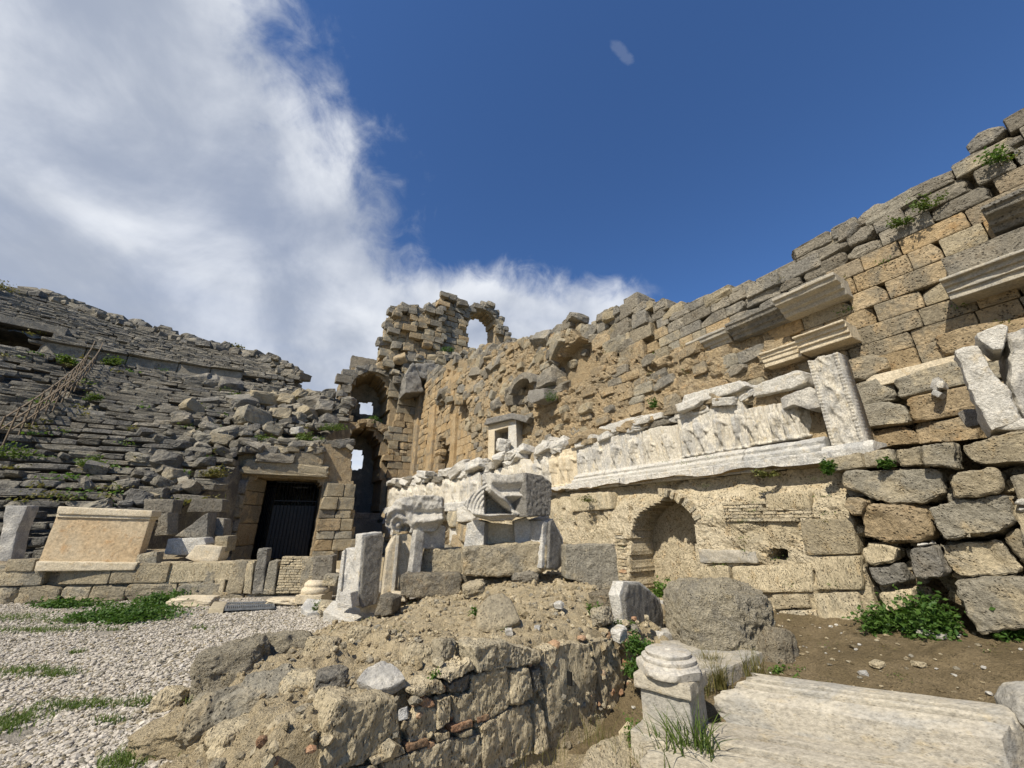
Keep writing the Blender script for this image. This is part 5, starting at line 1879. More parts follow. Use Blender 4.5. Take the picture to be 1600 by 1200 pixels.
# carved marble stumps at the right edge
RS = SQ(0, 6.85)
traced('carved_stump', [(1548, 675), (1510, 600), (1492, 548), (1510, 540), (1530, 541), (1545, 575), (1575, 610), (1592, 655), (1575, 664)], RS, Vector((-0.75, -0.66, 0)), 0.55, 'marble', label='leaning white marble stump with a carved lower half near the right edge', cat='marble fragment', bevel=0.03, L=0.045, rough=0.02, freq=8, lowrough=0.04)
traced('capital_fragment', [(1526, 528), (1524, 520), (1565, 506), (1574, 510), (1573, 524), (1566, 545), (1552, 546), (1534, 534)], SQ(0, 6.75), Vector((-0.75, -0.66, 0)), 0.5, 'marble', label='white moulded capital fragment above the leaning stump', cat='marble fragment', bevel=0.02, L=0.04, rough=0.012)
traced('column_stump', [(1598, 655), (1580, 600), (1571, 516), (1600, 506), (1660, 500), (1680, 640)], SQ(0, 6.95), Vector((-0.7, -0.71, 0)), 0.5, 'marble_grey', label='tall grey marble stump cut by the right edge', cat='marble fragment', bevel=0.04, L=0.05, rough=0.02, lowrough=0.03)
traced('foot_block', [(1548, 672), (1552, 662), (1585, 652), (1600, 655), (1640, 650), (1645, 672), (1590, 672)], SQ(0, 6.7), -ND, 0.4, 'marble', label='low white foot block beneath the leaning stump', cat='marble fragment', bevel=0.03, L=0.05, rough=0.014)
for px_, mt, lb, qd in (([(1510, 668), (1495, 645), (1508, 640), (1524, 638), (1530, 664)], 'slate', 'dark grey slab leaning on the podium left of the carved stump', 7.6), ([(1452, 605), (1456, 592), (1466, 588), (1474, 600), (1462, 612)], 'marble_grey', 'grey lump in the little heap of white stones on the wall', 8.1),
                        ([(1462, 600), (1466, 595), (1474, 594), (1474, 606), (1464, 606)], 'marble', 'upper white stone in the little heap on the wall', 8.05), ([(1454, 616), (1458, 608), (1472, 614), (1466, 622)], 'marble', 'lower white stone in the little heap on the wall', 8.05)):
    traced('small_fragment', px_, SQ(0, qd), -ND, 0.25, mt, label=lb, cat='stone', bevel=0.015, L=0.05, rough=0.01)

# second frieze, farther along toward the tower
fr2 = empty('far_frieze', SQ(18, 6.0, 2.2), 'second weathered white frieze farther off below the tower', 'frieze')
E0, E1 = SQ(23.5, 5.35, 0), SQ(13.9, 6.55, 0)
dr2 = (E0 - E1).normalized(); L2_ = (E0 - E1).length; n2 = Vector((-dr2.y, dr2.x, 0))
if n2.dot(ND) > 0: n2 = -n2
p_ = 0.0
for i, (W2, nf) in enumerate(((1.5, 2), (2.3, 3), (2.4, 3), (3.3, 4))):
    if i == 3: W2 = L2_ - p_
    relief_panel(fr2, E1 + dr2 * p_ + UP * 2.35, dr2, W2 - 0.05, 1.15, n2, 80 + i, nf, 0.6, 0.10, 0.045, 'relief', 0.5)
    p_ += W2
moulding_pts = [E1 + n2 * 0.25 + UP * 2.0, E1 + n2 * 0.25 + UP * 2.3, E1 + n2 * 0.12 + UP * 2.36, E1 - n2 * 0.4 + UP * 2.36, E1 - n2 * 0.4 + UP * 2.0]
block('base_moulding', moulding_pts, dr2 * L2_, 'marble', parent=fr2, bevel=0.02, L=0.25, rough=0.02)
f2 = Masonry(fr2, 'top_stone', 'small_stones', 120)
for i in range(85):
    t = random.uniform(0, L2_)
    k = random.uniform(0.25, 0.75)
    f2.add(E1 + dr2 * t - n2 * random.uniform(0.0, 0.8) + UP * (3.45 + random.uniform(-0.05, 0.30)), dr2, n2, UP, (k * 1.5, k, k * 0.55), random.choice(['marble', 'marble_grey', 'grey', 'marble']), 'rough', 0.2)
f2.finish()
# podium body under the far frieze, up to the marble group
pf = Masonry(pod, 'stone', 'small_stones', 60)
for i in range(70):
    t = random.uniform(-0.5, L2_)
    k = random.uniform(0.4, 0.9)
    pf.add(E1 + dr2 * t + n2 * random.uniform(-0.1, 0.15) + UP * random.uniform(0.2, 1.95), dr2, n2, UP, (k * 1.4, k, k * 0.7), random.choice(['block', 'core', 'tan', 'marble']), 'rough', 0.1)
pf.finish()
V, F = box_np((E0 + E1) / 2 - n2 * 1.2 + UP * 1.6, dr2, n2, UP, (L2_ + 1.0, 2.2, 3.5))
put('podium_body', V, F, M['core'], pod, smooth=False)

# stretch of frieze between the two, with the figured recess
fr3 = empty('corner_frieze', SQ(11, 7.1, 2.3), 'short white frieze stretch with two small statues in a recess, behind the marble gable', 'frieze')
relief_panel(fr3, SQ(9.75, 7.05, 2.55), WD, 1.0, 1.12, -ND, 91, 2, 0.3, 0.08, 0.035, 'relief', 0.4)
relief_panel(fr3, SQ(10.8, 6.95, 2.55), WD, 2.6, 1.1, -ND, 92, 3, 0.5, 0.15, 0.035, 'relief', 0.5)
relief_panel(fr3, SQ(8.50, 7.0, 2.55), WD, 1.18, 1.1, -ND, 93, 3, 0.2, 0.05, 0.028, 'marble_warm', 0.3, name='figure_recess')
moulding('base_course', 8.4, 13.8, 7.0, [(-0.3, 2.3), (0.3, 2.3), (0.3, 2.48), (0.15, 2.55), (-0.3, 2.55)], 'marble', parent=fr3, L=0.2)
f3 = Masonry(fr3, 'top_stone', 'small_stones', 120)
for i in range(46):
    k = random.uniform(0.2, 0.55)
    f3.add(SQ(random.uniform(9.2, 13.9), random.uniform(6.95, 7.6), 3.68 + random.uniform(-0.05, 0.28)), WD, ND, UP, (k * 1.5, k, k * 0.6), random.choice(['marble', 'marble_grey', 'marble']), 'rough', 0.25)
f3.finish()

# white marble door frame on the podium
df = empty('door_frame', SQ(13.3, 7.6, 3.6), 'free standing white marble door frame with a dark weathered lintel', 'door frame')
DP = SQ(13.4, 7.4, 0); DN = Vector((-0.55, -0.83, 0)).normalized()


def dpx(px_, mt, name, dep, out=0.0):
    traced(name, px_, DP + DN * out, DN, dep, mt, parent=df, bevel=0.02, L=0.12, rough=0.008)


dpx([(762, 734), (763, 670), (773, 668), (772, 734)], 'marble_warm', 'jamb', 0.6)
dpx([(794, 712), (794, 660), (806, 656), (808, 712)], 'marble', 'jamb', 0.6)
dpx([(763, 672), (763, 662), (806, 653), (806, 664), (773, 673)], 'marble_warm', 'lintel', 0.6)
dpx([(756, 664), (760, 654), (800, 645), (828, 651), (822, 660), (800, 654)], 'slate', 'hood', 0.9, 0.2)
dpx([(773, 728), (773, 672), (794, 664), (794, 722)], 'grey', 'backing', 0.2, -0.55)
loose('round_stone', 'round white stone lying on the podium inside the door frame', 'stone', hit(786, 704, DP + DN * 0.3, DN), (0.5, 0.5, 0.5), 'marble', 0.3)

# =================================================================== FOREGROUND MOUND: block face
WN3 = Vector((WN[0], WN[1], 0)); WT3 = Vector((WT[0], WT[1], 0)); WP3 = Vector((WP0[0], WP0[1], 0))
mw = empty('mound_wall', WP3 + UP * 0.1, 'low wall of big tan tuff blocks holding the front of the rubble mound', 'wall')
MB_ = [('tuff', [(508, 1205), (512, 1130), (528, 1096), (600, 1092), (620, 1098), (632, 1165), (600, 1178), (545, 1200)], 0.30),
       ('tuff', [(636, 1128), (658, 1106), (682, 1108), (681, 1146), (665, 1160), (641, 1166)], 0.3), ('tuff', [(685, 1094), (705, 1087), (703, 1130), (685, 1142)], 0.3),
       ('tuff', [(708, 1089), (734, 1085), (738, 1058), (790, 1044), (796, 1060), (793, 1105), (765, 1122), (712, 1130)], 0.4), ('tuff', [(797, 1050), (828, 1044), (833, 1090), (801, 1099)], 0.35),
       ('block', [(832, 1049), (847, 1041), (850, 1078), (836, 1085)], 0.25), ('tuff', [(850, 1016), (893, 1004), (921, 1008), (934, 1058), (933, 1110), (917, 1146), (862, 1160), (855, 1100)], 0.45),
       ('tuff', [(925, 1002), (954, 996), (971, 1028), (976, 1080), (975, 1110), (951, 1120), (938, 1075)], 0.4), ('tuff', [(755, 1136), (798, 1106), (831, 1100), (836, 1160), (833, 1180), (790, 1202), (756, 1214)], 0.4),
       ('tuff', [(836, 1097), (850, 1112), (857, 1168), (837, 1178)], 0.3), ('tuff', [(596, 1192), (700, 1157), (751, 1148), (754, 1206), (700, 1232), (600, 1240)], 0.4),
       ('tuff', [(742, 1012), (790, 1004), (846, 1018), (846, 1036), (800, 1044), (748, 1050)], 0.3), ('tuff', [(921, 1119), (945, 1113), (949, 1142), (926, 1150)], 0.25), ('grey', [(700, 1070), (735, 1052), (740, 1078), (706, 1086)], 0.25),
       ('brick', [(650, 1100), (655, 1090), (672, 1088), (680, 1104), (664, 1110)], 0.2), ('tuff', [(690, 1060), (735, 1030), (745, 1046), (704, 1068)], 0.3), ('tuff', [(640, 1080), (690, 1062), (696, 1082), (650, 1090)], 0.3),
       ('block', [(858, 1166), (890, 1160), (893, 1190), (862, 1200)], 0.2), ('block', [(896, 1164), (925, 1152), (930, 1180), (900, 1192)], 0.2), ('tuff', [(500, 1260), (505, 1212), (590, 1196), (596, 1260)], 0.3), ('tuff', [(760, 1222), (835, 1186), (850, 1230), (770, 1260)], 0.3)]
for mt, px_, dp in MB_:
    traced('stone', px_, WP3 + WN3 * random.uniform(-0.02, 0.02), WN3, dp, mt, parent=mw, bevel=0.014, L=0.020, rough=0.013, freq=20, segs=2, lowrough=0.016)
for px_ in ([(580, 1187), (632, 1168), (634, 1178), (584, 1197)], [(635, 1166), (668, 1154), (670, 1165), (637, 1176)], [(680, 1150), (702, 1143), (703, 1153), (682, 1161)], [(705, 1135), (738, 1125), (740, 1136), (707, 1146)], [(745, 1121), (765, 1115), (766, 1124), (747, 1130)], [(717, 1147), (738, 1140), (739, 1149), (719, 1155)], [(668, 1163), (680, 1158), (681, 1167), (669, 1172)]):
    traced('brick', px_, WP3 + WN3 * 0.012, WN3, 0.2, random.choice(['brick', 'tuff', 'brick']), parent=mw, bevel=0.006, L=0.02, rough=0.004, freq=20)
rg = np.random.default_rng(12)
n_ = 420
tt = rg.uniform(-2.4, 2.0, n_); hh = rg.uniform(-0.25, 0.5, n_)
xs = WP0[0] + WT[0] * tt - WN[0] * rg.uniform(0.0, 0.10, n_); ys = WP0[1] + WT[1] * tt - WN[1] * rg.uniform(0.0, 0.10, n_)
o = scatter_stones('chinking', xs, ys, hh, 0.03, 0.09, ['tuff', 'tuff', 'soil', 'brick', 'block'], 13, 1.0, root=mw)
n_ = 240
xs = rg.uniform(0.75, 1.7, n_); ys = 3.3 + (xs - 0.75) * 1.0 + rg.uniform(-0.15, 0.75, n_)
d_ = (xs - WP0[0]) * WN[0] + (ys - WP0[1]) * WN[1]
ok = (d_ > 0.02) & (d_ < 0.5)
xs, ys = xs[ok], ys[ok]
o = scatter_stones('rubble', xs, ys, np.maximum(z_earth(xs, ys), z_mound(xs, ys)), 0.04, 0.15, ['tuff', 'tuff', 'soil', 'block', 'grey'], 14, 1.0)
tag(o, 'broken stones lying in the gap between the mound wall and the pedestal', 'rubble')
# dark box set on the tall slab, painted shade of a cut hole
p = hit(890, 1060, WP3 + WN3 * 0.02, WN3)
V, F = box_np(p, WT3, WN3, UP, (0.018, 0.05, 0.105))
put('socket_shade', V, F, M['iron'], mw, smooth=False)
V, F = box_np(WP3 - WN3 * 0.50 + UP * 0.08 - WT3 * 0.1, WT3, WN3, UP, (3.2, 0.5, 0.7))
put('fill', V, F, M['soil'], mw, smooth=False)
traced('flat_block', [(905, 1200), (925, 1160), (985, 1138), (1015, 1150), (1020, 1178), (990, 1230), (910, 1240)], WP3 + WN3 * 0.42, (WN3 + UP * 1.6).normalized(), 0.3, 'tuff', label='flat tan block lying at the foot of the mound wall', cat='stone block', bevel=0.04, L=0.03, rough=0.010, freq=14)

# boulders bedded in the mound


def mloose(u, v, z, dims, mat, lb, rot=0.0, sty='boulder', nm='boulder', tilt=0.15, var=None, cat='boulder', sink=0.0):
    p = hit_z(u, v, z)
    return loose(nm, lb, cat, (p.x, p.y, z - sink), dims, mat, rot, sty, None, tilt, var)


for a in ((352, 1092, 0.0, (0.62, 0.55, 0.50), 'pitted', 'dark rounded boulder at the left edge of the mound', 0.6, 0), (432, 1052, 0.05, (0.62, 0.42, 0.42), 'pitted', 'dark boulder behind the rounded one on the left edge of the mound', 0.5, 1),
          (402, 1160, 0.1, (0.52, 0.42, 0.44), 'block', 'grey brown boulder low at the front left of the mound', 0.2, 2), (262, 1108, -0.02, (0.24, 0.2, 0.17), 'tuff', 'tan rounded stone at the gravel edge left of the mound', 0.3, 3),
          (455, 1160, 0.12, (0.36, 0.28, 0.3), 'tuff', 'reddish tan rock beside the grey brown boulder', 1.3, 4), (270, 1180, -0.05, (0.55, 0.4, 0.26), 'soil', 'lump of earthy mortar at the lower left corner of the mound', 0.1, 5),
          (955, 960, 0.42, (0.5, 0.4, 0.32), 'dark', 'dark rock below the square grey block on the right crest of the mound', 0.4, 6), (940, 975, 0.5, (0.26, 0.2, 0.18), 'block', 'small rough rock on the crest left of the dark rock', 0.9, 7)):
    mloose(a[0], a[1], a[2], a[3], a[4], a[5], a[6], var=a[7])
for a in ((330, 1150, 0.10, (0.40, 0.34, 0.30), 'block', 'rough tan rock under the dark boulder at the left edge of the mound', 0.7, 3), (475, 1110, 0.30, (0.34, 0.30, 0.26), 'tuff', 'cracked tan rock left of the big corner block', 0.2, 12), (380, 1192, 0.12, (0.46, 0.30, 0.26), 'tuff', 'flat topped tan rock at the bottom left corner of the mound', 1.0, 13),
          (500, 1030, 0.35, (0.32, 0.22, 0.20), 'tuff', 'pale tan rock above the grey round cobble', 0.2, 0), (460, 1190, 0.25, (0.36, 0.30, 0.26), 'block', 'brown rock at the bottom edge left of the big corner block', 0.9, 5), (560, 1000, 0.42, (0.22, 0.16, 0.14), 'tuff', 'small tan rock behind the pale flat stone', 0.4, 6),
          (650, 1045, 0.52, (0.22, 0.18, 0.18), 'tuff', 'tan rock right of the pale flat stone', 0.3, 7), (690, 1040, 0.54, (0.16, 0.16, 0.2), 'block', 'upright brown rock at the hollow of the mound edge', 0.9, 1)):
    mloose(a[0], a[1], a[2], a[3], a[4], a[5], a[6], var=a[7], cat='rock', nm='rock')
mloose(515, 1080, 0.44, (0.22, 0.18, 0.15), 'grey', 'grey round cobble on the mound left of the pale flat stone', 0.5, cat='stone', nm='cobble', var=8)
mloose(520, 960, 0.0, (0.5, 0.35, 0.2), 'tuff', 'tan rock in front of the small marble platform', 0.5, cat='stone', nm='rock', var=9)
mloose(740, 928, 0.66, (0.30, 0.2, 0.16), 'block', 'small rock under the corner of the big rough block', 0.2, cat='stone', nm='rock', var=10)
mloose(820, 910, 0.68, (0.42, 0.22, 0.2), 'grey', 'flat grey rock wedged below the big rough block', 0.1, cat='stone', nm='rock', var=11)
for i, (u, v, z, s_, lb) in enumerate(((630, 1052 + 70, 0.55, 0.05, 'tiny white stone on the mound edge under the pale flat stone'), (874, 951, 0.62, 0.08, 'small grey white stone on the crest near the marble gable'), (795, 992, 0.56, 0.06, 'little white stone in the soil below the cone shaped stone'), (968, 998, 0.40, 0.12, 'white angular stone at the right end of the mound wall'),
                                       (840, 985, 0.58, 0.045, 'pale chip standing on the mound right of the cone shaped stone'), (1000, 1165, -0.1, 0.07, 'white splinter lying beside the flat tan block'))):
    mloose(u, v, z, (s_ * 1.3, s_, s_), 'marble', lb, random.uniform(0, 3), 'rough', 'white_stone', cat='stone')
# cone-like stone and pale flat stone
TN = Vector((0.05, -0.72, 0.70)).normalized()
traced('cone_stone', [(743, 982), (745, 950), (762, 928), (785, 924), (798, 932), (816, 968), (790, 980), (762, 986)], hit_z(780, 984, 0.60), TN, 0.16, 'block', label='cone shaped weathered stone half sunk in the top of the mound', cat='stone', bevel=0.05, L=0.03, rough=0.008, segs=3)
traced('flat_stone', [(557, 1064), (575, 1040), (597, 1031), (622, 1040), (634, 1060), (612, 1072), (590, 1078)], hit_z(590, 1076, 0.56), Vector((-0.1, -0.55, 0.83)).normalized(), 0.07, 'marble_grey', label='pale grey flat stone lying on the mound soil', cat='stone', bevel=0.012, L=0.025, rough=0.010, freq=16)

# =================================================================== MARBLE FRAGMENTS ON THE MOUND
G0 = Vector((0, 7.3, 0))


def frag(name, px_, y, n, dp, mt, lb, cat='marble fragment', **kw):
    kw.setdefault('bevel', 0.02); kw.setdefault('L', 0.05); kw.setdefault('rough', 0.010); kw.setdefault('freq', 10)
    return traced(name, px_, Vector((hit_y(*px_[0], y).x, y, 0)), Vector(n).normalized(), dp, mt, label=lb, cat=cat, **kw)


def compound(name, lb, cat, pieces):
    """several worked pieces of one stone: (part name, px, y, n, depth, mat)"""
    root = empty(name, hit_y(*pieces[0][1][0], pieces[0][2]), lb, cat)
    for pn, px_, y, n, dp, mt in pieces:
        traced(pn, px_, Vector((hit_y(*px_[0], y).x, y, 0)), Vector(n).normalized(), dp, mt, parent=root, bevel=0.012, L=0.05, rough=0.007, freq=10)
    return root


NR = (0.70, -0.71, 0); NFc = (0.1, -1, 0); NL = (-0.25, -0.97, 0)
compound('grooved_slab', 'narrow upright white slab with vertical grooves, leftmost of the marble pieces', 'marble fragment', (
    ('slab', [(526, 942), (536, 862), (541, 856), (560, 858), (553, 946)], 7.35, NL, 0.22, 'marble'), ('rib', [(538, 945), (547, 858), (560, 857), (552, 946)], 7.30, NL, 0.1, 'marble'), ('edge', [(524, 940), (534, 862), (539, 858), (531, 941)], 7.31, NL, 0.1, 'marble')))
compound('hacked_slab', 'tall upright slab with a hacked face coloured dark as shade and white left edge', 'marble fragment', (
    ('body', [(557, 948), (566, 835), (597, 831), (600, 842), (590, 945), (565, 952)], 7.1, NR, 0.26, 'marble'), ('shaded_face', [(562, 947), (571, 838), (596, 833), (599, 843), (589, 944), (567, 950)], 7.075, NR, 0.05, 'slate')))  # thin dark layer puts the face's shade into its colour
compound('niche_shell', 'tall cream marble slab hollowed like a niche with a moulded rib', 'marble fragment', (
    ('back', [(606, 936), (617, 836), (652, 832), (640, 930)], 7.35, NFc, 0.25, 'marble_warm'), ('left_cheek', [(597, 936), (606, 858), (619, 834), (624, 838), (612, 938)], 7.2, (0.5, -.86, 0), 0.2, 'marble_warm'), ('rib', [(610, 930), (619, 838), (624, 836), (616, 930)], 7.16, NFc, 0.12, 'beam'), ('right_rib', [(638, 926), (648, 832), (653, 831), (645, 926)], 7.22, NFc, 0.1, 'marble_warm'),
    ('carved_edge', [(643, 898), (651, 828), (665, 827), (661, 862), (657, 898)], 7.15, NR, 0.15, 'marble_grey')))
frag('white_post', [(660, 858), (666, 815), (672, 811), (697, 824), (695, 856)], 7.3, NR, 0.25, 'marble', 'short white angular post with a dark right face beside the niche slab')
frag('grey_slab', [(655, 896), (662, 858), (722, 856), (722, 896)], 7.45, NFc, 0.3, 'block', 'wide rough grey slab with brown stains behind the long dark block', rough=0.016)
def carved(name, px_, y, n, depth_fn, thick, mat, parent=None, cell=0.02, label=None, cat=None):
    """face carved in relief: outline and relief given in photograph pixels, built on a real plane"""
    n = Vector(n).normalized()
    p0 = Vector((hit_y(*px_[0], y).x, y, 0))
    ax = UP.cross(n).normalized()
    pts = [hit(u, v, p0, n) - p0 for u, v in px_]
    up2 = n.cross(ax).normalized()
    poly = [(p.dot(ax), p.dot(up2)) for p in pts]
    o_ = np.array(p0); axn, upn, nn = np.array(ax), np.array(up2), np.array(n)

    def P_(a, d, z):
        return o_ + np.outer(a, axn) + np.outer(z, upn) - np.outer(d, nn)

    def fr(a, z):
        W = P_(a.ravel(), np.zeros(a.size), z.ravel()) - np.array(EYE)
        zc = W[:, 1] * CP + W[:, 2] * SP; yc = -W[:, 1] * SP + W[:, 2] * CP
        u = 800 + FPX * W[:, 0] / zc; v = 600 - FPX * yc / zc
        P = np.stack([a.ravel(), z.ravel(), np.full(a.size, y)], -1)
        return (-depth_fn(u, v) - 0.02 * fbm(P * 6, 4, 3) - 0.006 * fbm(P * 26, 3, 5)).reshape(a.shape)

    A = [p[0] for p in poly]; Z = [p[1] for p in poly]
    o = cell_wall(name, parent, lambda a, z: inpoly(poly, a, z), min(A) - .02, max(A) + .02, min(Z) - .02, max(Z) + .02, cell, P_, fr, thick, mat, 0.004, 5, smooth=True)
    return tag(o, label, cat)


def scroll_depth(u, v):
    e = np.hypot((u - 622) / 15, (v - 822) / 20)
    d = 0.10 * np.exp(-(((u - 616) / 12) ** 2 + ((v - 800) / 10) ** 2)) + 0.09 * np.exp(-(((u - 632) / 11) ** 2 + ((v - 788) / 8) ** 2))
    d = d + 0.03 * np.cos(e * 9) * sstep(2.0, 1.0, e) - 0.22 * sstep(0.62, 0.3, np.hypot((u - 632) / 16, (v - 826) / 14))
    d = d + 0.13 * np.exp(-((v - (816 - 0.12 * (u - 640))) / 7) ** 2) * sstep(640, 652, u) - 0.10 * np.exp(-((v - 802) / 5) ** 2) * sstep(640, 655, u)
    P = np.stack([u / 9.0, v / 9.0, 0 * u], -1)
    return d + 0.05 * fbm(P, 3, 8)


vol = empty('scroll_block', hit_y(650, 826, 7.4), 'weathered grey marble block with a scroll on its left, perched above the niche slab', 'marble fragment')
carved('carved_face', [(602, 822), (606, 798), (621, 780), (648, 774), (690, 775), (692, 812), (680, 830), (650, 832), (618, 830)], 7.2, (0.1, -1, 0), scroll_depth, 0.6, 'marble_grey', vol, 0.018)
frag('dark_long_block', [(625, 930), (628, 898), (718, 896), (722, 906), (720, 930), (650, 934)], 6.95, (0.05, -1, 0), 0.4, 'dark', 'long low dark brown rough block lying at the foot of the niche slab', 'stone block', rough=0.022, freq=9, L=0.035, lowrough=0.02, bevel=0.03)
frag('dark_end_block', [(722, 926), (722, 900), (742, 902), (752, 910), (738, 922)], 7.15, (0.4, -0.9, 0), 0.4, 'dark', 'short dark block continuing the long dark block to the right', 'stone block', rough=0.02)
frag('big_rough_block', [(722, 898), (724, 856), (760, 851), (852, 847), (858, 862), (852, 892), (820, 900), (760, 902)], 6.7, (0.1, -1, 0), 0.65, 'block', 'big pitted tan block set across the front of the marble group', 'stone block', rough=0.024, freq=8, L=0.035, lowrough=0.02, bevel=0.05, segs=3)
compound('hollowed_marble', 'white marble panel with a fluted hollow centre above the big pitted block', 'marble fragment', (
    ('centre', [(755, 858), (757, 816), (804, 820), (806, 858)], 7.1, NFc, 0.2, 'marble_warm'), ('left_jamb', [(724, 858), (729, 818), (744, 812), (757, 816), (755, 858)], 6.98, NL, 0.35, 'marble'), ('left_rib', [(747, 858), (748, 815), (757, 814), (757, 858)], 6.93, NFc, 0.1, 'beam'), ('right_jamb', [(805, 858), (803, 814), (822, 808), (838, 826), (830, 858)], 6.98, NFc, 0.3, 'marble'), ('right_rib', [(838, 858), (836, 812), (858, 806), (862, 820), (852, 858)], 7.1, NR, 0.2, 'marble_grey')))
compound('angled_post', 'white edged post with a face coloured dark as shade right of the big pitted block', 'marble fragment', (
    ('body', [(846, 888), (849, 814), (864, 810), (880, 842), (881, 880), (870, 892)], 6.75, NR, 0.33, 'marble'), ('shaded_face', [(857, 888), (860, 814), (864, 812), (879, 843), (880, 879), (870, 890)], 6.72, NR, 0.05, 'slate')))  # shaded side laid on as a darker sheet over the marble
def gable_depth(u, v):
    D = np.minimum(np.minimum((u - 757) * 0.8, 803 - v), (v - 772 - (u - 765) * 0.82) * 0.75)     # inside the hollow when positive
    hollow = 0.40 * sstep(-0.5, 1.5, D)
    ribs = 0.05 * (np.sin(v * 1.7) > 0.2) * sstep(1.0, 2.0, D)
    e = np.hypot(u - 774, (v - 801) * 0.9)
    left = sstep(778, 768, u + 0.35 * (790 - v)) * sstep(806, 800, v)
    rings = (0.012 * np.sin(e * 1.15) + 0.04 * sstep(44, 20, e)) * sstep(50, 46, e) * sstep(14, 18, e) * left
    ridge = 0.17 * np.exp(-((v - (768 + 0.82 * (u - 770))) / 5.5) ** 2) * sstep(760, 768, u) * sstep(806, 798, u)
    lip = 0.12 * np.exp(-((v - (806 - 0.10 * np.abs(u - 765))) / 4.5) ** 2) * sstep(815, 800, u)
    cavt = -0.20 * np.exp(-(((u - 804) / 15) ** 2 + ((v - 790) / 10) ** 2)) + 0.09 * np.exp(-((v - 775) / 4) ** 2) * sstep(782, 790, u)
    crown = 0.12 * sstep(768, 752, v) * sstep(760, 768, u)
    return rings - hollow + ribs + ridge + lip + cavt + crown


gab = empty('gable_corner', hit_y(790, 808, 6.7), 'marble gable corner with carved hollow arch and rough squared end, topmost of the group', 'marble gable')
carved('carved_face', [(723, 788), (742, 806), (770, 814), (800, 812), (814, 802), (825, 808), (823, 741), (790, 744), (760, 739), (753, 741), (754, 758), (738, 772)], 6.6, (0.05, -1, 0.02), gable_depth, 0.6, 'marble_grey', gab, 0.013)
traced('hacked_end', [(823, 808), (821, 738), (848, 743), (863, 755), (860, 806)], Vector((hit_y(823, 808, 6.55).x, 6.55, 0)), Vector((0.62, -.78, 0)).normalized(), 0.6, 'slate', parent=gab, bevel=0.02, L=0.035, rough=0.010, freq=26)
frag('square_slab', [(884, 903), (883, 852), (962, 850), (968, 918), (940, 922), (905, 910)], 6.7, (0.12, -1, 0), 0.32, 'block', 'square flat grey slab standing right of the marble group', 'slab', rough=0.014)
compound('upright_slab', 'upright slab, face coloured dark as shade, with pale left edge at the right end of the mound', 'slab', (
    ('body', [(976, 985), (968, 930), (974, 909), (1000, 909), (1031, 935), (1037, 960), (1037, 992)], 5.35, (0.74, -0.67, 0), 0.15, 'marble'), ('shaded_face', [(982, 985), (976, 932), (982, 913), (1000, 913), (1029, 937), (1035, 961), (1035, 990)], 5.325, (0.74, -0.67, 0), 0.05, 'slate')))  # darker front sheet stands for shade on the slab
# small bases on the marble platform
plat = compound('marble_platform', 'low white marble platform carrying small column bases at the edge of the gravel', 'platform', (
    ('platform', [(505, 955), (520, 938), (585, 944), (592, 952), (575, 975), (548, 972)], 6.9, (0.0, -0.25, 1.0), 0.22, 'marble'), ('step', [(470, 948), (480, 935), (520, 938), (508, 954), (480, 958)], 7.6, (0.0, -0.2, 1.0), 0.18, 'marble')))


def column_base(name, lb, p, r, mat, plinth=None, cat='column base', sc=1.0):
    root = empty(name, p, lb, cat)
    pr = [(r * 1.0, 0), (r * 1.05, r * 0.12), (r * 1.05, r * 0.30), (r * 0.97, r * 0.42), (r * 0.88, r * 0.47), (r * 0.86, r * 0.56), (r * 0.90, r * 0.62), (r * 0.88, r * 0.74), (r * 0.80, r * 0.84), (r * 0.70, r * 0.88), (r * 0.68, r * 0.96), (0.0001, r * 0.97)]
    V, F = lathe(pr, 40)
    V = np.array(V)
    ph = 0.0
    if plinth:
        w, ph = plinth
        block('plinth', [Vector(p) + Vector((-w, -w, 0)), Vector(p) + Vector((w, -w, 0)), Vector(p) + Vector((w, -w, ph)), Vector(p) + Vector((-w, -w, ph))], Vector((0, 2 * w, 0)), mat, parent=root, bevel=0.012, L=0.05, rough=0.006)
    V = V + fbm(V * 9, 3, 3)[:, None] * 0.012 * np.array([1, 1, 0.4])
    V[:, 2] += ph
    link('mouldings', mesh_np('mouldings', V, F, M[mat]), root)
    return root


column_base('small_column_base', 'worn white column base on the platform step, leftmost of the small bases', hit_z(490, 940, 0.05), 0.25, 'marble_warm', (0.26, 0.16))
column_base('small_column_base', 'white column base tucked behind the grooved slab', hit_z(517, 930, 0.08) + Vector((0, .15, 0)), 0.20, 'marble_warm', (0.18, 0.30))
column_base('small_column_base', 'small moulded base before the hacked slab on the marble platform', hit_z(578, 966, 0.03), 0.145, 'marble_warm', (0.14, 0.27))
block('small_pedestal', [hit_y(526, 950, 6.85), hit_y(550, 950, 6.85), hit_y(547, 926, 6.85), hit_y(527, 926, 6.85)], Vector((0.05, 0.2, 0)), 'marble', 'small plain white pedestal block on the front of the marble platform', 'pedestal', bevel=0.01, L=0.05, rough=0.004)
block('rough_plinth', [hit_y(584, 964, 6.5), hit_y(612, 962, 6.5), hit_y(614, 936, 6.5), hit_y(592, 930, 6.5)], Vector((0.05, 0.35, 0)), 'dark', 'rough grey brown lump right of the small moulded base', 'stone', bevel=0.03, L=0.04, rough=0.02)
frag('bottom_drum', [(607, 942), (609, 926), (630, 926), (634, 940)], 6.95, NFc, 0.2, 'marble_warm', 'small round marble foot under the niche slab')
frag('block_by_screen', [(502, 915), (506, 898), (528, 900), (524, 916)], 8.2, NFc, 0.3, 'block', 'little tan block right of the gate screen')
frag('upright_by_screen', [(486, 918), (490, 870), (520, 868), (517, 916)], 8.9, NFc, 0.3, 'grey', 'grooved grey upright block at the right end of the gate screen')

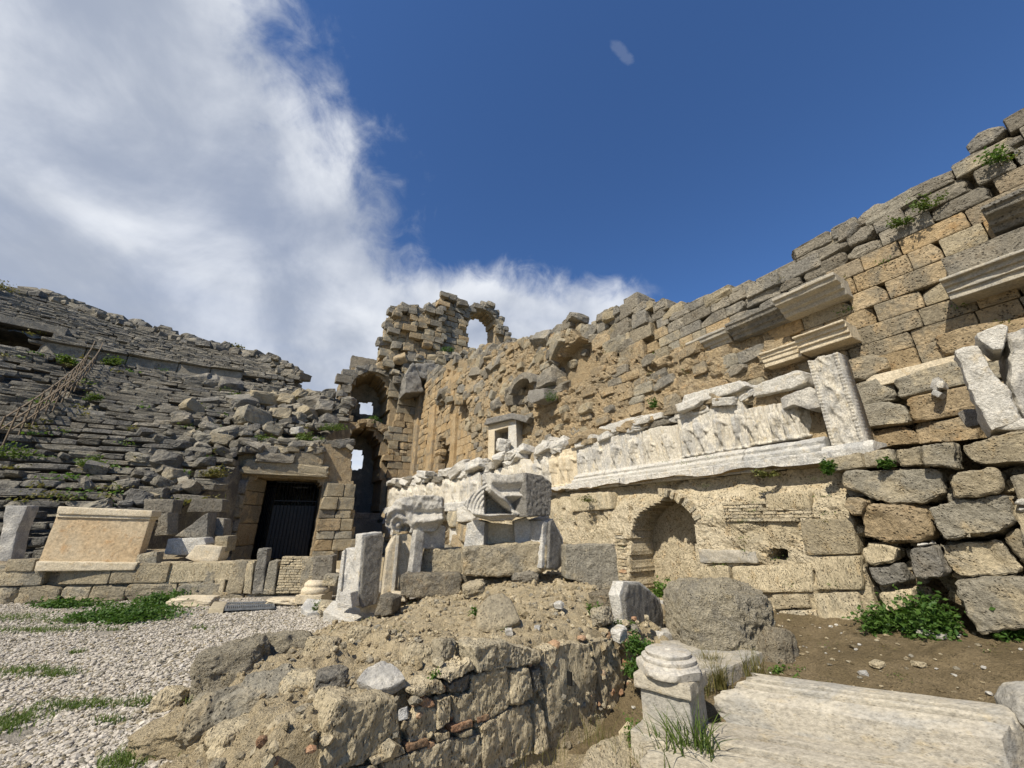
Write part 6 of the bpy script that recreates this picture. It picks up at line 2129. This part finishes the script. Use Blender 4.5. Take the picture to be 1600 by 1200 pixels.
# pale flat rock and drain grate in the gravel
gt = empty('drain_grate', hit_z(390, 947, 0.02), 'steel drain grating set in a concrete rim in the gravel', 'drain grate')
ga, gb, gc_, gd = hit_z(352, 953, 0.04), hit_z(428, 950, 0.04), hit_z(426, 941, 0.04), hit_z(354, 943, 0.04)
for i in range(25):
    f_ = (i + 0.5) / 25
    bar('bar', ga.lerp(gb, f_), gd.lerp(gc_, f_), 0.018, gt, 'steel')
for a_, b_ in ((ga, gb), (gd, gc_), (ga, gd), (gb, gc_), (ga.lerp(gd, .5), gb.lerp(gc_, .5))):
    bar('frame', a_ + UP * .004, b_ + UP * .004, 0.03, gt, 'steel')
V, F = box_np((ga + gc_) / 2 - UP * 0.055, (gb - ga).normalized(), Vector((-(gb - ga).normalized().y, (gb - ga).normalized().x, 0)), UP, ((gb - ga).length + 0.05, 0.5, 0.05))
put('pit', V, F, M['iron'], gt, smooth=False)  # flat dark slab under the bars, its colour stands for shade below
block('rim', [ga + Vector((-0.30, -0.02, 0.03)), ga + Vector((-0.02, -0.02, 0.03)), gd + Vector((-0.02, 0.05, 0.03)), gd + Vector((-0.30, 0.05, 0.03))], -UP * 0.15, 'concrete', parent=gt, bevel=0.02, L=0.1, rough=0.005)
mloose(450, 945, 0.0, (0.75, 0.35, 0.14), 'marble_warm', 'flat pale rock between the drain grating and the marble platform', 0.1, cat='stone', nm='flat_rock', tilt=0.03)
mloose(300, 945, 0.0, (0.8, 0.4, 0.16), 'marble_warm', 'flat tan slab at the foot of the parapet right of the green weeds', 0.2, 'rough', cat='stone', nm='flat_slab', tilt=0.03)

# =================================================================== RIGHT FOREGROUND
# boulder
V, F = rock_arrays(64, 77, e=4.6, rough=0.055, chips=3, freq=1.5, edge=0.9)
P = V * np.array([1.04, 0.85, 0.88])
d = fbm(P * 14, 4, 5, 0.6); f1, f2, cid = worley2(P[:, 0] * 22 + P[:, 1] * 9, P[:, 2] * 9 + P[:, 1] * 4, 3)
Nn_ = V / np.linalg.norm(V, axis=1)[:, None]
P = P + Nn_ * (0.030 * d + 0.014 * fbm(P * 40, 3, 15) + 0.07 * (sstep(0.05, 0.45, f1) - 0.5) * sstep(-0.2, 0.35, V[:, 0]))[:, None]
bp = hit_z(1145, 1045, 0.05)
bo = put('boulder', P + np.array([bp.x + 0.06, bp.y + 0.38, 0.43]), F, M['pitted'], None)
tag(bo, 'big dark pitted boulder sitting on the brown earth, largest loose stone at right', 'boulder')
mloose(1222, 1050, 0.05, (0.34, 0.3, 0.45), 'dark', 'smaller pitted rock stuck to the right foot of the big boulder', 0.4, var=2)
for a in ((1038, 965, 0.05, 0.26, 'round white stone by the niche, left of the cracked one', 0), (1055, 958, 0.05, 0.24, 'cracked white grey stone by the niche', 1), (1068, 962, 0.05, 0.18, 'white stone half hidden by the big boulder', 2)):
    mloose(a[0], a[1], a[2], (a[3] * 1.2, a[3], a[3] * 1.05), 'marble', a[4], a[5], 'rough', 'white_stone', cat='stone')
mloose(1036, 1000, 0.20, (0.26, 0.14, 0.12), 'marble', 'long white stone on the near corner of the flat marble slab', 0.4, 'rough', 'white_stone', cat='stone')

# column base on its pedestal
PB_ = Vector((1.32, 3.83, 0.42))
cb = empty('column_pedestal', (PB_.x, PB_.y, -0.1), 'marble column base standing on a square moulded pedestal, front centre right', 'column base')
ang = math.radians(-40)
Xp = Vector((math.cos(ang), math.sin(ang), 0)); Yp = Vector((-math.sin(ang), math.cos(ang), 0))
hw = 0.21


def ped(nm, w, z0, z1, mat='beam', **kw):
    c = Vector((PB_.x, PB_.y, 0))
    block(nm, [c - Xp * w - Yp * w + UP * z0, c + Xp * w - Yp * w + UP * z0, c + Xp * w - Yp * w + UP * z1, c - Xp * w - Yp * w + UP * z1], Yp * 2 * w, mat, parent=cb, bevel=0.014, L=0.022, rough=0.004, freq=14, lowrough=0.003, **kw)


ped('die', hw * 0.92, 0.0, 0.37); ped('cap', hw * 1.07, 0.325, 0.422); ped('foot', hw * 1.30, -0.45, 0.04)
r = 0.255
pr = [(r * 0.95, 0), (r * 1.04, r * .06), (r * 1.07, r * .18), (r * 1.04, r * .34), (r * .95, r * .40), (r * .88, r * .42), (r * .86, r * .50), (r * .80, r * .53), (r * .82, r * .60), (r * .82, r * .70), (r * .74, r * .76), (r * .66, r * .78), (r * .68, r * .84), (r * .69, r * .94), (r * .62, r * 1.0), (0.03, r * 1.01), (0.02, r * 0.94), (0.0001, r * .93)]
pr = [(a_ * 1.04, b_ * 0.62) for a_, b_ in pr]
V, F = lathe(pr, 64)
V = np.array(V)
rad_ = np.hypot(V[:, 0], V[:, 1])
V = V + (fbm(V * 7, 4, 8) * 0.007 + fbm(V * 30, 3, 9) * 0.003)[:, None] * np.array([1, 1, 0.5])
rgc = np.random.default_rng(4)
for _ in range(11):
    a_ = rgc.uniform(0, 6.28); nn_ = np.array([math.cos(a_), math.sin(a_), rgc.uniform(-0.5, 0.7)]); nn_ /= np.linalg.norm(nn_)
    V = V - np.outer(np.clip((V - np.array([0, 0, 0.07])) @ nn_ - rgc.uniform(0.215, 0.25), 0, None), nn_)
V = V + np.array([PB_.x, PB_.y, 0.42])
put('mouldings', V, F, M['base'], cb).data.set_sharp_from_angle(angle=math.radians(40))

# flat marble slab behind it and the two big moulded beams
block('flat_slab', [hit_z(1030, 1000, 0.24), hit_z(1100, 998, 0.24), hit_z(1192, 1018, 0.24), hit_z(1140, 1042, 0.24), hit_z(1080, 1052, 0.24)], -UP * 0.24, 'beam', 'thick flat marble slab between the column base and the boulder', 'slab', bevel=0.02, L=0.04, rough=0.008)


def beam(name, lb, A, d, ln, acr, width, prof, seed):
    """moulded block with an obliquely cut end: profile (across, z) pushed along d"""
    pts = [A + acr * (a * width) + UP * z for a, z in prof]
    o = block(name, pts, d * ln, 'beam', lb, 'marble block', bevel=0.006, L=0.026, rough=0.005, freq=14, lowrough=0.004, seed=seed)
    me = o.data
    C = np.zeros(len(me.vertices) * 3); me.vertices.foreach_get('co', C); C = C.reshape(-1, 3)
    Wp = C + np.array(o.location)
    t = (Wp - np.array(A)) @ np.array(d) - 0.0
    w = np.clip(1 - t / 0.22, 0, 1)
    n_ = fbm(Wp * 5 + seed, 4, seed) * 0.16 + fbm(Wp * 16, 3, seed + 2) * 0.05
    C = C + np.outer(w * n_, np.array(d))
    me.vertices.foreach_set('co', C.ravel()); me.update()
    return o



DB = Vector((1.6, -0.69, 0)).normalized(); AB = Vector((-0.95, -0.36, 0)).normalized()
beam('moulded_beam', 'long pale marble beam with stepped mouldings, upper of two at bottom right', Vector((2.16, 3.97, 0.36)), DB, 1.62, AB, 0.47, [(0, -0.5), (0, 0), (0.40, -0.005), (0.405, -0.06), (0.47, -0.06), (0.48, -0.02), (0.56, -0.03), (0.57, -0.085), (0.63, -0.085), (0.64, -0.055), (0.80, -0.075), (0.97, -0.11), (1.0, -0.20), (1.03, -0.5)], 3)
beam('moulded_beam', 'long pale marble beam lying lower in front, cut by the bottom edge', Vector((1.75, 3.84, 0.09)), DB, 1.66, AB, 0.80, [(0, -0.5), (0, 0), (0.30, -0.005), (0.305, -0.055), (0.36, -0.055), (0.37, -0.02), (0.58, -0.03), (0.585, -0.09), (0.64, -0.09), (0.65, -0.06), (1.0, -0.08), (1.02, -0.5)], 5)
rt = hit_z(1600, 1110, 0.35)
frag('moulded_fragment', [(1592, 1130), (1586, 1112), (1594, 1094), (1602, 1088), (1660, 1084), (1670, 1145), (1606, 1140)], 3.25, (-0.5, -0.86, 0), 0.3, 'beam', 'pale moulded fragment poking in from the right edge', L=0.03)
# bedrock showing through the earth
for u, v, w_, d_, lb in ((1485, 1036, 0.62, 0.22, 'flat pale bedrock patch in the earth near the green shrubs'), (1580, 1015, 0.5, 0.22, 'pale rock slab in the earth at the right edge'), (1445, 1005, 0.25, 0.12, 'small pale flat rock close to the block wall')):
    p = hit_z(u, v, 0.2); zz_ = ze(p.x, p.y)
    loose('bedrock_patch', lb, 'rock', (p.x, p.y, zz_ - 0.05), (w_, d_, 0.09), 'beam', 0.5, 'rough', None, 0.02)
for u, v, s_, lb in ((1382, 1079, 0.09, 'pale pebble on the bare earth, left of two'), (1450, 1086, 0.085, 'pale pebble on the bare earth, right of two')):
    p = hit_z(u, v, 0.1)
    loose('pebble', lb, 'stone', (p.x, p.y, ze(p.x, p.y)), (s_ * 1.3, s_, s_ * 0.5), 'tuff', 0.3, 'rock', None, 0.1)

# =================================================================== PLANTS


def gbush(u, v, z, *a, **k):
    p = hit_z(u, v, z)
    return bush(a[0], a[1], (p.x, p.y, z), *a[2:], **k)


gbush(1366, 975, 0.40, 'tall leafy green shrub climbing the corner of the block wall', 'shrub', 0.16, 0.14, 0.85, 1200, 0.055, 'leafd', 21, name='shrub', stems=14)
gbush(1395, 990, 0.40, 'low green shrub spreading at the foot of the block wall', 'shrub', 0.36, 0.22, 0.34, 1500, 0.050, 'leafd', 22, name='shrub', stems=18)
gbush(1462, 1004, 0.40, 'large bushy green shrub before the block wall, biggest of the shrubs', 'shrub', 0.30, 0.22, 0.52, 1500, 0.055, 'leafd', 23, name='shrub', stems=22)
gbush(1594, 1012, 0.45, 'green shrub at the right edge by the block wall', 'shrub', 0.2, 0.2, 0.50, 800, 0.055, 'leafd', 24, name='shrub', stems=12)
gbush(1432, 925, 0.62, 'ivy-like green tuft in the dark gap between the loose blocks', 'plant', 0.14, 0.12, 0.30, 450, 0.045, 'leafd', 25)
gbush(1035, 945, 0.15, 'leafy green weed growing in the arched niche', 'plant', 0.24, 0.18, 0.46, 900, 0.055, 'leaf', 26)
gbush(1065, 940, 0.15, 'dry yellowish weed at the right side of the niche', 'plant', 0.22, 0.15, 0.42, 260, 0.045, 'dry', 27)
gbush(1100, 1000, 0.12, 'small green weed at the foot of the big boulder', 'plant', 0.14, 0.1, 0.12, 350, 0.03, 'leaf', 28)
gbush(1230, 1062, 0.1, 'green weed patch between the boulder and the marble beam', 'plant', 0.2, 0.12, 0.14, 600, 0.03, 'leaf', 29)
gbush(1000, 1020, 0.28, 'creeping green plant hanging over the right end of the mound wall', 'plant', 0.16, 0.22, 0.18, 1100, 0.03, 'leafd', 30)
gbush(990, 1055, 0.12, 'dark green creeper low on the right end of the mound wall', 'plant', 0.10, 0.14, 0.16, 500, 0.028, 'leafd', 31)
gbush(1000, 1160, -0.1, 'green weed beside the pedestal foot', 'plant', 0.14, 0.12, 0.16, 500, 0.028, 'leaf', 32)
gbush(930, 960, 0.58, 'green tuft on the crest of the mound near the square slab', 'plant', 0.10, 0.1, 0.14, 300, 0.035, 'leaf', 33)
gbush(960, 978, 0.45, 'mossy green growth over the dark rock on the crest', 'plant', 0.22, 0.12, 0.08, 500, 0.03, 'grass', 34)
gbush(740, 965, 0.58, 'small green weed left of the cone shaped stone', 'plant', 0.07, 0.06, 0.12, 160, 0.03, 'leaf', 35)
gbush(680, 1066, 0.52, 'bright green sprig in a hollow of the mound edge', 'plant', 0.05, 0.05, 0.09, 150, 0.022, 'leaf', 36)
gbush(497, 958, 0.02, 'yellow green weed before the marble platform', 'plant', 0.2, 0.12, 0.22, 500, 0.035, 'grass', 37)
gbush(535, 970, 0.0, 'small weed against the front of the marble platform', 'plant', 0.1, 0.08, 0.1, 200, 0.03, 'leaf', 38)
# carpet of weeds in front of the parapet
for u, v, rx, ry, h, n, sd, lb in ((200, 965, 0.95, 0.6, 0.22, 4200, 41, 'thick mat of dark green weeds before the parapet, largest of the weed patches'), (110, 948, 0.9, 0.22, 0.16, 1500, 42, 'strip of green weeds along the foot of the parapet'), (250, 945, 0.5, 0.3, 0.24, 1800, 43, 'bushy green weeds at the right end of the weed mat'), (280, 936, 0.3, 0.2, 0.22, 500, 44, 'round green tuft beside the flat tan slab')):
    p = hit_z(u, v, 0)
    bush(lb, 'weeds', (p.x, p.y, 0.0), rx, ry, h, n, 0.055, 'leafd', sd, stems=40, name='weed_mat')
rg = np.random.default_rng(55)
pts = []
for u, v, rx, ry, n in ((60, 985, 0.9, 0.18, 500), (40, 1050, 0.5, 0.14, 420), (90, 1055, 0.22, 0.08, 140), (140, 1100, 0.5, 0.08, 220), (230, 1095, 0.25, 0.1, 150), (10, 1130, 0.25, 0.2, 500), (100, 1105, 0.3, 0.07, 120), (180, 985, 0.15, 0.05, 50), (310, 982, 0.2, 0.05, 60), (170, 1125, 0.14, 0.05, 70), (205, 1180, 0.12, 0.3, 420), (215, 1190, 0.1, 0.2, 200), (20, 965, 0.8, 0.3, 500), (120, 1020, 0.15, 0.05, 40), (315, 1105, 0.06, 0.15, 120), (330, 1160, 0.05, 0.2, 200), (100, 970, 0.8, 0.2, 350)):
    p = hit_z(u, v, 0)
    for _ in range(n):
        x_, y_ = p.x + rg.normal() * rx * 0.5, p.y + rg.normal() * ry * 0.5
        zz_ = max(float(z_gravel(np.array([x_]), np.array([y_]))[0]), zm(x_, y_) if x_ > -3.5 else -1)
        pts.append((x_, y_, zz_))
V, F, T = blades(pts, 0.075, 0.009, 0.9, 6)
o = put('grass', V, F, M['grass'], origin=(-6, 6, 0), smooth=False, tint=T)
tag(o, 'sparse tufts of short grass growing through the gravel court', 'grass', kind='stuff')
pts = []
for u, v, z, r_, n in ((1110, 1055, 0.1, 0.12, 260), (1095, 1085, 0.05, 0.10, 220), (1125, 1075, 0.1, 0.08, 140), (1180, 1060, 0.2, 0.10, 100)):
    p = hit_z(u, v, z)
    for _ in range(n):
        pts.append((p.x + rg.normal() * r_ * 0.5, p.y + rg.normal() * r_ * 0.5, z))
V, F, T = blades(pts, 0.24, 0.006, 0.6, 7, 4)
o = put('dry_grass', V, F, M['dry'], origin=(2, 3.4, 0), smooth=False, tint=T)
tag(o, 'thin yellowing grass between the column pedestal and the marble beams', 'grass', kind='stuff')
pts = []
for u, v, z, r_, n in ((1078, 1190, -0.05, 0.13, 60), (1105, 1195, -0.05, 0.09, 40), (1050, 1200, -0.1, 0.12, 30)):
    p = hit_z(u, v, z)
    for _ in range(n):
        pts.append((p.x + rg.normal() * r_ * 0.5, p.y + rg.normal() * r_ * 0.4, z))
V, F, T = blades(pts, 0.36, 0.014, 0.75, 8, 6)
p = hit_z(1080, 1195, -0.05)
tg = empty('grass_clump', (p.x, p.y, -0.08), 'clump of long green grass blades at the bottom in front of the pedestal', 'grass')
o = put('blades', V, F, M['grass'], tg, smooth=False, tint=T); o['kind'] = 'stuff'
pts = []
for u, v, z, r_, n in ((820, 1195, -0.2, 0.35, 90), (930, 1160, -0.1, 0.15, 50), (1000, 1190, -0.15, 0.2, 90)):
    p = hit_z(u, v, z)
    for _ in range(n):
        pts.append((p.x + rg.normal() * r_ * 0.6, p.y + rg.normal() * r_ * 0.3, z))
V, F, T = blades(pts, 0.2, 0.004, 0.7, 9, 4)
o = put('straw', V, F, M['dry'], origin=(0.3, 3, 0), smooth=False, tint=T)
tag(o, 'thin dry straw along the foot of the mound wall', 'grass', kind='stuff')
# green and moss tufts on the ruins
for i, (u, v, dist_q, r_, h, mt, lb) in enumerate(((1195, 740, 6.35, 0.18, 0.12, 'moss', 'mossy patch on the podium wall right of the arched niche'), (1562, 248, 8.3, 0.25, 0.22, 'leaf', 'green bush growing on the wall top at upper right'), (1455, 315, 8.25, 0.3, 0.14, 'grass', 'yellow green growth on the coping at upper right'), (1410, 345, 8.25, 0.25, 0.10, 'grass', 'low mossy growth on the coping left of the yellow green one'),
                                                  (860, 622, 7.4, 0.3, 0.4, 'leafd', 'dark green tuft on the ruin beside the gable block'), (1020, 632, 7.6, 0.15, 0.25, 'leafd', 'green sprig on the rubble face over the frieze'), (925, 780, 6.3, 0.4, 0.15, 'moss', 'brownish moss on the podium left of the niche'), (1295, 735, 6.3, 0.12, 0.2, 'leafd', 'green weed on the podium below the pilaster'), (700, 545, 10.0, 0.6, 0.5, 'leafd', 'green tuft among the tower boulders'), (1385, 725, 6.3, 0.1, 0.12, 'leafd', 'tiny green weed in a joint right of the pilaster'))):
    p = hit_q(u, v + 4, dist_q)
    bush(lb, 'plant', p, r_, r_ * 0.6, h, 260, 0.05 if dist_q < 9 else 0.12, mt, 60 + i)
for i, (u, v, lb) in enumerate(((420, 690, 'grass on the rubble above the gate, left tuft'), (480, 688, 'grass on the rubble above the gate, middle tuft'), (520, 672, 'grass at the foot of the tumbled heap beside the tower'), (385, 712, 'green bush left of the gate lintel'))):
    p = hit_s(u, v, 20.6)
    bush(lb, 'plant', p, 0.7, 0.5, 0.35, 500, 0.08, 'grass' if i < 3 else 'leafd', 80 + i)
for i, (u, v, sz, lb) in enumerate(((142, 728, 0.5, 'bright green weed on the lower seats above the panel'), (98, 566, 0.7, 'bright green tuft beside the railing top'), (175, 570, 0.7, 'yellow green tuft under the gangway wall'), (140, 625, 0.5, 'green weeds in the seats right of the railing'), (12, 455, 1.3, 'dry bush on the crest at the far left'), (335, 745, 0.5, 'dry green weed on the broken seats left of the gate'), (8, 715, 0.6, 'yellow green weed at the foot of the railing'), (378, 548, 0.9, 'dry bush on the crest near the broken end'))):
    th, r = crest_hit(u, v)
    r = min(r, rmax(th))
    p = cav(th, r, zslope(r) + (0.5 if r > R0 + DIAZ * TREAD else 0.0))
    bush(lb, 'plant', p, sz, sz * 0.7, sz * 0.75, 420, 0.09 if r < 30 else 0.16, 'dry' if 'dry' in lb else 'grass', 90 + i)

# weeds rooted in the joints everywhere
rg = np.random.default_rng(99)
cs, sz, mi = [], [], []


def clump(p, r, h, n, size, m):
    for _ in range(n):
        k = rg.normal(size=3) * np.array([r, r, h]) * 0.5
        cs.append(np.array(p) + np.array([k[0], k[1], abs(k[2])])); sz.append(size * rg.uniform(0.6, 1.3)); mi.append(m)


for _ in range(46):
    u, v = rg.uniform(870, 1320), rg.uniform(715, 930)
    if 975 < u < 1100 and v > 775: continue
    p = hit_q(u, v, 6.33 - (0.28 if v < 745 else 0))
    clump(p, 0.10, 0.06, 26, 0.020, rg.choice([0, 1, 1, 2]))
for _ in range(110):
    u, v = rg.uniform(0, 520), rg.uniform(470, 800)
    th, r = crest_hit(u, v)
    if r > rmax(th) or r > 48 or (u > 335 and v > 680): continue
    clump(cav(th, r + 0.1, zslope(r) + 0.02), 0.35, 0.16, 26, 0.05 + 0.0025 * r, rg.choice([0, 1, 2, 2]))
for _ in range(30):
    u, v = rg.uniform(880, 1600), rg.uniform(200, 640)
    s_, z_ = ps(u, v)
    if not inpoly(fpoly, np.array([s_]), np.array([z_]))[0]: continue
    clump(SQ(s_, float(core_front(np.array([[s_]]), np.array([[z_]]))[0, 0]) - 0.02 if core_in(np.array([s_]), np.array([z_]))[0] else QF - 0.05, z_), 0.12, 0.12, 30, 0.035, rg.choice([0, 1, 2]))
for _ in range(40):
    x_, y_ = rg.uniform(-3.0, 2.0), rg.uniform(3.0, 7.5)
    if (x_ - WP0[0]) * WN[0] + (y_ - WP0[1]) * WN[1] > -0.05: continue
    clump((x_, y_, zm(x_, y_)), 0.07, 0.05, 26, 0.014, rg.choice([1, 2, 2, 0]))
for _ in range(60):
    x_, y_ = rg.uniform(1.8, 7.5), rg.uniform(3.6, 7.6)
    if x_ * ND.x + y_ * ND.y > 6.2: continue
    clump((x_, y_, ze(x_, y_)), 0.12, 0.03, 24, 0.014, rg.choice([1, 2, 2]))
cs = np.array(cs); sz = np.array(sz)
V, F, T = leaves(cs, 1.0, 5)
V = np.repeat(cs, 4, 0) + (V - np.repeat(cs, 4, 0)) * np.repeat(sz, 4)[:, None]
o = put('joint_weeds', V, F, [M['leaf'], M['grass'], M['dry']], origin=(0, 8, 0), smooth=False, tint=T, fmat=np.concatenate([np.array(mi), np.array(mi)]))
tag(o, 'tiny weeds and dry sprigs sprouting from joints across the ruins', 'weeds', kind='stuff')
